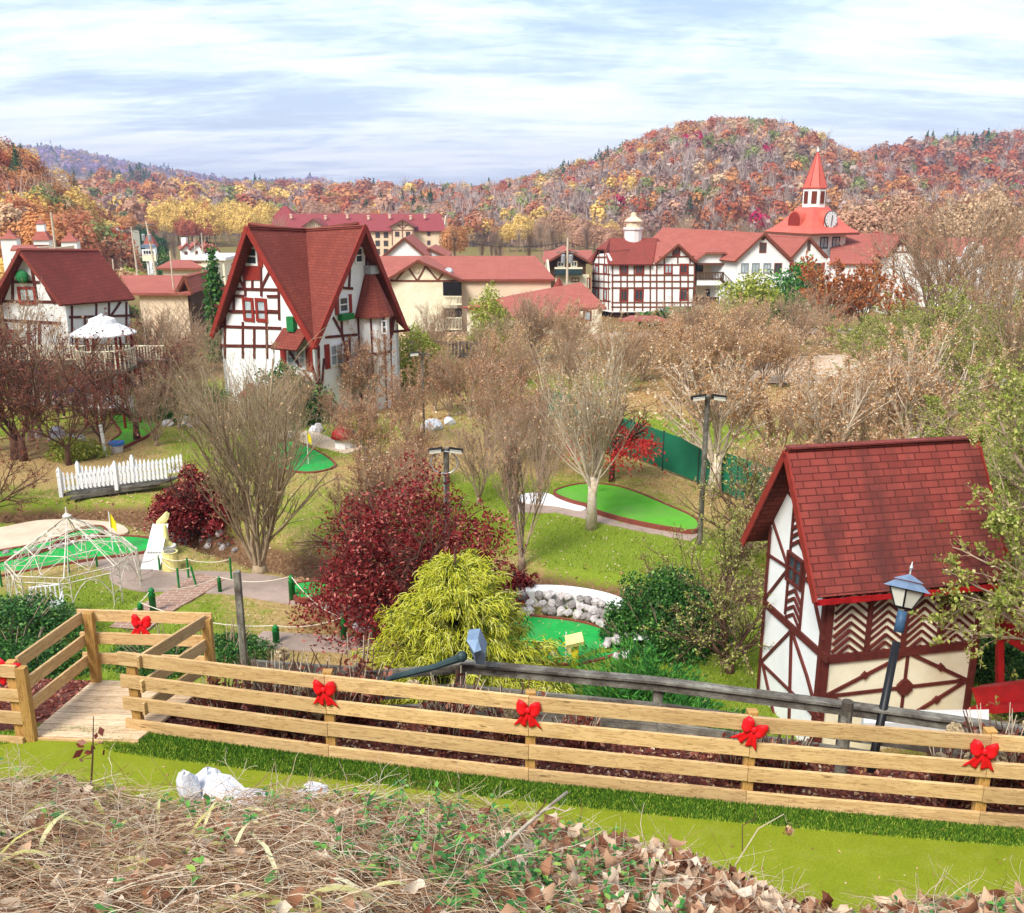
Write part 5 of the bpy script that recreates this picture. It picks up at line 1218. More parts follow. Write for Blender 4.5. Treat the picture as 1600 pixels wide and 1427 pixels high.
# lamp post on the right
lt=atY(1411,952,11.3); lb_=atY(1352,1262,10.6); lb_[2]=gz(lb_[0],lb_[1])-.2
t_=thing('lamp_post','leaning black lamp post with a four sided lantern before the timbered house','lamp post',(lb_[0],lb_[1],lb_[2]+.2))
ax=(lt-lb_)/np.linalg.norm(lt-lb_)
q=MB(); q.tube([lb_,lb_+ax*.5,lt-ax*.42],[.065,.055,.05],12); q.build('post',M['black'],t_,smooth=True)
q=MB(); q.tube([lt-ax*.30,lt-ax*.02],[.062,.06],12); q.build('collar',M['blueband'],t_,smooth=True)
def frus(q,c,r0,z0,r1,z1,n=4,rot=.5): 
    e=np.cross(ax,(0,1,0)); e/=np.linalg.norm(e); f=np.cross(e,ax)
    def ring(r,z): return [c+ax*z+r*(math.cos(2*math.pi*k/n+rot)*e+math.sin(2*math.pi*k/n+rot)*f) for k in range(n)]
    A,B=ring(r0,z0),ring(r1,z1); q.add(A+B,[[k,(k+1)%n,(k+1)%n+n,k+n] for k in range(n)]+[list(range(n))[::-1],list(range(n,2*n))]); return A,B
lan=MB(); frus(lan,lt,.10,0,.12,.03); lan.build('lantern_base',M['black'],t_)
gl=MB(); A_,B_=frus(gl,lt,.105,.032,.205,.26); gl.build('lantern_glass',M['lampglass'],t_)
fr_=MB()
for a,b in zip(A_,B_): fr_.tube([a,b],.012,5)
for k in range(4): fr_.tube([B_[k],B_[(k+1)%4]],.012,5)
fr_.build('lantern_frame',M['black'],t_)
cp=MB(); frus(cp,lt,.285,.262,.15,.36); cp.build('lantern_cap',M['bluegrey'],t_); cp=MB(); frus(cp,lt,.185,.37,.02,.45); cp.build('lantern_top',M['bluegrey'],t_)
q=MB(); q.tube([lt+ax*.44,lt+ax*.50,lt+ax*.54,lt+ax*.58,lt+ax*.62],[.012,.012,.026,.01,.005],6); q.build('finial',M['greymetal'],t_)
# toppled lamp on a slanted pole behind the fence
pa=atY(600,1062,11.75); pb=atY(735,1028,11.7); t_=thing('toppled_lamp','fallen lamp with a faceted blue grey hood resting on the old fence','lamp',pb)
q=MB(); q.tube([pa,atY(680,1042,11.7),atY(722,1027,11.65)],[.045,.045,.06],8); q.build('pole',M['darkgreenmetal'],t_)
q=MB(); hv=[atY(*v) for v in ((729,1001,11.5),(747,999,11.5),(758,1022,11.45),(757,1039,11.5),(744,1038,11.55),(741,1020,11.35),(752,1016,11.3))]
hv2=[v+np.array([0.02,.22,.05]) for v in hv[:5]]
q.add(hv+hv2,[(0,5,1),(1,5,6),(1,6,2),(2,6,3),(5,4,6),(6,4,3),(0,4,5),(0,1,8-1+0,7) if 0 else (0,1,8,7),(1,2,9,8),(2,3,10,9),(3,4,11,10),(4,0,7,11),(7,8,9,10,11)]); q.build('lamp_hood',M['bluegrey'],t_)
q=MB(); q.ball(atY(722,1026,11.6),.075,8,6); q.build('joint',M['darkgreenmetal'],t_)
# ---------------------------------------------------------------- mini golf greens
def green(name,pts,z,m,edge='brick',kind='structure',ew=.08,eh=.035,n=5,label=None):
    P=[atZ(a,b,z)[:2] for a,b in pts]; S=smooth_closed([(*p,z) for p in P],n)
    area=sum(S[i][0]*S[(i+1)%len(S)][1]-S[(i+1)%len(S)][0]*S[i][1] for i in range(len(S)))
    if area<0: S=S[::-1]
    t_=thing(name,label,'putting green',(*np.mean([s_[:2] for s_ in S],0),z-.1))
    q=MB(); q.slab([(s_[0],s_[1],z) for s_ in S],.12); q.build('carpet',M[m],t_)
    if edge:
        q=MB(); L=len(S); cen=np.mean([s_[:2] for s_ in S],0); out=[]
        for i in range(L):
            t=np.array(S[(i+1)%L][:2])-np.array(S[i-1][:2]); t/=np.linalg.norm(t)+1e-9; out.append(np.array([t[1],-t[0]]))
        vs=[];fs=[]
        for i in range(L):
            s2=np.array(S[i][:2]); o2=s2+out[i]*ew
            vs+=[(*s2,z+eh),(*s2,z-.12),(*o2,z+eh),(*o2,z-.15)]
        for i in range(L):
            a=i*4;b=((i+1)%L)*4; fs+=[(a,a+2,b+2,b),(a,b,b+1,a+1),(a+2,a+3,b+3,b+2)]
        q.add(vs,fs); q.build('edging',M[edge],t_)
    return t_,S
_g1,S1=green('putting_green',[(-60,872),(0,862),(70,848),(110,834),(150,823),(163,829),(150,836),(100,842),(60,862),(0,872),(-60,885)],.10,'carpet',label='narrow upper arm of bright green putting carpet at the far left')
_g2,S2=green('putting_green',[(-80,905),(0,880),(60,866),(120,848),(180,839),(225,841),(242,848),(225,862),(150,872),(60,888),(0,900),(-80,925)],.06,'carpet',label='bright green putting carpet behind the wire gazebo')
green('putting_green',[(459,915),(480,910),(505,911),(530,915),(560,925),(540,935),(500,932),(475,936),(462,930)],.05,'carpet',label='small patch of green carpet left of the dark red maple')
green('putting_green',[(868,768),(905,757),(950,758),(990,768),(1040,789),(1085,810),(1085,828),(1040,823),(985,812),(935,798),(925,790),(888,780)],.17,'carpetL',label='large lime green putting carpet with a flag in the middle lawn')
_g5,S5=green('putting_green',[(800,965),(840,965),(900,972),(945,985),(975,1005),(960,1022),(905,1036),(855,1036),(800,1030)],.05,'carpet',label='bright green putting carpet ringed by pale rocks below the cypress')
green('putting_green',[(425,700),(450,690),(480,698),(512,716),(520,730),(480,738),(430,728)],.05,'carpet',label='far green putting carpet beside the red roofed toy hut')
green('putting_green',[(175,650),(215,652),(245,662),(230,680),(205,692),(185,700),(175,690),(190,675)],.05,'carpetL',label='faded lime putting carpet near the white garden bench')
# concrete surrounds
def surround(name,pts,z,m,h=.12,n=5,kind='structure'):
    S=smooth_closed([(*atZ(a,b,z)[:2],z) for a,b in pts],n); area=sum(S[i][0]*S[(i+1)%len(S)][1]-S[(i+1)%len(S)][0]*S[i][1] for i in range(len(S)))
    if area<0: S=S[::-1]
    q=MB(); q.slab([(s_[0],s_[1],z) for s_ in S],h); o=q.build(name,m); o['kind']=kind; return o
surround('concrete_path',[(-80,835),(0,824),(60,813),(120,812),(180,817),(200,828),(192,834),(170,831),(150,819),(110,829),(75,845),(0,858),(-80,875)],.075,M['pave'],.2)
surround('concrete_path',[(-80,930),(0,903),(60,893),(140,876),(215,866),(245,852),(255,866),(245,885),(215,900),(170,892),(60,905),(-80,945)],.022,M['concrete'],.2)
def path(pts,w,m,dz=.03,name='path'):
    P=smooth_open([foot(a,b) for a,b in pts],8); q=MB(); drape_ribbon(q,P,w,dz); o=q.build(name,m); o['kind']='structure'; return o
path([(238,868),(215,895),(240,908),(320,910),(390,915),(450,925),(520,935),(580,960)],1.5,M['concrete'])
path([(330,902),(285,930),(240,955),(200,985)],1.0,M['brickpath'],.045,'brick_path')
path([(400,1000),(480,1005),(560,1010),(640,1020)],.9,M['concrete'])
path([(800,793),(880,795),(960,812),(1040,828),(1090,838)],1.1,M['concrete'],.02)
path([(560,705),(500,690),(470,680),(400,680)],1.3,M['pave'])
# pink white marker wall behind rocks
z5=.42
wp=[atZ(a,b,z5)[:2] for a,b in ((790,926),(860,924),(915,930),(955,942),(985,962),(990,1000))]
S=smooth_open([(*p,z5) for p in wp],6); q=MB(); vs=[];fs=[]
for i,s_ in enumerate(S):
    t=np.array(S[min(i+1,len(S)-1)][:2])-np.array(S[max(i-1,0)][:2]); t/=np.linalg.norm(t); nn=np.array([-t[1],t[0]])
    for sg in (0,.42): vs+=[(*(s_[:2]+nn*sg),z5+.0),(*(s_[:2]+nn*sg),-.3)]
for i in range(len(S)-1):
    a=i*4; fs+=[(a,a+4,a+6,a+2),(a,a+1,a+5,a+4),(a+2,a+6,a+7,a+3)]
fs+=[(0,2,3,1)]; q.add(vs,fs); tag(q.build('retaining_wall',M['whiteconc']),'curved white concrete kerb wall behind the pale rocks','wall')
rr_=random.Random(3)
def rock(r,mat,seed):
    g_=random.Random(seed); q=MB(); q.ball((0,0,0),r,7,5,(1,g_.uniform(.7,1),g_.uniform(.55,.8)),.16,g_); return q.build('rock',mat,None)
proto=[]
cnt=0
for i in range(17):
    for j in range(3):
        f=(i+rr_.random()*.5)/17; k=min(int(f*(len(S)-1)),len(S)-2); p=np.array(S[k][:2])*(1-(f*(len(S)-1)-k))+np.array(S[k+1][:2])*(f*(len(S)-1)-k)
        c=np.array([np.mean([s_[0] for s_ in S5]),np.mean([s_[1] for s_ in S5])-.5]); dr=(c-p)/np.linalg.norm(c-p); q=p+dr*(.14+.24*j)
        if len(proto)<5: o=rock(.15,M['rockW'] if len(proto)%2==0 else M['rockG'],len(proto)+1); proto.append(o)
        else: o=proto[cnt%5].copy(); COL.objects.link(o)
        cnt+=1
        o.location=(q[0],q[1],.36-.11*j); o.rotation_euler=(rr_.random(),rr_.random(),rr_.random()*6); s_=rr_.uniform(.75,1.15); o.scale=(s_,s_,s_)
        tag(o,'pale stone in the bank of rocks between white kerb and green carpet','rock','rocks banked above the lower green')
def scatter_rocks(pts,n,mats,r,label,group,spread=.25):
    P=smooth_open([foot(a,b) for a,b in pts],6); pr=[rock(r,m,40+k) for k,m in enumerate(mats)]
    for i in range(n):
        o=pr[i] if i<len(pr) else pr[i%len(pr)].copy()
        if i>=len(pr): COL.objects.link(o)
        f=(i+.5)/n*(len(P)-1); k=int(f); p=P[k]+(P[min(k+1,len(P)-1)]-P[k])*(f-k)
        x_,y_=p[0]+rr_.uniform(-spread,spread),p[1]+rr_.uniform(-spread,spread)
        o.location=(x_,y_,gz(x_,y_)+r*.3); o.rotation_euler=(rr_.random(),rr_.random(),rr_.random()*6); s_=rr_.uniform(.6,1.3); o.scale=(s_,s_*1.1,s_); tag(o,label,'rock',group)
scatter_rocks([(255,838),(290,843),(330,848),(365,856)],22,[M['rockW'],M['rockG']],.13,'grey stone along the creek edge right of the slatted ramp','stones along the creek edge')
scatter_rocks([(0,868),(60,862),(110,852),(150,842)],22,[M['rockG'],M['rockW']],.11,'small stone in the row between the two left greens','stones between the left greens',.1)
scatter_rocks([(560,985),(590,985),(598,995)],7,[M['rockwhite'],M['rockW']],.16,'white stone under the dark red maple','white stones under the maple')
scatter_rocks([(585,1000),(600,990),(935,1030),(975,1018)],6,[M['rockW']],.16,'loose stone beside the lower green','loose stones by the lower green')
scatter_rocks([(265,665),(300,660),(330,672)],10,[M['rockwhite'],M['rockW']],.30,'large whitewashed rock near the A frame house','whitewashed rocks in the back garden',.4)
scatter_rocks([(70,680),(95,690),(135,700)],9,[M['rockwhite']],.30,'whitewashed rock among the twigs left of the white post','whitewashed rocks at the left',.4)
scatter_rocks([(360,640),(400,650),(420,690),(500,672),(540,690)],12,[M['rockwhite'],M['rockW']],.28,'whitewashed rock around the far green','whitewashed rocks around the far green',.4)
scatter_rocks([(660,668),(680,672),(690,665)],5,[M['rockwhite']],.4,'whitewashed boulder behind the brown twigs in the middle','whitewashed boulders in the middle',.4)
# white sand patch of the middle green
surround('sand_patch',[(815,772),(850,770),(870,776),(893,784),(915,793),(905,797),(870,790),(830,786),(812,781)],.09,M['whitepaint'],.1)
# flags
def flag(px,py,htop,m,label,pole='whitepaint',size=.3,lean=0,tri=True):
    p=foot(px,py); t_=thing('golf_flag',label,'flag',p,'flags on the greens'); zt=ztop(htop,p[1]); q=MB(); q.tube([p,(p[0]+lean,p[1],zt)],.016,6); q.build('pole',M[pole],t_)
    q=MB(); n=6; vs=[];fs=[]
    for i in range(n):
        u=i/(n-1)
        for j in range(2): 
            hgt=size*1.1*(1-u*.5); vs.append((p[0]+lean+u*size*.45,p[1]+.03*math.sin(u*5),zt-.02-size*.9*u-(hgt if j else 0)+ (size*.2*u if not j else 0)))
    for i in range(n-1): fs.append((2*i,2*i+1,2*i+3,2*i+2))
    k=len(vs); q.add(vs+[(a,b+.01,c) for a,b,c in vs],fs+[tuple(k+v for v in f[::-1]) for f in fs]); q.build('cloth',M[m],t_)
flag(177,862,800,'yellow','yellow flag on the left green behind the wire gazebo',size=.42)
flag(884,1034,988,'paleyellow','yellow flag on the rock ringed green',size=.42)
flag(929,775,740,'paleyellow','pale flag on the large lime green',size=.3)
flag(482,727,672,'yellow','yellow flag on the far green beside the red toy hut',size=.4)
# yellow posts
def yellow_post(px,py,htop,tilt,label,s=1.0):
    p=foot(px,py); zt=ztop(htop,p[1]); t_=thing('scorecard_post',label,'post',p); q=MB(); q.tube([p,(p[0],p[1],zt)],.085*s,10); q.build('post',M['yellow'],t_,smooth=True)
    c=np.array([p[0]-.02,p[1]-.04,zt+.06]); ex=np.array([math.cos(tilt),0,math.sin(tilt)])*.2*s; ez=np.array([-math.sin(tilt),-.3,math.cos(tilt)]); ez/=np.linalg.norm(ez); ey=np.cross(ez,ex); ey=ey/np.linalg.norm(ey)*.16*s
    q=MB(); q.obox(c,ex,ey,ez*.05*s); q.build('tray',M['paleyellow'],t_)
    q=MB(); q.tube([c-ex*1.1+np.array([.05*math.cos(a),-.05,.05*math.sin(a)-.03]) for a in np.linspace(0,5.5,9)],.016,5); q.build('hook',M['yellow'],t_)
yellow_post(898,1044,1003,.25,'yellow tube post with a tilted tray beside the rock ringed green')
yellow_post(259,846,815,.75,'yellow tube post with a tilted tray above the white slatted ramp',1.15)
p=foot(262,866); t_=thing('pedestal','round white pedestal with a yellow cone beside the slatted ramp','pedestal',p); q=MB(); q.lathe(p,[(.26,0),(.26,.28),(.22,.3)],14); q.build('base',M['whiteconc'],t_); q=MB(); q.lathe((p[0],p[1],p[2]+.3),[(.2,0),(.09,.12),(.05,.62)],10); q.build('cone',M['paleyellow'],t_)
p=foot(268,890); t_=thing('barrel','mustard yellow tapered barrel by the slatted ramp','barrel',p); q=MB(); q.lathe(p,[(.27,0),(.26,.05),(.20,.52),(.22,.55)],14); q.build('body',M['paleyellow'],t_); q=MB(); q.lathe((p[0],p[1],p[2]+.55),[(.17,0),(.17,.012)],14); q.build('rim',M['oldwood'],t_)
# white slatted ramp
a0=foot(243,884); a1=foot(254,850)
t_=thing('slatted_ramp','white wooden slatted ramp leaning between path and green','ramp',a0)
da=(a1-a0); da[2]+=.28; side=np.array([1,0,0])*.075
for k in range(6):
    q=MB(); o_=side*(k-2.5)*1.1; q.beam(a0+o_+np.array([0,0,.42]),a0+da+o_+np.array([0,0,.36]),.062,.03); q.build('slat',M['whitepaint'],t_)
for yy in (.12,.8):
    q=MB(); c=a0+da*yy; q.box(c[0]-.25,c[1]-.04,gz(c[0],c[1])-.05,c[0]+.25,c[1]+.04,c[2]+.36); q.build('trestle',M['whitepaint'],t_)
q=MB(); q.slab([a0+np.array([-.3,-.4,.02]),a0+np.array([.25,-.4,.02]),a0+np.array([.25,.1,.4]),a0+np.array([-.3,.1,.4])],.03); q.build('front_board',M['whiteconc'],t_)
# green bollards with ropes
bol=[((344,926),900,.055),((308,918),885,.03),((280,921),888,.03),((220,910),876,.03),((250,892),868,.03),((295,905),872,.03),((362,908),872,.03),((240,958),918,.085),((221,965),940,.075),((457,938),898,.085),((432,1005),976,.085),((538,1000),962,.085),((955,985),952,.085),((586,1000),975,.07),((3,918),880,.03),((108,895),868,.03),((152,886),865,.03)]
desc=['with a turned top beside the brown path','thin and leaning near the mustard barrel','thin, left of the leaning stake on the path','thin, at the left kerb of the path','thin, in front of the slatted ramp','thin, on the dry lawn behind the barrel','thin, at the right on the dry lawn','stout with a turned top above the deck','short with a round top just behind the deck bow','stout, left of the small carpet patch','stout, behind the dried stalks','stout, under the red maple branches','tall, at the right end of the white kerb','thin, among the white stones','thin, at the left picture edge','thin, behind the gazebo left part','thin, behind the gazebo right part']
BP=[]
for i,((a,b),ht,r) in enumerate(bol):
    p=foot(a,b); zt=ztop(ht,p[1]); H=zt-p[2]; lean=(.06 if i==1 else 0)
    q=MB()
    if r>.05: q.lathe((p[0],p[1],p[2]-.05),[(r,0),(r,H*.78),(r*1.15,H*.8),(r*.55,H*.86),(r*1.0,H*.93),(r*.5,H+.03)],10)
    else: q.tube([(p[0],p[1],p[2]-.05),(p[0]-lean*2,p[1],zt)],r,7)
    tag(q.build('bollard',M['greenpaint'],None,smooth=r>.05),'green rope bollard '+desc[i],'bollard','green rope bollards'); BP.append(np.array([p[0]-lean*2,p[1],zt-.06*H]))
for k,(i,j) in enumerate(((0,7),(3,4),(4,2),(5,6),(4,5),(0,9),(7,8),(8,10),(10,11),(2,1),(14,15),(15,16),(9,11))):
    a,b=BP[i],BP[j]; q=MB(); q.tube([a+(b-a)*f+np.array([0,0,-.22*4*f*(1-f)*min(1,np.linalg.norm(b-a)/3)]) for f in np.linspace(0,1,9)],.012,5)
    tag(q.build('rope',M['rope']),'thin pale rope strung between two green bollards','rope','ropes between the green bollards')
# white wire gazebo
ctr=foot(120,925); R8=1.62; ze_=ztop(868,ctr[1]); za_=ztop(806,ctr[1])
t_=thing('wire_gazebo','open eight sided wire gazebo of chalky white metal on the left lawn','gazebo',ctr)
pts8=[np.array([ctr[0]+R8*math.cos(k*math.pi/4+.3),ctr[1]+R8*math.sin(k*math.pi/4+.3)]) for k in range(8)]
for k in range(8):
    p=pts8[k]; q=MB(); tn=np.array([-(p-ctr[:2])[1],(p-ctr[:2])[0]])/R8*.13
    for s_ in(-1,1): q.tube([(*(p+tn*s_),gz(*p)-.1),(*(p+tn*s_),ze_-.02)],.014,5)
    for i in range(5): z_=gz(*p)+(ze_-gz(*p))*(i+.5)/5; q.tube([(*(p-tn),z_),(*p,z_+.09),(*(p+tn),z_)],.01,4)
    q.build('post',M['wirewhite'],t_)
    p2=pts8[(k+1)%8]; q=MB(); q.tube([(*p,ze_),(*p2,ze_)],.014,5); q.tube([(*p,ze_-.16),(*p2,ze_-.16)],.014,4)
    for i in range(6): f=(i+.5)/6; c=p+(p2-p)*f; q.tube([(*c,ze_-.16),(*c,ze_)],.009,4)
    q.tube([(*(p+(p2-p)*(.1+.8*f)),ze_-.2-.55*abs(2*f-1)**2) for f in np.linspace(0,1,9)],.014,4)
    q.build('arch',M['wirewhite'],t_)
    q=MB(); a=(*p,ze_); top=np.array([ctr[0],ctr[1],za_]); q.tube([a,top],.016,5); off=np.array([-(p-ctr[:2])[1],(p-ctr[:2])[0],0])/R8*.1; q.tube([np.array(a)+off,top],.009,4)
    q.build('rafter',M['wirewhite'],t_)
for f in (.33,.66):
    q=MB()
    for k in range(8):
        a=ctr[:2]+(pts8[k]-ctr[:2])*(1-f); b=ctr[:2]+(pts8[(k+1)%8]-ctr[:2])*(1-f); z_=ze_+(za_-ze_)*f; q.tube([(*a,z_),(*b,z_)],.013,4)
        c=ctr[:2]+(pts8[k]*.5+pts8[(k+1)%8]*.5-ctr[:2])*(1-f+.3); q.tube([(*a,z_),(*c,z_-(za_-ze_)*.3)],.009,4); q.tube([(*b,z_),(*c,z_-(za_-ze_)*.3)],.009,4)
    q.build('roof_lattice',M['wirewhite'],t_)
q=MB(); q.lathe((ctr[0],ctr[1],za_-.08),[(.09,0),(.12,.08),(.03,.16),(.02,.32)],8); q.build('finial',M['wirewhite'],t_)
# white bench inside
def wire_chair(px,py,w,label,rz=0,h=.85,slats=7):
    p=foot(px,py); t_=thing('garden_bench',label,'bench',p,rz=rz)
    def L(q,pts,r=.014): q.tube([tuple(a) for a in pts],r,5)
    q=MB()
    for x_ in (-w/2,w/2):
        for y_ in (-.2,.2): L(q,[(x_,y_,0),(x_,y_,.42)],.02)
    q2=MB(); q2.v=q.v;q2.f=q.f;q2.ax=q.ax; 
    for nm,fn in (('leg',None),):
        pass
    def mk(mb,name): 
        me_off=root_loc(t_); mb.v=[tuple(np.array(v)+me_off) for v in mb.v]; return mb.build(name,M['whitepaint'],t_)
    i=0
    for x_ in (-w/2,w/2):
        for y_ in (-.2,.2): q=MB(); L(q,[(x_,y_,-.05),(x_,y_,.42)],.025); mk(q,'leg')
    q=MB(); q.box(-w/2-.02,-.24,.42,w/2+.02,.24,.46); mk(q,'seat')
    q=MB(); L(q,[(-w/2,.22,.44),(-w/2,.30,h),(w/2,.30,h),(w/2,.22,.44)],.022)
    for k in range(slats): x_=-w/2+w*(k+.5)/slats; q.box(x_-w*.022,.235,.46,x_+w*.022,.265,h-.02)
    mk(q,'backrest')
    for s_ in(-1,1): q=MB(); L(q,[(s_*w/2,-.2,.42),(s_*w/2,-.2,.65),(s_*w/2,.24,.67)],.022); mk(q,'armrest')
    return t_
wire_chair(75,972,.75,'small white metal garden seat in front of the wire gazebo',.3)
wire_chair(183,650,1.5,'white garden bench standing behind the lime carpet',.1,.9,12)
wire_chair(140,652,.65,'white garden armchair left of the white garden bench',-.9,1.0,5)
# white picket bridge
b0=foot(98,788); b1=foot(262,768); bz0,bz1=.28,.42
b0[2]=bz0;b1[2]=bz1; back=np.array([.3,.8,0])
t_=thing('picket_bridge','white picket footbridge over the creek','bridge',(b0+b1)/2)
q=MB(); q.slab([b0,b1,b1+back,b0+back],.09); q.build('deck_boards',M['oldwood'],t_)
q=MB(); q.slab([b0+np.array([.3,-.02,-.095]),b1+np.array([-.3,-.02,-.095]),b1+np.array([-.3,.1,-.095]),b0+np.array([.3,.1,-.095])],.12); q.build('beam',M['oldwood'],t_)
for sd_,o_ in enumerate((np.zeros(3),back)):
    L_=np.linalg.norm(b1-b0); n=int(L_/.135)
    for k in range(n+1):
        c=b0+(b1-b0)*k/n+o_; big=k%13==0
        if big: q=MB(); q.box(c[0]-.06,c[1]-.06,c[2]-.1,c[0]+.06,c[1]+.06,c[2]+.85); q.lathe((c[0],c[1],c[2]+.85),[(.085,0),(.02,.12)],4,rot=.785); q.build('post',M['whitepaint'],t_)
        else:
            h_=.68+.05*math.cos(k/13*2*math.pi); q=MB(); q.slab([c+np.array([-.04,-.02,.1]),c+np.array([.04,-.02,.1]),c+np.array([.04,-.02,h_]),c+np.array([0,-.02,h_+.07]),c+np.array([-.04,-.02,h_])],.025); q.build('picket',M['whitepaint'],t_)
    for z_ in (.18,.54): q=MB(); q.beam(b0+o_+np.array([0,.015,z_]),b1+o_+np.array([0,.015,z_]),.035,.09); q.build('rail',M['whitepaint'],t_)
# green windscreen fence
def screen(pts,h0,label,group=None):
    P=[foot(a,b) for a,b in pts]; t_=thing('windscreen_fence',label,'fence',P[0])
    for i,(a,b) in enumerate(zip(P[:-1],P[1:])):
        q=MB(); a_,b_=a.copy(),b.copy(); q.slab([a_+(0,0,.12),b_+(0,0,.12),b_+(0,0,h0),a_+(0,0,h0)],.02); q.build('mesh_panel',M['greenmesh'],t_)
    for a in P: q=MB(); q.tube([a-(0,0,.2),a+(0,0,h0+.05)],.035,6); q.build('post',M['darkgreenmetal'],t_)
    return t_
screen([(940,700),(985,716),(1035,736),(1090,758),(1150,782),(1230,812)],1.55,'long dark green windscreen fence across the back lawn')
screen([(842,650),(900,668),(940,690)],1.4,'short dark green windscreen fence behind the vase shaped tree')
# utility light posts
def light_pole(px,py,htop,label,r=.07,ring=False,heads=1,m='oldwood'):
    p=foot(px,py); zt=ztop(htop,p[1]); t_=thing('light_pole',label,'light pole',p); q=MB(); q.tube([p-(0,0,.2),(p[0],p[1],zt)],[r,r*.9],8); q.build('pole',M[m],t_)
    for k in range(heads):
        s_=-1 if k==0 else 1; c=np.array([p[0]+s_*.3,p[1]-.12,zt-.02]); q=MB(); q.obox(c,(.2,0,-.03*s_),(0,.13,-.04),(0,.015,.05)); q.build('floodlight',M['black'],t_)
        q=MB(); q.obox(c+np.array([0,-.13,-.03]),(.17,0,-.02*s_),(0,.012,0),(0,0,.05)); q.build('lens',M['lampglass'],t_)
    q=MB(); q.beam((p[0]-.35,p[1],zt-.08),(p[0]+.35,p[1],zt-.08),.05,.05); q.build('cross_arm',M['oldwood'],t_)
    if ring:
        c=np.array([p[0]-.05,p[1]-.1,zt-.42]); q=MB(); q.tube([c+.40*np.array([math.cos(a),0,math.sin(a)*.85]) for a in np.linspace(0,2*math.pi,25)],.02,6,False); q.build('ring',M['greymetal'],t_)
        q=MB(); q.tube([(p[0]-.06,p[1]-.1,p[2]),(p[0]-.06,p[1]-.1,zt-.72)],.03,6); q.build('conduit',M['greymetal'],t_)
light_pole(700,862,700,'wooden pole with two floodlights and a coiled ring above the red maple',.09,True,2)
light_pole(1093,850,618,'tall grey pole with two floodlights in front of the green windscreen',.085,False,2)
light_pole(663,690,551,'thin pole with small lamp heads right of the A frame house',.05,False,1)
# lanterns in the back garden
def lantern(px,py,htop,label):
    p=foot(px,py); zt=ztop(htop,p[1]); t_=thing('garden_lantern',label,'lamp',p); q=MB(); q.tube([p-(0,0,.1),(p[0],p[1],zt-.5)],.05,7); q.build('post',M['darkwood'],t_)
    q=MB(); q.lathe((p[0],p[1],zt-.5),[(.1,0),(.19,.3)],6); q.build('lamp_glass',M['lampglass'],t_); q=MB(); q.lathe((p[0],p[1],zt-.2),[(.27,0),(.2,.1),(.04,.22)],6); q.build('cap',M['navy'],t_)
lantern(116,652,606,'short brown lantern post with a blue cap next to the person'); lantern(64,648,577,'tall dark lantern post left of the person')
# person walking
p=foot(95,655); t_=thing('person','person with dark hair in a navy top and dark trousers standing on the back path','person',p); H=1.66
def skin_mesh(name,V,E,Rr,m,par,sub=1):
    me=bpy.data.meshes.new(name); me.from_pydata([tuple(v) for v in V],E,[]); o=bpy.data.objects.new(name,me); COL.objects.link(o); o.parent=par
    sk=o.modifiers.new('skin','SKIN'); sv=me.skin_vertices[0].data
    for i,r in enumerate(Rr): sv[i].radius=(r,r) if not isinstance(r,tuple) else r
    sv[0].use_root=True; o.modifiers.new('sub','SUBSURF').levels=sub; o.modifiers['sub'].render_levels=sub; me.materials.append(m); return o
V=[(0,0,.95),(0,.01,1.15),(0,0,1.36),(0,-.01,1.46),(0,-.015,1.56),(0,-.01,1.64),(-.17,0,1.36),(-.24,-.02,1.1),(-.21,-.13,.9),(-.2,-.17,.84),(.17,0,1.36),(.25,0,1.1),(.24,-.05,.86),(.24,-.07,.79),(-.09,0,.88),(-.1,-.06,.5),(-.1,0,.08),(-.1,-.12,.03),(.09,0,.88),(.11,.08,.5),(.12,.16,.1),(.12,.06,.03)]
E=[(0,1),(1,2),(2,3),(3,4),(4,5),(2,6),(6,7),(7,8),(8,9),(2,10),(10,11),(11,12),(12,13),(0,14),(14,15),(15,16),(16,17),(0,18),(18,19),(19,20),(20,21)]
Rr=[.14,.125,.13,.055,.09,.07,.06,.045,.035,.04,.06,.045,.035,.04,.09,.06,.045,.035,.09,.06,.045,.035]
skin_mesh('body',V,E,Rr,M['skin'],t_)
skin_mesh('shirt',[V[0],V[1],V[2],V[6],(-.225,-.015,1.17),V[10],(.235,0,1.17)],[(0,1),(1,2),(2,3),(3,4),(2,5),(5,6)],[(.16,.13),.145,.15,.08,.065,.08,.065],M['navy'],t_)
skin_mesh('trousers',[(0,0,.96),V[14],V[15],V[16],V[18],V[19],V[20]],[(0,1),(1,2),(2,3),(0,4),(4,5),(5,6)],[.16,.105,.08,.065,.105,.08,.065],M['darkcloth'],t_)
skin_mesh('hair',[(0,.02,1.63),(0,.04,1.55),(0,.05,1.46)],[(0,1),(1,2)],[.095,.09,.05],M['darkwood'],t_)
# things behind, towards the inn
def utility_pole(px,py,htop,Y,label,r=.14,arms=1,lean=0.,eq=False):
    p=at_foot(px,Y); zt=ztop(htop,Y); t_=thing('utility_pole',label,'utility pole',p); q=MB(); q.tube([p-(0,0,.3),(p[0]+lean,p[1],zt)],[r,r*.7],7); q.build('pole',M['barklight'],t_)
    for k in range(arms): z_=zt-.5-1.0*k; q=MB(); q.beam((p[0]-1.2+lean,Y,z_),(p[0]+1.2+lean,Y,z_),.12,.12); 
    if arms: q.build('cross_arm',M['oldwood'],t_)
    if eq:
        for s_ in(-.45,.35): q=MB(); q.lathe((p[0]+lean+s_,Y-.2,zt-2.6),[(.22,0),(.24,.1),(.24,.8),(.15,.9)],10); q.build('transformer',M['greymetal'],t_)
    return np.array([p[0]+lean,Y,zt-.4])
u1=utility_pole(885,500,372,104,'utility pole with grey transformers in front of the brown chalet',.16,2,0,True)
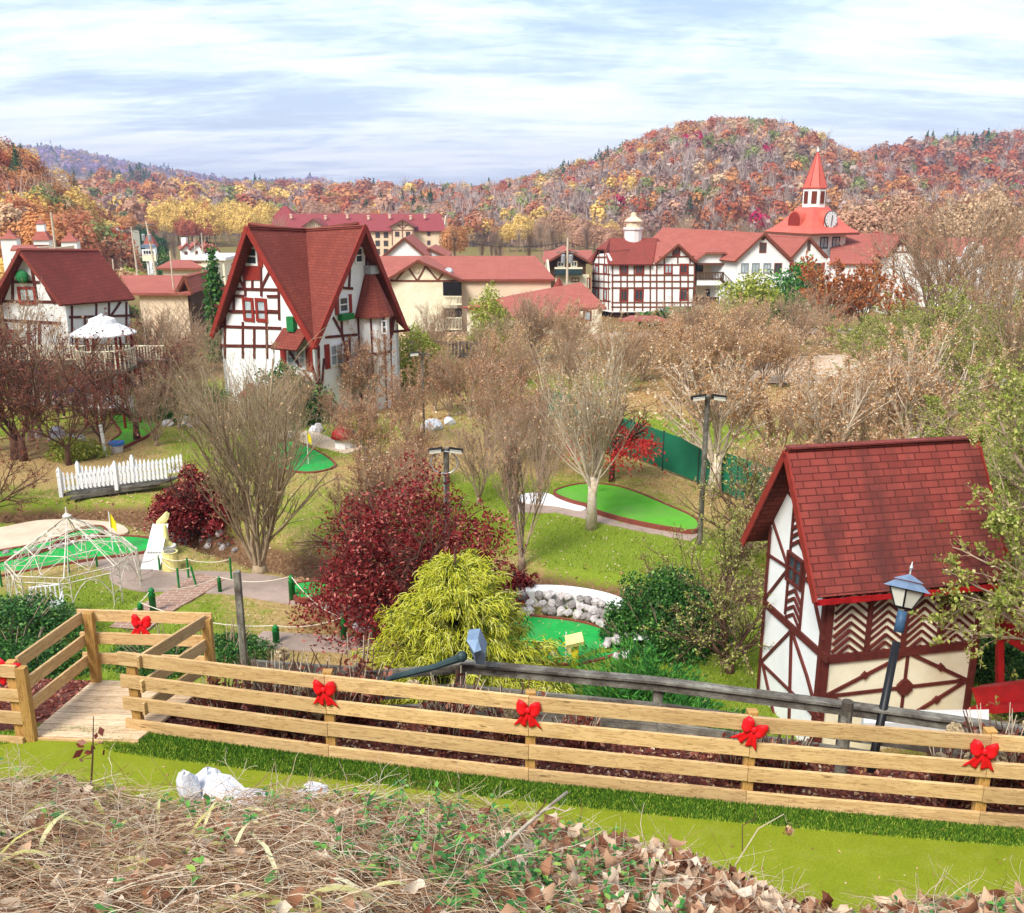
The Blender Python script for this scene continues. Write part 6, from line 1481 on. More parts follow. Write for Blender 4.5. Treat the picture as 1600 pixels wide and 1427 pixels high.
u2=utility_pole(103,400,332,88,'tall leaning pale utility pole in front of the long motel',.13,0,0)
u3=utility_pole(219,420,354,140,'slim utility pole left of the pylon sign',.14,1,-.3)
u4=utility_pole(252,425,345,130,'utility pole with equipment right of the pylon sign',.16,1,-1.0,True)
u5=utility_pole(322,405,364,150,'utility pole with cross arm among the small shops',.13,1)
u6=utility_pole(279,470,392,72,'thin pale pole in front of the hipped red shop',.07,0)
u7=utility_pole(310,405,372,150,'short utility pole left of the cross armed one by the shops',.11,1)
u8=utility_pole(186,440,405,110,'short dark pole in the parking lot near the teal pickup',.1,0)
for a,b in ((u4,u5),(u3,u4),(u1,atY(1010,384,118)),(u1,atY(700,372,120)),(u1,atY(820,384,125))):
    q=MB(); b=np.array(b); q.tube([a+(b-a)*f-np.array([0,0,.8*4*f*(1-f)]) for f in np.linspace(0,1,9)],.03,4); tag(q.build('power_line',M['black']),'thin dark power line hanging from a utility pole','wire','power lines')
# pylon sign
p=at_foot(240,150); t_=thing('pylon_sign','tall white roadside sign with a blue band under a red cap','sign',p); zt,zbm=ztop(382,150),ztop(414,150)
q=MB(); q.box(p[0]-.55,149.8,p[2]-.3,p[0]-.35,150.2,zt); q.box(p[0]+.35,149.8,p[2]-.3,p[0]+.55,150.2,zt); q.build('frame',M['whitepaint'],t_)
hgt=zt-zbm
q=MB(); q.box(p[0]-1.05,149.5,zt-hgt*.16,p[0]+1.05,149.9,zt); q.build('top_panel',M['bluegrey'],t_)
q=MB(); q.box(p[0]-1.05,149.45,zt-hgt*.5,p[0]+1.05,149.9,zt-hgt*.24); q.build('sign_panel',M['whitepaint'],t_)
q=MB(); q.box(p[0]-1.05,149.45,zt-hgt*.8,p[0]+1.05,149.9,zt-hgt*.52); q.build('sign_panel',M['creamfar'],t_)
q=MB()
for k in range(4): q.box(p[0]-.75+k*.4,149.38,zt-hgt*.44,p[0]-.5+k*.4,149.44,zt-hgt*.30)
q.build('lettering',M['black'],t_)
p2=at_foot(241,165); t_=thing('red_capped_tower','small tower with a pointed red cap behind the roadside sign','tower',p2); q=MB(); q.lathe((p2[0],p2[1],ztop(385,165)),[(1.5,0),(.03,2.6)],4,rot=.785); q.build('roof',M['shingleC'],t_); q=MB(); q.lathe((p2[0],p2[1],p2[2]-.2),[(1.0,0),(1.0,ztop(385,165)-p2[2]+.3)],4,rot=.785); q.build('wall',M['whitepaint'],t_)
# vehicles
def vehicle(px,py,col,label,kind='car',rz=0,L=4.5):
    p=foot(px,py); t_=thing('parked_'+kind,label,kind,p,rz=rz); off=np.array(root_loc(t_))
    def mk(q,n,m): q.v=[tuple(np.array(v)+off) for v in q.v]; return q.build(n,m,t_)
    w=.9; prof=[(-L/2,.35),(-L/2,.85),(-L*.33,.95),(-L*.2,1.45),(L*.12,1.5),(L*.28,1.0),(L/2,.88),(L/2,.35)]
    if kind=='van': prof=[(-L/2,.35),(-L/2,1.9),(-L*.4,2.0),(L*.25,2.0),(L*.4,1.1),(L/2,.95),(L/2,.35)]
    if kind=='pickup': prof=[(-L/2,.45),(-L/2,1.0),(-L*.08,1.0),(-L*.05,1.6),(L*.15,1.6),(L*.25,1.1),(L/2,1.0),(L/2,.45)]
    q=MB(); q.prism([(a,-w,b) for a,b in prof],(0,2*w,0)); mk(q,'body',col)
    q=MB(); zt=max(b for a,b in prof); q.box(-L*.2 if kind!='pickup' else -L*.03,-w-.01,zt-.5,L*.13,w+.01,zt-.12); mk(q,'window',M['glass'])
    for x_ in(-L*.32,L*.32):
        for y_ in(-w,w): q=MB(); q.tube([(x_,y_-.1,.33),(x_,y_+.1,.33)],.34,12); mk(q,'wheel',M['black'])
def paint(n,c): return NT(n).done(c,.3,.1,.6)
pw=paint('white_car_paint',(.8,.8,.8)); pt=paint('teal_car_paint',(.03,.18,.2)); pr=paint('red_car_paint',(.3,.03,.04)); ps=paint('silver_car_paint',(.45,.47,.5))
vehicle(184,420,pt,'teal pickup with open bed at the left of the parking lot','pickup',.1)
vehicle(222,418,pw,'white van parked left of the pylon sign','van',.1,5)
vehicle(196,424,pr,'dark red car parked in front of the teal pickup','car',.2)
vehicle(245,417,ps,'silver car parked right of the white van','car',-.1)
vehicle(208,386,pw,'small white car at the right end of the long motel','car',0)
# items in front of the inn
p=foot(1054,500); t_=thing('dumpster','pale green metal dumpster in front of the timbered inn','dumpster',p); q=MB(); q.prism([(p[0]-.95,p[1]-.7,p[2]),(p[0]+.95,p[1]-.7,p[2]),(p[0]+1.05,p[1]-.8,p[2]+1.3),(p[0]-1.05,p[1]-.8,p[2]+1.3)],(0,1.4,0)); q.build('body',plain('pale_green_metal',(.25,.42,.26),(.18,.33,.2),2,.6,.1),t_); q=MB(); q.box(p[0]-1.08,p[1]-.82,p[2]+1.3,p[0]+1.08,p[1]+.72,p[2]+1.38); q.build('lid',M['greenpaint'],t_)
p=foot(1099,498); t_=thing('heat_pump','white boxed heat pump unit beside the dumpster shrubs','air conditioner',p); q=MB(); q.box(p[0]-.45,p[1]-.4,p[2]-.1,p[0]+.45,p[1]+.4,p[2]+.85); q.build('casing',M['whiteconc'],t_); q=MB(); q.lathe((p[0],p[1],p[2]+.85),[(.3,0),(.28,.04)],12); q.build('fan_grille',M['black'],t_)
p=foot(1121,499); t_=thing('gas_tank','upright grey white gas tank before the yellow green hedge','tank',p); q=MB(); q.lathe((p[0],p[1],p[2]-.1),[(.36,0),(.38,.1),(.38,.95),(.28,1.1),(.1,1.16)],14); q.build('body',plain('grey_white_tank',(.6,.62,.66),(.5,.52,.56),3,.5,0),t_,smooth=True); q=MB(); q.lathe((p[0],p[1],p[2]+1.04),[(.1,0),(.1,.2)],8); q.build('valve',M['greymetal'],t_)
p=foot(1204,528); t_=thing('green_bin','small dark green bin on the leafy ground below the inn','bin',p); q=MB(); q.lathe((p[0],p[1],p[2]-.1),[(.45,0),(.6,.9)],4,rot=.785); q.build('body',M['greenflat'],t_); q=MB(); q.lathe((p[0],p[1],p[2]+.8),[(.64,0),(.5,.12)],4,rot=.785); q.build('lid',M['greenpaint'],t_)
p=at_foot(1008,86); t_=thing('terrace_canopy','low salmon red canopy roof at the foot of the timbered inn','canopy',p); zc3=ztop(500,86)
roof('roof',[[atY(968,500,85),atY(1045,500,85),atY(1025,493,88),atY(985,493,88)]],M['shingleC'],t_,.15)
for x_ in (972,1000,1040): a_=atY(x_,500,86); q=MB(); q.tube([(a_[0],86,gz(a_[0],86)-.1),(a_[0],86,zc3+.1)],.07,6); q.build('post',M['darkwood'],t_)
def board_fence(pts,h,m,label):
    P=[foot(a,b) for a,b in pts]; t_=thing('garden_fence',label,'fence',P[0])
    for a,b in zip(P[:-1],P[1:]):
        n=max(2,int(np.linalg.norm(b-a)/.22)); q=MB()
        for i in range(n): c=a+(b-a)*(i+.5)/n; q.box(c[0]-.085,c[1]-.02,c[2]-.1,c[0]+.085,c[1]+.02,c[2]+h)
        q.build('boards',m,t_)
        for z_ in (.3,h-.15): q=MB(); q.beam(a+(0,-.05,z_),b+(0,-.05,z_),.05,.1); q.build('rail',m,t_)
board_fence([(1030,520),(1062,518)],1.2,M['redtrim'],'short dark red board fence below the inn canopy')
board_fence([(1060,545),(1110,548),(1160,545),(1200,540)],1.3,M['darkwood'],'low dark brown board fence behind the tan leafed trees')
board_fence([(640,560),(760,560)],1.1,M['oldwood'],'grey board fence behind the twigs below the motel')
# toy hut beside far green
p=foot(537,700); t_=thing('toy_hut','tiny white toy hut with a round red roof beside the far green','hut',p); q=MB(); q.lathe(p,[(.38,-.1),(.36,.45)],10); q.build('wall',M['whitepaint'],t_); q=MB(); q.lathe((p[0],p[1],p[2]+.45),[(.52,0),(.45,.25),(.2,.5),(.03,.55)],12); q.build('roof',M['redpaint'],t_,smooth=True)
# red footbridge rails at the right
t_=thing('red_footbridge','glossy dark red wooden footbridge beside the timbered house','bridge',atY(1565,1090,16))
for (a,b,c,d,h_,w_) in (((1528,1080),16.6,(1640,1066),15.5,.16,.3),((1525,1092),16.4,(1640,1085),15.2,.42,.05),((1520,1110),16.2,(1640,1100),15.0,.14,.25)):
    q=MB(); q.beam(atY(*a,b),atY(*c,d),w_,h_); q.build('rail',M['redpaint'],t_)
q=MB(); q.beam(atY(1562,950,17),atY(1562,1100,17),.12,.12); q.build('post',M['redpaint'],t_)
for (a,c) in (((1565,985),(1640,1030)),((1565,950),(1640,975)),((1562,965),(1640,1000))):
    q=MB(); q.beam(atY(*a,17),atY(*c,16.2),.08,.28); q.build('board',M['redpaint'],t_)
p=foot(1545,1010); tag(MB().box(p[0]-.5,p[1]+1.5,p[2]-.2,p[0]+.4,p[1]+1.8,p[2]+.6).build('low_wall',M['whiteconc'],None,bevel=.03),'short white block wall between timbered house and red bridge','wall')
p=foot(1370,1140); tag(MB().slab([atY(1345,1130,15.2),atY(1540,1128,15.6),atY(1540,1150,15.2),atY(1345,1150,14.6)],.25).build('kerb_slab',M['whiteconc']),'white concrete slab at the foot of the timbered house','slab')
# white post, blue ball pot in back garden
p=foot(166,712); tag(MB().tube([p-(0,0,.1),(p[0]-.1,p[1],ztop(664,p[1]))],.07,7).build('post',M['whitepaint']),'slim white post among the twigs behind the picket bridge','post')
p=foot(183,706); t_=thing('planter','whitewashed pot with a blue rim behind the picket bridge','pot',p); q=MB(); q.lathe((p[0],p[1],p[2]-.05),[(.22,0),(.3,.35)],10); q.build('body',M['rockwhite'],t_); q=MB(); q.lathe((p[0],p[1],p[2]+.3),[(.33,0),(.34,.12)],10); q.build('rim',plain('blue_glaze',(.03,.2,.6),(.02,.15,.5),4,.3,0),t_)
p=foot(395,655); t_=thing('toy_building','small white toy building with windows behind the vase shaped twigs','toy house',p)
q=MB(); q.box(p[0]-.5,p[1]-.4,p[2]-.1,p[0]+.5,p[1]+.4,p[2]+1.2); q.build('wall',M['whitepaint'],t_); q=MB(); q.lathe((p[0],p[1],p[2]+1.2),[(.75,0),(.05,.5)],4,rot=.785); q.build('roof',M['redtrim'],t_)
q=MB(); q.box(p[0]-.3,p[1]-.42,p[2]+.5,p[0]-.05,p[1]-.401,p[2]+.9); q.build('window',M['glass'],t_)
# ---------------------------------------------------------------- trees and shrubs
def nrm(a): return a/(np.linalg.norm(a,axis=-1,keepdims=True)+1e-9)
def strands(R_,base,dirs,L,rad,K,jit,up,tip=.35):
    """polylines grown from base along dirs, bending by up (vector added each step)"""
    N=len(base); P=np.zeros((N,K,3)); P[:,0]=base; d=nrm(dirs); st=(L/(K-1))[:,None]
    for k in range(1,K):
        d=nrm(d+R_.normal(size=(N,3))*jit+np.asarray(up)); P[:,k]=P[:,k-1]+d*st
    r=rad[:,None]*np.linspace(1,tip,K)[None]
    return P,r
def tubes(P,r,n=3):
    N,K,_=P.shape; T=np.zeros_like(P); T[:,1:-1]=P[:,2:]-P[:,:-2]; T[:,0]=P[:,1]-P[:,0]; T[:,-1]=P[:,-1]-P[:,-2]; T=nrm(T)
    ref=np.where(np.abs(T[:,:1,2:3])<.8,np.array([0,0,1.]),np.array([1.,0,0])); A=nrm(np.cross(T,ref)); B=np.cross(T,A)
    a=np.arange(n)*2*math.pi/n
    V=P[:,:,None]+r[:,:,None,None]*(np.cos(a)[None,None,:,None]*A[:,:,None]+np.sin(a)[None,None,:,None]*B[:,:,None])
    V=V.reshape(-1,3); i=np.arange(N)[:,None,None]*K*n+np.arange(K-1)[None,:,None]*n; j=np.arange(n)[None,None]; j2=(j+1)%n
    F=np.stack([i+j,i+j2,i+n+j2,i+n+j],-1).reshape(-1,4); return V,F
def children(R_,P,r,n,tmin,tmax,spread,Lf,rf,K,jit,up,upbias=0.,by_len=True):
    N,Kp,_=P.shape; idx=R_.integers(0,N,n); t=R_.uniform(tmin,tmax,n)*(Kp-1); a=np.minimum(t.astype(int),Kp-2); f=(t-a)[:,None]
    base=P[idx,a]*(1-f)+P[idx,a+1]*f; T=nrm(P[idx,a+1]-P[idx,a]); d=T+nrm(R_.normal(size=(n,3)))*spread; d[:,2]+=upbias
    Lp=np.linalg.norm(P[idx,-1]-P[idx,0],axis=1); L=Lp*Lf*R_.uniform(.55,1.2,n)*(1-.45*(t/(Kp-1))); rr=(r[idx,a]*(1-f[:,0])+r[idx,a+1]*f[:,0])*rf
    return strands(R_,base,d,L,rr,K,jit,up)
def cards(R_,ctr,size,asp=.6,flat=0.,axis=None):
    """small leaf quads"""
    n=len(ctr); nm=R_.normal(size=(n,3)); nm[:,2]+=flat; nm=nrm(nm); t1=nrm(np.cross(nm,R_.normal(size=(n,3)))) if axis is None else nrm(axis); t2=nrm(np.cross(nm,t1)); s=(size*(.6+.8*R_.random(n)))[:,None]
    V=np.stack([ctr-t1*s,ctr+t2*s*asp,ctr+t1*s,ctr-t2*s*asp],1).reshape(-1,3); return V,np.arange(4*n).reshape(-1,4)
def along(R_,P,n,tmin=.3,tmax=1.,off=.03):
    N,K,_=P.shape; idx=R_.integers(0,N,n); t=R_.uniform(tmin,tmax,n)*(K-1); a=np.minimum(t.astype(int),K-2); f=(t-a)[:,None]
    return P[idx,a]*(1-f)+P[idx,a+1]*f+R_.normal(size=(n,3))*off, nrm(P[idx,a+1]-P[idx,a])
def vase(seed,H=5.5,stems=9,spread=.42,n2=60,n3=420,n4=900,trunk=.35,tr=.14,up=.10,r1=.05,leaves=0,lsize=.035,leaft=(.2,1.),split=.18,jit=.07,twr=.75):
    """multi stemmed tree: short flared trunk, upswept stems, fine twigs. returns dict of (V,F)"""
    R_=np.random.default_rng(seed); out={}
    a=np.arange(stems)*6.283/stems+R_.random(stems)*.7; th=R_.uniform(.25,1,stems)*spread
    d=np.stack([np.cos(a)*np.sin(th),np.sin(a)*np.sin(th),np.cos(th)],-1); base=np.stack([np.cos(a)*tr*.45,np.sin(a)*tr*.45,np.full(stems,trunk*R_.uniform(.55,1.,stems))],-1)
    P1,R1=strands(R_,base,d,H*.78*R_.uniform(.75,1.05,stems),r1*R_.uniform(.7,1.1,stems),8,jit,(0,0,up*.5),.3)
    P2,R2=children(R_,P1,R1,n2,.08,.85,spread*1.05,.62,.62,6,jit,(0,0,up*.8),.12)
    P3,R3=children(R_,np.concatenate([np.repeat(P1[:,::1][:, [0,2,3,5,6,7]],1,0),P2]),np.concatenate([R1[:,[0,2,3,5,6,7]],R2]),n3,.25,1,.6,.42,.55,5,jit*1.4,(0,0,up),.2)
    P4,R4=children(R_,P3,np.maximum(R3,.004),n4,.2,1,.7,.6,twr,4,jit*1.8,(0,0,up),.2)
    tv=MB(); lobes=[(0,0,-.15),(0,0,trunk*.5),(0,0,trunk)]; tv.tube(lobes,[tr*1.25,tr*.85,tr*.75],10)
    out['trunk']=tv
    parts=[tubes(P1,R1,6),tubes(P2,R2,4),tubes(P3,np.maximum(R3,.0045),3)]
    out['limbs']=merge_np(parts); out['twigs']=tubes(P4,np.maximum(R4,.0030),3)
    if leaves:
        P3b=P3[:,[0,1,3,4]]; c,_=along(R_,np.concatenate([P4,P3b]),leaves,leaft[0],leaft[1],.03); out['leaves']=cards(R_,c,np.full(leaves,lsize))
    return out
def make_tree(name,label,cat,data,bark,twig,leafm=None,group=None,loc=(0,0,0),leafname='foliage'):
    t_=thing(name,label,cat,loc,group)
    V=data['trunk']; off=np.array(loc); V.v=[tuple(np.array(v)+off) for v in V.v]; V.build('trunk',bark,t_,smooth=True)
    from_np('limbs',*data['limbs'],bark,t_,smooth=True); from_np('twigs',*data['twigs'],twig,t_)
    if 'leaves' in data and leafm is not None: from_np(leafname,*data['leaves'],leafm,t_)
    return t_
LM=dict(
 tan=leafmat('dried_tan_leaf',[(0,(.32,.13,.05)),(.35,(.56,.30,.13)),(.7,(.76,.52,.29)),(1,(.92,.80,.60))],.8,.35),
 brown=leafmat('dried_brown_leaf',[(0,(.26,.10,.05)),(.5,(.50,.26,.13)),(.85,(.72,.48,.27)),(1,(.86,.68,.50))],.8,.3),
 redbrown=leafmat('dark_red_leaf',[(0,(.10,.018,.015)),(.5,(.22,.05,.03)),(.85,(.34,.10,.06)),(1,(.52,.26,.18))],.7,.3),
 maple=leafmat('maroon_leaf',[(0,(.08,.004,.006)),(.45,(.19,.010,.012)),(.8,(.33,.03,.028)),(1,(.66,.24,.18))],.55,.3),
 scarlet=leafmat('scarlet_leaf',[(0,(.40,.015,.02)),(.6,(.60,.04,.035)),(1,(.72,.12,.07))],.6,.35),
 olive=leafmat('olive_leaf',[(0,(.14,.19,.025)),(.5,(.33,.38,.06)),(.85,(.52,.52,.14)),(1,(.70,.62,.30))],.7,.35),
 green=leafmat('evergreen_leaf',[(0,(.012,.05,.012)),(.5,(.035,.12,.02)),(.85,(.08,.22,.035)),(1,(.22,.38,.08))],.5,.2),
 juniper=leafmat('juniper_spray',[(0,(.02,.10,.02)),(.5,(.05,.22,.03)),(1,(.14,.38,.05))],.7,.3),
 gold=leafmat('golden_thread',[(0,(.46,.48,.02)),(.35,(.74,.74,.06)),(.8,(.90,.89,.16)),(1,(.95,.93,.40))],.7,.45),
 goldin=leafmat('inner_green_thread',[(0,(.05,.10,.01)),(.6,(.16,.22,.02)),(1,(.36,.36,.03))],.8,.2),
 shrubY=leafmat('yellow_green_leaf',[(0,(.16,.22,.02)),(.5,(.34,.40,.05)),(1,(.60,.58,.14))],.7,.3),
 orange=leafmat('orange_red_leaf',[(0,(.34,.08,.03)),(.5,(.52,.17,.06)),(1,(.64,.32,.10))],.7,.3),
 pale=leafmat('pale_seed_head',[(0,(.42,.30,.16)),(1,(.74,.62,.42))],.8,.3))
TW=dict(tan=plain('tan_twig',(.56,.37,.20),(.36,.21,.10),9,.9,0),olive=plain('olive_twig',(.46,.38,.19),(.30,.24,.11),9,.9,0),red=plain('reddish_twig',(.42,.20,.12),(.24,.09,.055),9,.9,0),grey=plain('grey_twig',(.52,.37,.24),(.32,.20,.12),9,.9,0))
# --- prototypes
def place(o,px,Y,rz=0,s=1.,sz_=None,label=None,group=None,foot_px=None):
    p=foot(px,foot_px) if foot_px else at_foot(px,Y)
    o.location=p; o.rotation_euler=(0,0,rz); o.scale=(s,s,sz_ or s)
    if label: o['label']=label
    if group: o['group']=group
    return o
# signature trees
d=vase(101,H=7.4,stems=9,spread=.52,n2=130,n3=1100,n4=3600,trunk=.22,tr=.24,up=.07,r1=.07,leaves=900,lsize=.03,jit=.11)
T=make_tree('vase_shaped_tree','big bare many stemmed tree on the dry lawn left of the maroon maple','tree',d,M['bark'],TW['olive'],LM['brown']); place(T,406,0,1.0,1.0,1.02,foot_px=893)
d=vase(102,H=5.6,stems=12,spread=.46,n2=140,n3=1000,n4=3400,trunk=1.75,tr=.17,up=.08,r1=.045,leaves=4500,lsize=.032,jit=.085)
T=make_tree('vase_shaped_tree','vase shaped bare tree with a whitish trunk base before the lime green carpet','tree',d,M['barklight'],TW['olive'],LM['tan']); place(T,924,0,.3,1.0,1.0,foot_px=826)
d=vase(103,H=5.2,stems=5,spread=.34,n2=60,n3=520,n4=1500,trunk=.4,tr=.12,up=.08,r1=.05,leaves=900,lsize=.035)
T=make_tree('bare_tree','slender three stemmed bare tree between the maroon maple and the middle lawn','tree',d,M['barkgrey'],TW['grey'],LM['brown']); place(T,815,0,2.,1.0,1.0,foot_px=885)
d=vase(104,H=5.2,stems=7,spread=.62,n2=90,n3=900,n4=2000,trunk=1.7,tr=.24,up=.05,r1=.075,leaves=6500,lsize=.045)
T=make_tree('tan_leafed_tree','tan leafed tree with a pale forked trunk at the green windscreen','tree',d,M['barklight'],TW['tan'],LM['tan']); place(T,1116,0,.8,1.0,.95,foot_px=775)
T2=copy_tree(T); place(T2,1290,32,2.5,.9,label='tan leafed tree just behind the ridge of the timbered house left half')
T2=copy_tree(T); place(T2,1420,34,4.1,1.05,label='tan leafed tree behind the ridge of the timbered house right half')
# generic stock (shared meshes)
stock={}
stock['bare']=[make_tree('bare_shrubby_tree','bare','tree',vase(200+i,H=5.,stems=9,spread=.58,n2=100,n3=800,n4=2600,trunk=.3,tr=.12,up=.05,r1=.032,leaves=1800,lsize=.03,jit=.11),M['barkgrey'],TW[('grey','tan')[i]],LM['brown']) for i in range(2)]
stock['tan']=[make_tree('tan_leafed_tree','tan','tree',vase(210+i,H=4.8,stems=8,spread=.6,n2=90,n3=700,n4=1900,trunk=.4,tr=.14,up=.05,r1=.035,leaves=8000,lsize=.038,jit=.10),M['barkgrey'],TW['tan'],LM['tan']) for i in range(2)]
stock['brown']=[make_tree('brown_leafed_tree','brown','tree',vase(220+i,H=4.6,stems=8,spread=.6,n2=90,n3=700,n4=2100,trunk=.4,tr=.13,up=.05,r1=.03,leaves=4800,lsize=.034,jit=.11),M['barkgrey'],TW['red'],LM['brown']) for i in range(2)]
stock['red']=[make_tree('red_twigged_tree','red','tree',vase(230+i,H=4.4,stems=6,spread=.85,n2=80,n3=560,n4=1500,trunk=.8,tr=.12,up=-.01,r1=.035,leaves=1500,lsize=.032,jit=.13),M['barkred'],TW['red'],LM['redbrown']) for i in range(2)]
stock['olive']=[make_tree('olive_leafed_tree','olive','tree',vase(240+i,H=5.,stems=7,spread=.8,n2=90,n3=620,n4=1500,trunk=.8,tr=.14,up=.0,r1=.05,leaves=8500,lsize=.042,jit=.12),M['barkgrey'],TW['grey'],LM['olive']) for i in range(2)]
stock['orange']=[make_tree('orange_leafed_tree','orange','tree',vase(250,H=5.,stems=7,spread=.7,n2=80,n3=500,n4=700,trunk=.8,tr=.14,up=.03,r1=.05,leaves=6500,lsize=.075),M['barkgrey'],TW['red'],LM['orange'])]
used_={k:0 for k in stock}
def put(kind,px,Y,s,label,group=None,sz_=None,footy=None):
    L=stock[kind]; k=used_[kind]; used_[kind]+=1
    o=L[k] if k<len(L) else copy_tree(L[k%len(L)])
    place(o,px,Y,rnd.uniform(0,6.28),s,sz_,label,group or label_group[kind],footy); o['label']=label
    return o
label_group=dict(bare='bare twiggy trees of the garden',tan='tan leafed trees by the creek road',brown='brown leafed trees of the middle garden',red='red twigged trees at the left',olive='olive leafed trees at the right edge',orange='orange leafed trees below the tower')
def band(kind,x0,x1,Y0,Y1,n,s,label,sj=.2):
    for i in range(n):
        f=(i+.5)/n; put(kind,x0+(x1-x0)*f+rnd.uniform(-15,15),rnd.uniform(Y0,Y1),s*rnd.uniform(1-sj,1+sj),label)
# middle brown twig mass (x 520-860)
band('brown',540,690,27,34,4,.72,'brown twiggy tree in the thicket above the maroon maple')
band('brown',520,860,36,46,8,.85,'brown leafed tree in the thicket right of the A frame house')
band('bare',720,850,30,38,3,.85,'bare upright tree between the ringed light pole and the vase shaped tree')
band('bare',640,900,44,60,7,.9,'bare tree in the far thicket below the motel')
band('tan',760,1080,50,64,6,.8,'tan leafed tree in the row below the low motel wing')
band('bare',870,1000,44,52,2,.8,'bare tree behind the vase shaped tree with the whitish trunk')
# around the A-frame left side
band('bare',240,325,38,48,3,.95,'bare tree left of the A frame house')
band('bare',215,310,50,60,3,1.0,'bare tree in the gap between the two steep roofed houses')
band('bare',330,480,35,40,4,.75,'bare tree screening the foot of the A frame house')
band('brown',520,600,36,41,3,.75,'brown leafed tree at the right foot of the A frame house')
# right: tan mass
band('tan',1020,1240,42,62,9,.9,'tan leafed tree in the mass left of the timbered house roof')
band('tan',1180,1500,26,40,10,.8,'tan leafed tree in the mass behind the timbered house roof')
band('tan',1050,1330,66,80,5,.75,'tan leafed tree in the far row below the inn')
band('bare',1050,1500,30,62,6,.95,'bare tree rising from the tan leafed mass on the right')
band('olive',1350,1620,40,60,8,1.1,'olive leafed tree in the right background below the tower')
band('orange',1270,1400,78,90,4,1.15,'orange red tree in front of the clock tower')
band('bare',1430,1600,60,80,3,2.0,'tall bare tree at the right in front of the salmon roofs',.3)
band('bare',1560,1620,34,48,1,1.8,'tall bare tree at the right edge')
# left red twig mass
band('red',-50,62,34,39,4,1.35,'dark red twigged tree in front of the left house')
band('red',205,232,40,41,1,1.15,'dark red twigged tree right of the white garden bench')
band('red',-40,30,30,33,1,1.1,'dark red twigged tree against the left house wall')
band('red',75,205,36,40,2,1.2,'slender dark red twigged tree in front of the white garden bench')
band('red',95,240,45.2,46.5,4,.95,'dark red twigged tree beside the white gazebo roof')
band('bare',-20,70,40,60,4,1.35,'grey bare tree at the left picture edge')
for o_ in COL.objects:
    pass
# far right olive willow like tree close up (px 1480-1640)
d=vase(301,H=6.2,stems=9,spread=1.0,n2=150,n3=1500,n4=5200,trunk=1.2,tr=.2,up=-.045,r1=.06,leaves=70000,lsize=.030,jit=.12)
T=make_tree('olive_leafed_tree','arching olive leafed tree overlapping the right end of the timbered house roof','tree',d,M['barkgrey'],TW['grey'],LM['olive']); place(T,1765,16.2,.5,1.25,1.3)
T2=copy_tree(T); place(T2,1620,24.5,2.2,1.1,1.15,label='taller olive leafed tree at the right edge behind the timbered house')
# scrub in front of house left side (px 1040-1190, 780-1000)
d=vase(302,H=3.4,stems=9,spread=.9,n2=90,n3=650,n4=1700,trunk=.3,tr=.12,up=-.01,r1=.035,leaves=3600,lsize=.03,jit=.14)
T=make_tree('leafy_scrub_tree','crooked half bare scrub tree with small olive leaves left of the timbered house','tree',d,M['barkred'],TW['grey'],LM['olive']); place(T,1140,0,.5,.95,foot_px=1050)
T2=copy_tree(T); place(T2,1105,23.5,2.5,1.0,label='crooked half bare scrub tree on the slope behind the evergreen bush')
T2=copy_tree(T); place(T2,1165,26,4.,1.1,label='crooked half bare scrub tree against the lawn edge left of the timbered house')
# --- broad shrubs from strand sprays
def blob_pts(R_,n,rx,ry,h,shell=.55,cone=0.):
    d=R_.normal(size=(n,3)); d=nrm(d); d[:,2]=np.abs(d[:,2]); r=shell+(1-shell)*R_.random(n)**.5; lob=1+.22*np.sin(d[:,0]*4+1)*np.cos(d[:,1]*4+2)+.12*np.sin(d[:,2]*9+d[:,0]*6)
    p=d*(r*lob)[:,None]; z=p[:,2]; tap=1-cone*np.clip(z,0,1); p=np.stack([p[:,0]*rx*tap,p[:,1]*ry*tap,z*h],-1); return p,d
def bush(name,label,cat,px,fy,w,h,n,mat,lsize,seed,group=None,stem='barkgrey',Y=None,asp=.6,flat=.3,shell=.5,part='foliage'):
    R_=np.random.default_rng(seed); p=foot(px,fy) if Y is None else at_foot(px,Y); t_=thing(name,label,cat,p,group)
    q,dd=blob_pts(R_,n,w/2,w/2*.85,h,shell); V,F=cards(R_,q+R_.normal(size=q.shape)*lsize,np.full(n,lsize),asp,flat); from_np(part,V,F,LM[mat],t_)
    m=28; a=R_.random(m)*6.28; b=np.zeros((m,3)); b[:,0]=np.cos(a)*w*.08; b[:,1]=np.sin(a)*w*.08; b[:,2]=-.1
    P,r=strands(R_,b,np.stack([np.cos(a)*.8,np.sin(a)*.8,np.full(m,1.)],-1),np.full(m,max(w/2,h)*.9),np.full(m,.02),5,.12,(0,0,.05)); V,F=tubes(P,r,4); from_np('stems',V,F,M[stem],t_)
    return t_
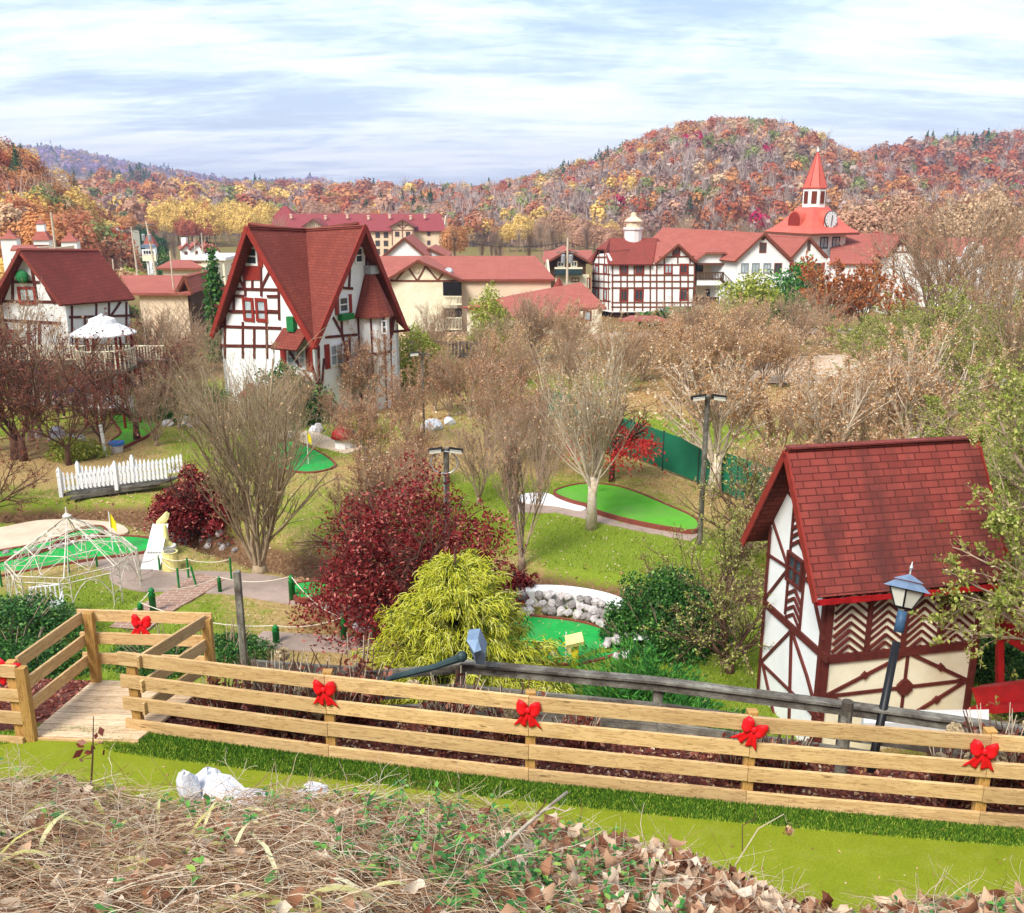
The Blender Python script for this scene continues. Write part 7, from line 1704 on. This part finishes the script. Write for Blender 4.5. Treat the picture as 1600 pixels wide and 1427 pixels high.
# maroon maple: layered drooping fans
def maple(name,label,px,fy,w,h,nl,seed,lsize=.06,mat='maple',Y=None,trunkh=.5,low=.12):
    R_=np.random.default_rng(seed); p=foot(px,fy) if Y is None else at_foot(px,Y); t_=thing(name,label,'tree',p)
    st=7; a=np.arange(st)*6.283/st+R_.random(st); th=R_.uniform(.3,.95,st)
    P1,R1=strands(R_,np.stack([np.cos(a)*.05,np.sin(a)*.05,np.full(st,trunkh)],-1),np.stack([np.cos(a)*np.sin(th),np.sin(a)*np.sin(th),np.cos(th)],-1),np.full(st,h*.8),np.full(st,.07),7,.12,(0,0,.0),.3)
    P2,R2=children(R_,P1,R1,90,.15,1,.9,.55,.6,5,.15,(0,0,-.02)); P3,R3=children(R_,P2,R2,500,.2,1,1.,.6,.6,4,.2,(0,0,-.05))
    MB().tube([p+(0,0,-.2),p+(.03,0,trunkh*.6),p+(0,.02,trunkh+.1)],[.13,.09,.08],8).build('trunk',M['barkred'],t_,smooth=True)
    from_np('limbs',*merge_np([tubes(P1,R1,5),tubes(P2,R2,4),tubes(P3,np.maximum(R3,.005),3)]),M['barkred'],t_)
    # leaf fans : clusters
    nc=int(nl/55); d=nrm(R_.normal(size=(nc,3))); d[:,2]=np.where(d[:,2]<-.1,-d[:,2],d[:,2]); rr=(.35+.7*R_.random(nc)**.6)*(1+.24*np.sin(d[:,0]*6+seed)*np.cos(d[:,2]*5+seed))
    c=np.stack([d[:,0]*rr*w/2,d[:,1]*rr*w/2*.85,low*h+d[:,2]*rr*h*(1-low)],-1)
    ci=np.repeat(np.arange(nc),55); sp=w*.055; o_=R_.normal(size=(len(ci),3))*np.array([sp,sp,sp*.35]); 
    q=c[ci]+o_; q[:,2]-=.9*(o_[:,0]**2+o_[:,1]**2)/sp*.6
    V,F=cards(R_,q,np.full(len(q),lsize),.45,.9); from_np('foliage',V,F,LM[mat],t_)
    return t_
maple('maroon_maple','large dark maroon maple behind the golden cypress',640,975,4.9,3.8,36000,7,.052)
maple('maroon_maple','small dark maroon maple at the right end of the picket bridge',308,838,3.0,2.1,13000,8,.06,trunkh=.6,low=.3)
maple('scarlet_maple','small scarlet maple with pale stems at the start of the windscreen fence',955,752,3.6,2.5,3600,9,.07,'scarlet',trunkh=1.0,low=.55)
maple('maroon_shrub','low maroon bush at the foot of the far right of the big maroon maple',800,940,1.4,.9,6000,10,.05,trunkh=.1,low=.05)
# golden thread cypress
def cypress(label,px,Y,w,h,n,seed):
    R_=np.random.default_rng(seed); p=at_foot(px,Y); t_=thing('golden_cypress',label,'shrub',p)
    MB().tube([p+(0,0,-.2),p+(0,0,h*.9)],[.09,.02],7).build('trunk',M['barkred'],t_)
    # boughs
    m=260; z=h*R_.random(m)**1.15*.96; a=R_.random(m)*6.28; R0=(w/2)*(1-(z/h))**.62*(.72+.4*R_.random(m)); 
    b=np.stack([np.zeros(m),np.zeros(m),z*.86],-1); P,r=strands(R_,b,np.stack([np.cos(a),np.sin(a),np.full(m,.55)],-1),R0*1.12,np.full(m,.018),6,.10,(0,0,-.12))
    from_np('boughs',*tubes(P,r,4),M['barkred'],t_)
    def sprays(n,tmin,L0,mat,nm,rad,droop=-.30):
        c,T=along(R_,P,n,tmin,1.,.06); d=T*.7+R_.normal(size=(n,3))*.45; d[:,2]-=.1
        P4,r4=strands(R_,c,d,R_.uniform(.5,1.1,n)*L0,np.full(n,rad),4,.18,(0,0,droop),.5)
        from_np(nm,*tubes(P4,r4,3),LM[mat],t_)
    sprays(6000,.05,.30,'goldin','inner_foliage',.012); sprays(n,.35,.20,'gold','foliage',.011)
    return t_
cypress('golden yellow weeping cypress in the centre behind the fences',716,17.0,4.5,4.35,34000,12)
# junipers and evergreen
def juniper(label,px,Y,w,h,n,seed):
    R_=np.random.default_rng(seed); p=at_foot(px,Y); t_=thing('juniper',label,'shrub',p); m=34; a=R_.random(m)*6.28; e=R_.uniform(.15,.9,m)
    P,r=strands(R_,np.zeros((m,3))+np.array([0,0,.1]),np.stack([np.cos(a),np.sin(a),e*h/w*1.6],-1),w/2*R_.uniform(.8,1.25,m),np.full(m,.02),7,.06,(0,0,-.03)); from_np('branches',*tubes(P,r,4),M['barkgrey'],t_)
    P2,r2=children(R_,P,r,n//12,.25,1,.7,.28,.4,4,.08,(0,0,.08)); P2[:,:,2]=np.maximum(P2[:,:,2],0)
    q,dd=blob_pts(R_,n,w/2,w/2*.8,h*.85,.45); k=np.sin(np.arctan2(dd[:,1],dd[:,0])*9+seed)*.5+.5; q*=(.72+.38*k)[:,None]
    ax=nrm(dd*np.array([1,1,.3])+np.array([0,0,.45])+R_.normal(size=dd.shape)*.35); V,F=cards(R_,q,np.full(n,.075),.20,.6,ax); from_np('foliage',V,F,LM['juniper'],t_); return t_
juniper('bright green spreading juniper nearest the yellow post',1000,16.6,2.8,2.3,16000,21)
juniper('bright green spreading juniper in the middle of the bank behind the old fence',1075,15.6,2.5,1.7,14000,22)
juniper('low green juniper at the left foot of the timbered house',1140,15.0,1.8,1.3,9000,23)
bush('evergreen_bush','dense dark evergreen bush behind the junipers','bush',1050,1010,2.6,1.9,16000,'green',.04,31)
bush('evergreen_bush','dark evergreen bush at the right end of the white kerb','bush',985,1000,1.3,1.0,6000,'green',.04,32)
bush('evergreen_bush','dark glossy bush between the timbered house and the red bridge','bush',1560,1060,1.6,1.0,6000,'green',.04,33)
bush('evergreen_bush','dark green bush at the right edge behind the fence','bush',1610,1120,1.1,1.3,5000,'green',.04,34)
bush('juniper_bush','dark spreading evergreen in front of the wire gazebo at the left','bush',15,1000,3.2,1.0,12000,'green',.04,35,flat=1.2)
bush('juniper_bush','dark evergreen bush at the left edge under the deck railing','bush',25,1060,2.6,.8,9000,'green',.04,36)
bush('ground_shrub','low dark leafy shrub between deck and tall grey post','bush',345,1030,2.2,.45,8000,'green',.03,37)
bush('ground_shrub','low dark leafy shrub behind the deck','bush',250,1035,2.4,.4,8000,'green',.03,38)
bush('ground_shrub','low olive shrub behind the picket bridge','bush',118,715,2.2,.8,5000,'shrubY',.05,39)
bush('yew_bush','dark olive bush under the A frame house left wall','bush',300,650,4.0,1.6,7000,'green',.07,40)
bush('yew_bush','dark green bush at the right corner of the A frame house','bush',655,600,3.6,3.0,7000,'shrubY',.07,41)
bush('yew_bush','dark bush below the corner of the A frame house','bush',455,660,3.4,2.6,8000,'green',.07,42)
bush('yew_bush','green bush rising above the twigs in front of the motel','bush',768,0,3.0,4.2,5000,'shrubY',.09,43,Y=62)
# shrubs before the inn
for i,(px,w,h,mat,lab,ht) in enumerate(((1030,3.8,1.7,'green','rounded dark green shrub left of the dumpster',0),(1073,2.8,1.8,'green','rounded dark green shrub right of the dumpster',0),(1125,5.5,2.2,'shrubY','yellow green hedge behind the gas tank',0),(1160,4.5,2.2,'shrubY','yellow green hedge left of the blue green tree',0),(1200,5,2.4,'green','dark hedge below the white hall',0),(1175,7.5,5.0,'shrubY','yellow green willow like tree before the white hall',0),(1247,6.6,6.2,'juniper','fresh green tree before the small gabled wing',0))):
    bush('shrub' if i<5 else 'garden_tree',lab,'shrub' if i<5 else 'tree',px,0,w,h,5000 if i<5 else 7000,mat,.13 if i<5 else .16,50+i,Y=(96 if i<5 else 92+i))
for i,(px,Y,w,h,mat,lab) in enumerate(((346,60,1.5,6.4,'green','narrow columnar dark conifer left of the A frame roof'),(196,112,2.4,1.5,'green','round clipped shrub in the parking lot'),(262,150,4.4,5.5,'green','dark rounded evergreen right of the pylon sign'),(225,175,9,3.6,'green','dark evergreen clump behind the pylon sign left side'),(208,185,8,4.,'green','dark evergreen clump right of the long motel'))):
    bush('conifer' if i==0 else 'evergreen',lab,'tree',px,0,w,h,5000,mat,.12,70+i,Y=Y)
for i in range(16): bush('scrub',"tan scrub bush on the bank below the long motel",'bush',150+i*6,0,7,2.6,1600,'tan' if i%3 else 'shrubY',.22,90+i,'scrub on the bank below the long motel',Y=150+(i%4)*9) if i<12 else None
# dried hydrangeas and stalks behind the new fence
def stalks(px,Y,n,h,w,heads,label,seed,leafy=900):
    R_=np.random.default_rng(seed); p=at_foot(px,Y); t_=thing('dried_hydrangea',label,'plant',p); a=R_.random(n)*6.28; rr=w*.12*R_.random(n)
    P,r=strands(R_,np.stack([np.cos(a)*rr,np.sin(a)*rr,np.full(n,-.05)],-1),np.stack([np.cos(a)*.32,np.sin(a)*.32,np.ones(n)],-1),h*R_.uniform(.6,1.1,n),np.full(n,.009),5,.05,(0,0,0),.6)
    h_=n//2; from_np('stems',*tubes(P[:h_],r[:h_],4),M['twigpale'],t_); from_np('dark_stems',*tubes(P[h_:],r[h_:]*1.3,4),M['barkred'],t_)
    c,_=along(R_,P,leafy,.1,.8,.05); from_np('dead_leaves',*cards(R_,c,np.full(leafy,.045),.5),LM['redbrown'],t_)
    for k in range(heads):
        c=P[(k*3)%n,-1]; d=nrm(R_.normal(size=(260,3)))*.085; V,F=cards(R_,c+d,np.full(260,.022),.8); from_np('flower_head',V,F,LM['pale'],t_)
for i,(px,Y,n,h,w,hd_,lab) in enumerate(((440,11.3,90,1.15,1.5,2,'dried hydrangea stalks with pale heads behind the fence near the tall grey post'),(350,11.35,60,.9,1.3,0,'dried stalks just right of the deck railing'),(510,11.25,80,1.1,1.2,2,'dried hydrangea stalks behind the first red bow'),(560,11.5,24,1.35,.6,0,'two tall dark dried spikes left of the fallen lamp'),(700,11.1,80,.95,1.4,1,'dried stalks under the fallen lamp'),(800,10.9,70,.95,1.2,2,'dried stalks with curled heads behind the bow under the cypress'),(900,10.8,36,.8,1.2,0,'thin dried stalks in the middle of the fence'),(1150,10.3,60,.75,1.1,0,'pale dried stalks left of the tilted bow'),(1225,10.2,80,.8,1.2,0,'pale dried stalks right of the tilted bow'),(1480,9.85,60,.85,1.0,3,'dried hydrangea with round heads left of the last bow'),(1545,9.9,60,1.25,.8,2,'dried hydrangea with one big round head above the last bow'),(1590,9.8,70,1.15,1.0,3,'dried hydrangea at the right picture edge'))):
    stalks(px,Y,n,h,w,hd_,lab,300+i)
# leaf carpet under the trees and tufts on the lawns
def scatter(n,x0,x1,y0,y1,size,mat,label,seed,keep=None,name='fallen_leaves'):
    R_=np.random.default_rng(seed); x=R_.uniform(x0,x1,n); y=R_.uniform(y0,y1,n)
    if keep is not None: k=keep(x,y); x,y=x[k],y[k]
    c=np.stack([x,y,g(x,y)+.02],-1); V,F=cards(R_,c,np.full(len(x),size),.6,2.2); o=from_np(name,V,F,mat); tag(o,label,'leaves'); o['kind']='stuff'
scatter(9000,-16,14,19,46,.035,LM['pale'],'pale fallen leaves flecked over the lawns',5)
scatter(40000,-11,9,9.6,15,.035,LM['redbrown'],'red brown leaf mulch behind the new fence',6,lambda x,y:(y>fence_y(x)+.15)&(y<fence_y(x)+3.6))
scatter(9000,-6,9,9.6,15,.03,LM['tan'],'tan leaf litter behind the new fence',7,lambda x,y:(y>fence_y(x)+.15)&(y<fence_y(x)+4.2))
scatter(30000,-25,30,15,60,.06,LM['brown'],'brown leaf litter along the creek and under the trees',8,lambda x,y:(polyd(CREEK,x,y)<1.5)|(x>10)|((y>46)))
scatter(30000,-14,32,44,90,.10,LM['tan'],'tan leaf litter on the far garden ground',18)
def grasstuft(n,seed,keep,h,label,mat,x0,x1,y0,y1):
    def ins(R_,m):
        x=R_.uniform(x0,x1,m); y=y0+(y1-y0)*R_.random(m)**1.4; k=keep(x,y); return np.stack([x[k],y[k]],-1)
    V,F=blades(n,ins,0,h,.03,seed,g); o=from_np('lawn_grass',V,F,mat); tag(o,label,'grass'); o['kind']='stuff'
gm_=leafmat('lawn_blade',[(0,(.12,.21,.015)),(.5,(.25,.35,.03)),(1,(.46,.48,.10))],.8,.3); gd_=leafmat('dry_lawn_blade',[(0,(.30,.22,.07)),(.6,(.50,.38,.14)),(1,(.62,.50,.24))],.8,.3)
allS=[np.array([s_[:2] for s_ in S_]) for S_ in (S1,S2,S5)]
def notgreen(x,y):
    k=np.ones(len(x),bool)
    for g0_ in COL.objects:
        pass
    for lo,hi in GB: k&=~((x>lo[0])&(x<hi[0])&(y>lo[1])&(y<hi[1]))
    return k
GB=[]
for o_ in COL.objects:
    if o_.parent is not None and o_.name.startswith('carpet') or o_.name.split('.')[0] in ('concrete_path','path','brick_path','sand_patch'):
        off=root_loc(o_.parent) if o_.parent else 0; vv=np.array([v.co[:] for v in o_.data.vertices])+off
        x0_,x1_=vv[:,0].min(),vv[:,0].max(); nb_=14
        for k in range(nb_):
            a=x0_+(x1_-x0_)*k/nb_; b=x0_+(x1_-x0_)*(k+1)/nb_; m_=(vv[:,0]>=a-.25)&(vv[:,0]<=b+.25)
            if m_.any(): GB.append(((a,vv[m_,1].min()-.05),(b,vv[m_,1].max()+.05)))
drym=lambda x,y: np.clip(.38+.16*(x<-3)+.9*vnoise(x,y,.33,3)+.35*(x>0)*(y>28)-.25*((x>1)&(x<7)&(y<29)&(y>21)),0,1)
grasstuft(42000,71,lambda x,y:(drym(x,y)<.45)&notgreen(x,y)&(polyd(CREEK,x,y)>1.1)&(y>fence_y(x)+5),.07,'short green grass on the garden lawns',gm_,-17,13,16,44)
grasstuft(30000,72,lambda x,y:(drym(x,y)>=.40)&notgreen(x,y)&(polyd(CREEK,x,y)>.9)&(y>fence_y(x)+5),.07,'dry tan grass on the garden lawns',gd_,-17,13,16,46)
# ---------------------------------------------------------------- the weedy bank in the foreground
R_=np.random.default_rng(77)
LB=dict(straw=leafmat('dry_straw',[(0,(.24,.10,.05)),(.3,(.50,.28,.15)),(.6,(.76,.55,.34)),(1,(.93,.84,.66))],.7,.3),
 dead=leafmat('crumpled_dead_leaf',[(0,(.16,.05,.025)),(.4,(.42,.20,.11)),(.7,(.66,.44,.28)),(1,(.92,.78,.60))],.65,.3),
 weed=leafmat('weed_leaf',[(0,(.03,.14,.03)),(.5,(.08,.27,.06)),(.85,(.18,.40,.07)),(1,(.38,.50,.10))],.45,.3),
 blade=leafmat('pale_strap_leaf',[(0,(.42,.44,.08)),(.5,(.68,.64,.22)),(1,(.86,.82,.55))],.5,.4))
def bankpts(n,y0=2.0,y1=5.1,x0=-3.4,x1=3.4,p=1.,seed=None):
    r=R_ if seed is None else np.random.default_rng(seed); x=r.uniform(x0,x1,n); y=y0+(y1-y0)*r.random(n)**p; return x,y
def up_n(x,y): 
    e=.05; return nrm(np.stack([-(g(x+e,y)-g(x-e,y))/(2*e),-(g(x,y+e)-g(x,y-e))/(2*e),np.ones(len(x))],-1))
crestrag=lambda x:.0
def stuff(o,label,cat): tag(o,label,cat); o['kind']='stuff'; return o
# straw strands lying criss cross
n=30000; x,y=bankpts(n,1.9,4.9); nn_=up_n(x,y); c=np.stack([x,y,g(x,y)+.005+.09*R_.random(n)**2],-1)
d=R_.normal(size=(n,3)); d-=nn_*(d*nn_).sum(-1,keepdims=True); d=nrm(d)+nn_*R_.uniform(-.12,.38,n)[:,None]; d[:,0]*=1.3
P,r=strands(R_,c,d,R_.uniform(.08,.40,n),R_.uniform(.0007,.0021,n),6,.16,(0,0,-.07),.5)
P[...,2]=np.maximum(P[...,2],g(P[...,0],P[...,1])+.003)
stuff(from_np('dry_straw',*tubes(P,r,3),LB['straw']),'tangled dry straw and dead stems over the near bank','straw')
# taller dead stems at the crest
n=620; x,y=bankpts(n,2.6,4.7); c=np.stack([x,y,g(x,y)],-1); d=R_.normal(size=(n,3))*.6+np.array([0,0,1.]); P,r=strands(R_,c,d,R_.uniform(.08,.34,n),R_.uniform(.0014,.0032,n),7,.22,(0,0,-.02),.4)
P2,r2=children(R_,P,r,1400,.3,1,.9,.5,.7,4,.2,(0,0,-.02))
stuff(from_np('dead_stems',*merge_np([tubes(P,r,4),tubes(P2,np.maximum(r2,.001),3)]),M['twigpale']),'thin dead stems standing along the crest of the near bank','stems')
# crumpled dead leaves as small curved sheets
def curled(n,x,y,size,seed,lift=.05,name='dead_leaves',label='',mat='dead',up=1.2):
    r=np.random.default_rng(seed); nm=up_n(x,y)*up+r.normal(size=(n,3)); nm=nrm(nm); t1=nrm(np.cross(nm,r.normal(size=(n,3)))); t2=np.cross(nm,t1)
    c=np.stack([x,y,g(x,y)+.01+lift*r.random(n)],-1); s=size*(.55+.9*r.random(n)); cu=r.uniform(-2.2,3.4,n); tw=r.uniform(-1.6,1.6,n)
    U=np.array([-1,-.45,.2,.75,1.15]); Wd=np.array([.12,.62,.66,.34,.02]); rows=[]
    for i,u in enumerate(U):
        for v in (-1,0,1):
            a=t1*(u*s)[:,None]; b=t2*(v*Wd[i]*s)[:,None]; h=nm*((cu*.35*(u*u)+ .35*abs(v)*Wd[i]*np.abs(cu)*.9+tw*u*v*.3)*s)[:,None]; jr=r.normal(size=(n,3))*(s*.10)[:,None]
            rows.append(c+a+b+h+jr)
    V=np.stack(rows,1).reshape(-1,3); q=[]
    for i in range(4):
        for j in range(2): q.append((i*3+j,i*3+j+1,i*3+j+4,i*3+j+3))
    F=(np.arange(n)[:,None,None]*15+np.array(q)[None]).reshape(-1,4)
    return stuff(from_np(name,V,F,LB[mat],smooth=True),label,'leaves')
n=2300; x,y=bankpts(n,1.9,4.75); curled(n,x,y,.024,81,.06,label='small crumpled dead leaves all over the near bank')
n=2600; x=np.clip(R_.normal(.95,.42,n),-.3,2.2); y=R_.uniform(2.0,4.5,n); curled(n,x,y,.031,82,.12,label='heap of large crumpled brown leaves right of centre on the bank')
n=420; x,y=bankpts(n,3.3,4.5,1.6,3.2); curled(n,x,y,.04,83,.1,label='crumpled brown leaves at the right end of the bank')
# green weeds : leafy sprigs
def weeds(n,x0,x1,y0,y1,seed,size,label,k=7,h=.14):
    r=np.random.default_rng(seed); x=r.uniform(x0,x1,n); y=r.uniform(y0,y1,n); c=np.stack([x,y,g(x,y)],-1)
    P,rad=strands(r,c,r.normal(size=(n,3))*.5+np.array([0,0,1]),r.uniform(.5,1.2,n)*h,np.full(n,.0018),5,.15,(0,0,0)); 
    m=n*k; idx=np.repeat(np.arange(n),k); t=r.uniform(.3,1,m)*4; a=np.minimum(t.astype(int),3); f=(t-a)[:,None]; q=P[idx,a]*(1-f)+P[idx,a+1]*f
    ang=r.random(m)*6.28; ax=nrm(np.stack([np.cos(ang),np.sin(ang),r.uniform(-.1,.6,m)],-1)); s=size*(.6+.8*r.random(m)); up=np.array([0,0,1.]); sd_=nrm(np.cross(ax,up)); nu=np.cross(sd_,ax)
    pts=[(0,0,0),(.35,.26,.05),(.75,.28,.02),(1.15,0,-.12),(.75,-.28,.02),(.35,-.26,.05)]
    V=np.stack([q+(ax*a_+sd_*b_+nu*c_)*s[:,None] for a_,b_,c_ in pts],1).reshape(-1,3); b=np.arange(m)[:,None]*6; F=np.concatenate([b+np.array([[0,1,2,3]]),b+np.array([[0,3,4,5]])]).reshape(-1,4)
    stuff(from_np('weeds',V,F,LB['weed'],smooth=False),label,'weeds'); 
    stuff(from_np('weed_stems',*tubes(P,rad,3),M['darkwood']),'thin stems under the '+label,'stems')
weeds(260,-.65,.65,2.7,4.45,91,.024,'green leafy weeds in the middle of the near bank',8,.17)
weeds(60,-.25,.35,2.2,3.1,96,.036,'broad green leaves at the bottom centre of the bank',6,.14)
weeds(70,-2.5,-.8,2.1,4.2,92,.028,'small green weeds at the left of the near bank')
weeds(60,-1.2,2.4,3.6,4.5,93,.03,'small green weeds along the crest of the bank',6,.12)
weeds(50,1.3,2.6,3.5,4.3,94,.03,'sparse green weeds at the right of the bank',5)
# pale strap leaves
def straps(n,x0,x1,y0,y1,seed,L,w,label):
    r=np.random.default_rng(seed); x=r.uniform(x0,x1,n); y=r.uniform(y0,y1,n); c=np.stack([x,y,g(x,y)],-1); a=r.random(n)*6.28
    P,_=strands(r,c,np.stack([np.cos(a),np.sin(a)*.6,r.uniform(.6,1.6,n)],-1),L*r.uniform(.6,1.2,n),np.ones(n),9,.05,(0,0,-.24)); P[...,2]=np.maximum(P[...,2],g(P[...,0],P[...,1])+.01)
    T=nrm(np.gradient(P,axis=1)); sd_=nrm(np.cross(T,np.array([0,0,1.]))); ww=w*np.sin(np.linspace(.5,math.pi-.02,9))[None,:,None]*r.uniform(.6,1.2,n)[:,None,None]
    V=np.stack([P-sd_*ww,P+np.cross(sd_,T)*-ww*.3,P+sd_*ww],2).reshape(-1,3); i=np.arange(n)[:,None,None]*27+np.arange(8)[None,:,None]*3+np.arange(2)[None,None]; F=np.stack([i,i+1,i+4,i+3],-1).reshape(-1,4)
    return stuff(from_np('strap_leaves',V,F,LB['blade'],smooth=True),label,'leaves')
straps(64,-2.1,-.9,2.7,3.6,95,.22,.010,'pale yellow green strap leaves at the left of the bank')
straps(16,-.75,-.35,2.3,2.6,97,.32,.011,'long pale arching blades at the bottom centre left')
# dead branch
def bp(px,py,dy,lift=0): p=atY(px,py,dy); return p
t_=thing('dead_branch','forked grey brown dead branch leaning up to the right over the bank',"branch",atY(700,1400,2.75))
MB().tube([atY(660,1440,2.7),atY(715,1385,2.85),atY(775,1335,3.1),atY(815,1296,3.35),atY(848,1268,3.55),atY(886,1238,3.75)],[.010,.010,.009,.008,.0075,.007],7).build('stem',M['twigpale'],t_,smooth=True)
MB().tube([atY(733,1378,2.9),atY(712,1340,3.0),atY(690,1300,3.2)],[.007,.005,.003],6).build('side_branch',M['barkred'],t_)
MB().tube([atY(775,1335,3.1),atY(740,1348,3.),atY(700,1372,2.95)],[.006,.004,.002],6).build('side_branch',M['twigpale'],t_)
MB().tube([atY(848,1268,3.55),atY(865,1262,3.6),atY(884,1268,3.6),atY(893,1262,3.6)],[.005,.004,.003,.002],6).build('side_branch',M['twigpale'],t_)
MB().tube([atY(838,1272,3.5),atY(850,1258,3.5),atY(853,1247,3.5)],[.004,.003,.002],6).build('side_branch',M['barkred'],t_)
MB().tube([atY(810,1300,3.3),atY(830,1335,3.3),atY(845,1350,3.3)],[.004,.003,.002],6).build('side_branch',M['twigpale'],t_)
# sapling with red leaves
t_=thing('red_leaved_sapling','thin dark sapling with a few dull red leaves in front of the putting strip','sapling',(*atY(140,1262,4.1)[:2],gz(*atY(140,1262,4.1)[:2])))
MB().tube([atY(137,1285,4.1),atY(142,1230,4.1),atY(145,1180,4.1),atY(146,1120,4.1)],[.006,.005,.004,.002],6).build('stem',M['barkred'],t_)
r=np.random.default_rng(5); pts=np.array([atY(a,b,4.1+.05*r.normal()) for a,b in ((125,1165),(128,1172),(122,1178),(132,1182),(127,1188),(138,1176),(157,1160),(163,1165),(158,1143),(150,1150),(144,1172),(162,1176),(128,1160),(147,1168))]); V,F=cards(r,pts-root_loc(t_),np.full(len(pts),.026),.6); from_np('leaves',V,F,LM['redbrown'],t_)
for a,b in (((143,1175),(126,1172)),((144,1165),(160,1161)),((143,1185),(128,1186))): MB().tube([atY(*a,4.1),atY(*b,4.1)],[.002,.0015],4).build('twig',M['barkred'],t_)
# hanging dried seed head
t_=thing('dried_weed','dried weed stem with one hanging brown seed head over the strip','weed',atY(1130,1390,4.1))
MB().tube([atY(1130,1400,4.1),atY(1150,1350,4.1),atY(1185,1295,4.1),atY(1225,1272,4.1),atY(1229,1285,4.1)],[.004,.0035,.003,.002,.002],5).build('stem',M['twigpale'],t_)
c=atY(1233,1298,4.1)+np.random.default_rng(6).normal(size=(60,3))*.011; V,F=cards(np.random.default_rng(6),c-root_loc(t_),np.full(60,.012),.6); from_np('seed_head',V,F,LM['brown'],t_)
MB().tube([atY(1160,1330,4.1),atY(1160,1290,4.1),atY(1180,1280,4.1),atY(1181,1262,4.1)],[.003,.0025,.002,.002],5).build('side_stem',M['barkred'],t_)
# white painted rocks
def wrock(px,py,Y,r,sc,label,seed,mat='rockwhite'):
    g_=random.Random(seed); q=MB(); q.ball((0,0,0),r,9,6,sc,.17,g_); o=q.build('rock',M[mat]); o.location=tuple(atY(px,py,Y)); o.rotation_euler=(g_.uniform(-.3,.3),g_.uniform(-.3,.3),g_.random()*6)
    sb=o.modifiers.new('bev','BEVEL'); sb.width=.012; sb.segments=2; tag(o,label,'rock')
wrock(350,1243,5.4,.15,(1.5,.9,.7),'long low part of the whitewashed rock group by the strip',1)
wrock(324,1224,5.6,.10,(1,.8,1),'rounded whitewashed rock standing up left of the others',2)
wrock(296,1234,5.35,.10,(.7,.7,1.4),'tall whitewashed rock at the left of the group',3)
wrock(385,1250,5.2,.11,(1.5,.8,.5),'flat whitewashed rock at the right of the group',4)
wrock(488,1236,5.3,.07,(1.4,.9,.8),'small whitewashed rock right of centre left on the crest',5)
wrock(95,1228,5.2,.11,(1.1,.8,.55),'dark brown stone at the left edge of the strip',7,'barkred')

# bits blown onto the strip and the greens
r=np.random.default_rng(44); n=420; x=r.uniform(-6,7.5,n); y=r.uniform(6.6,10.6,n); k=(y<fence_y(x)-.1); x,y=x[k],y[k]; c=np.stack([x,y,np.full(len(x),sz+.02)],-1)
V,F=cards(r,c,np.full(len(x),.018),.5,2.5); stuff(from_np('leaf_bits',V,F,LM['brown']),'small dry leaf bits blown onto the putting strip','leaves')
n=500; gx_=[];
for S_ in (S1,S2,S5):
    a=np.array([q_[:2] for q_ in S_]); c0=a.mean(0)
    for i in range(90): t_=r.random()**.5; p_=c0+(a[r.integers(0,len(a))]-c0)*t_*.97; gx_.append((p_[0],p_[1],.125))
c=np.array(gx_); V,F=cards(r,c,np.full(len(c),.03),.5,2.5); stuff(from_np('leaf_bits',V,F,LM['brown']),'small dry leaf bits on the green carpets','leaves')
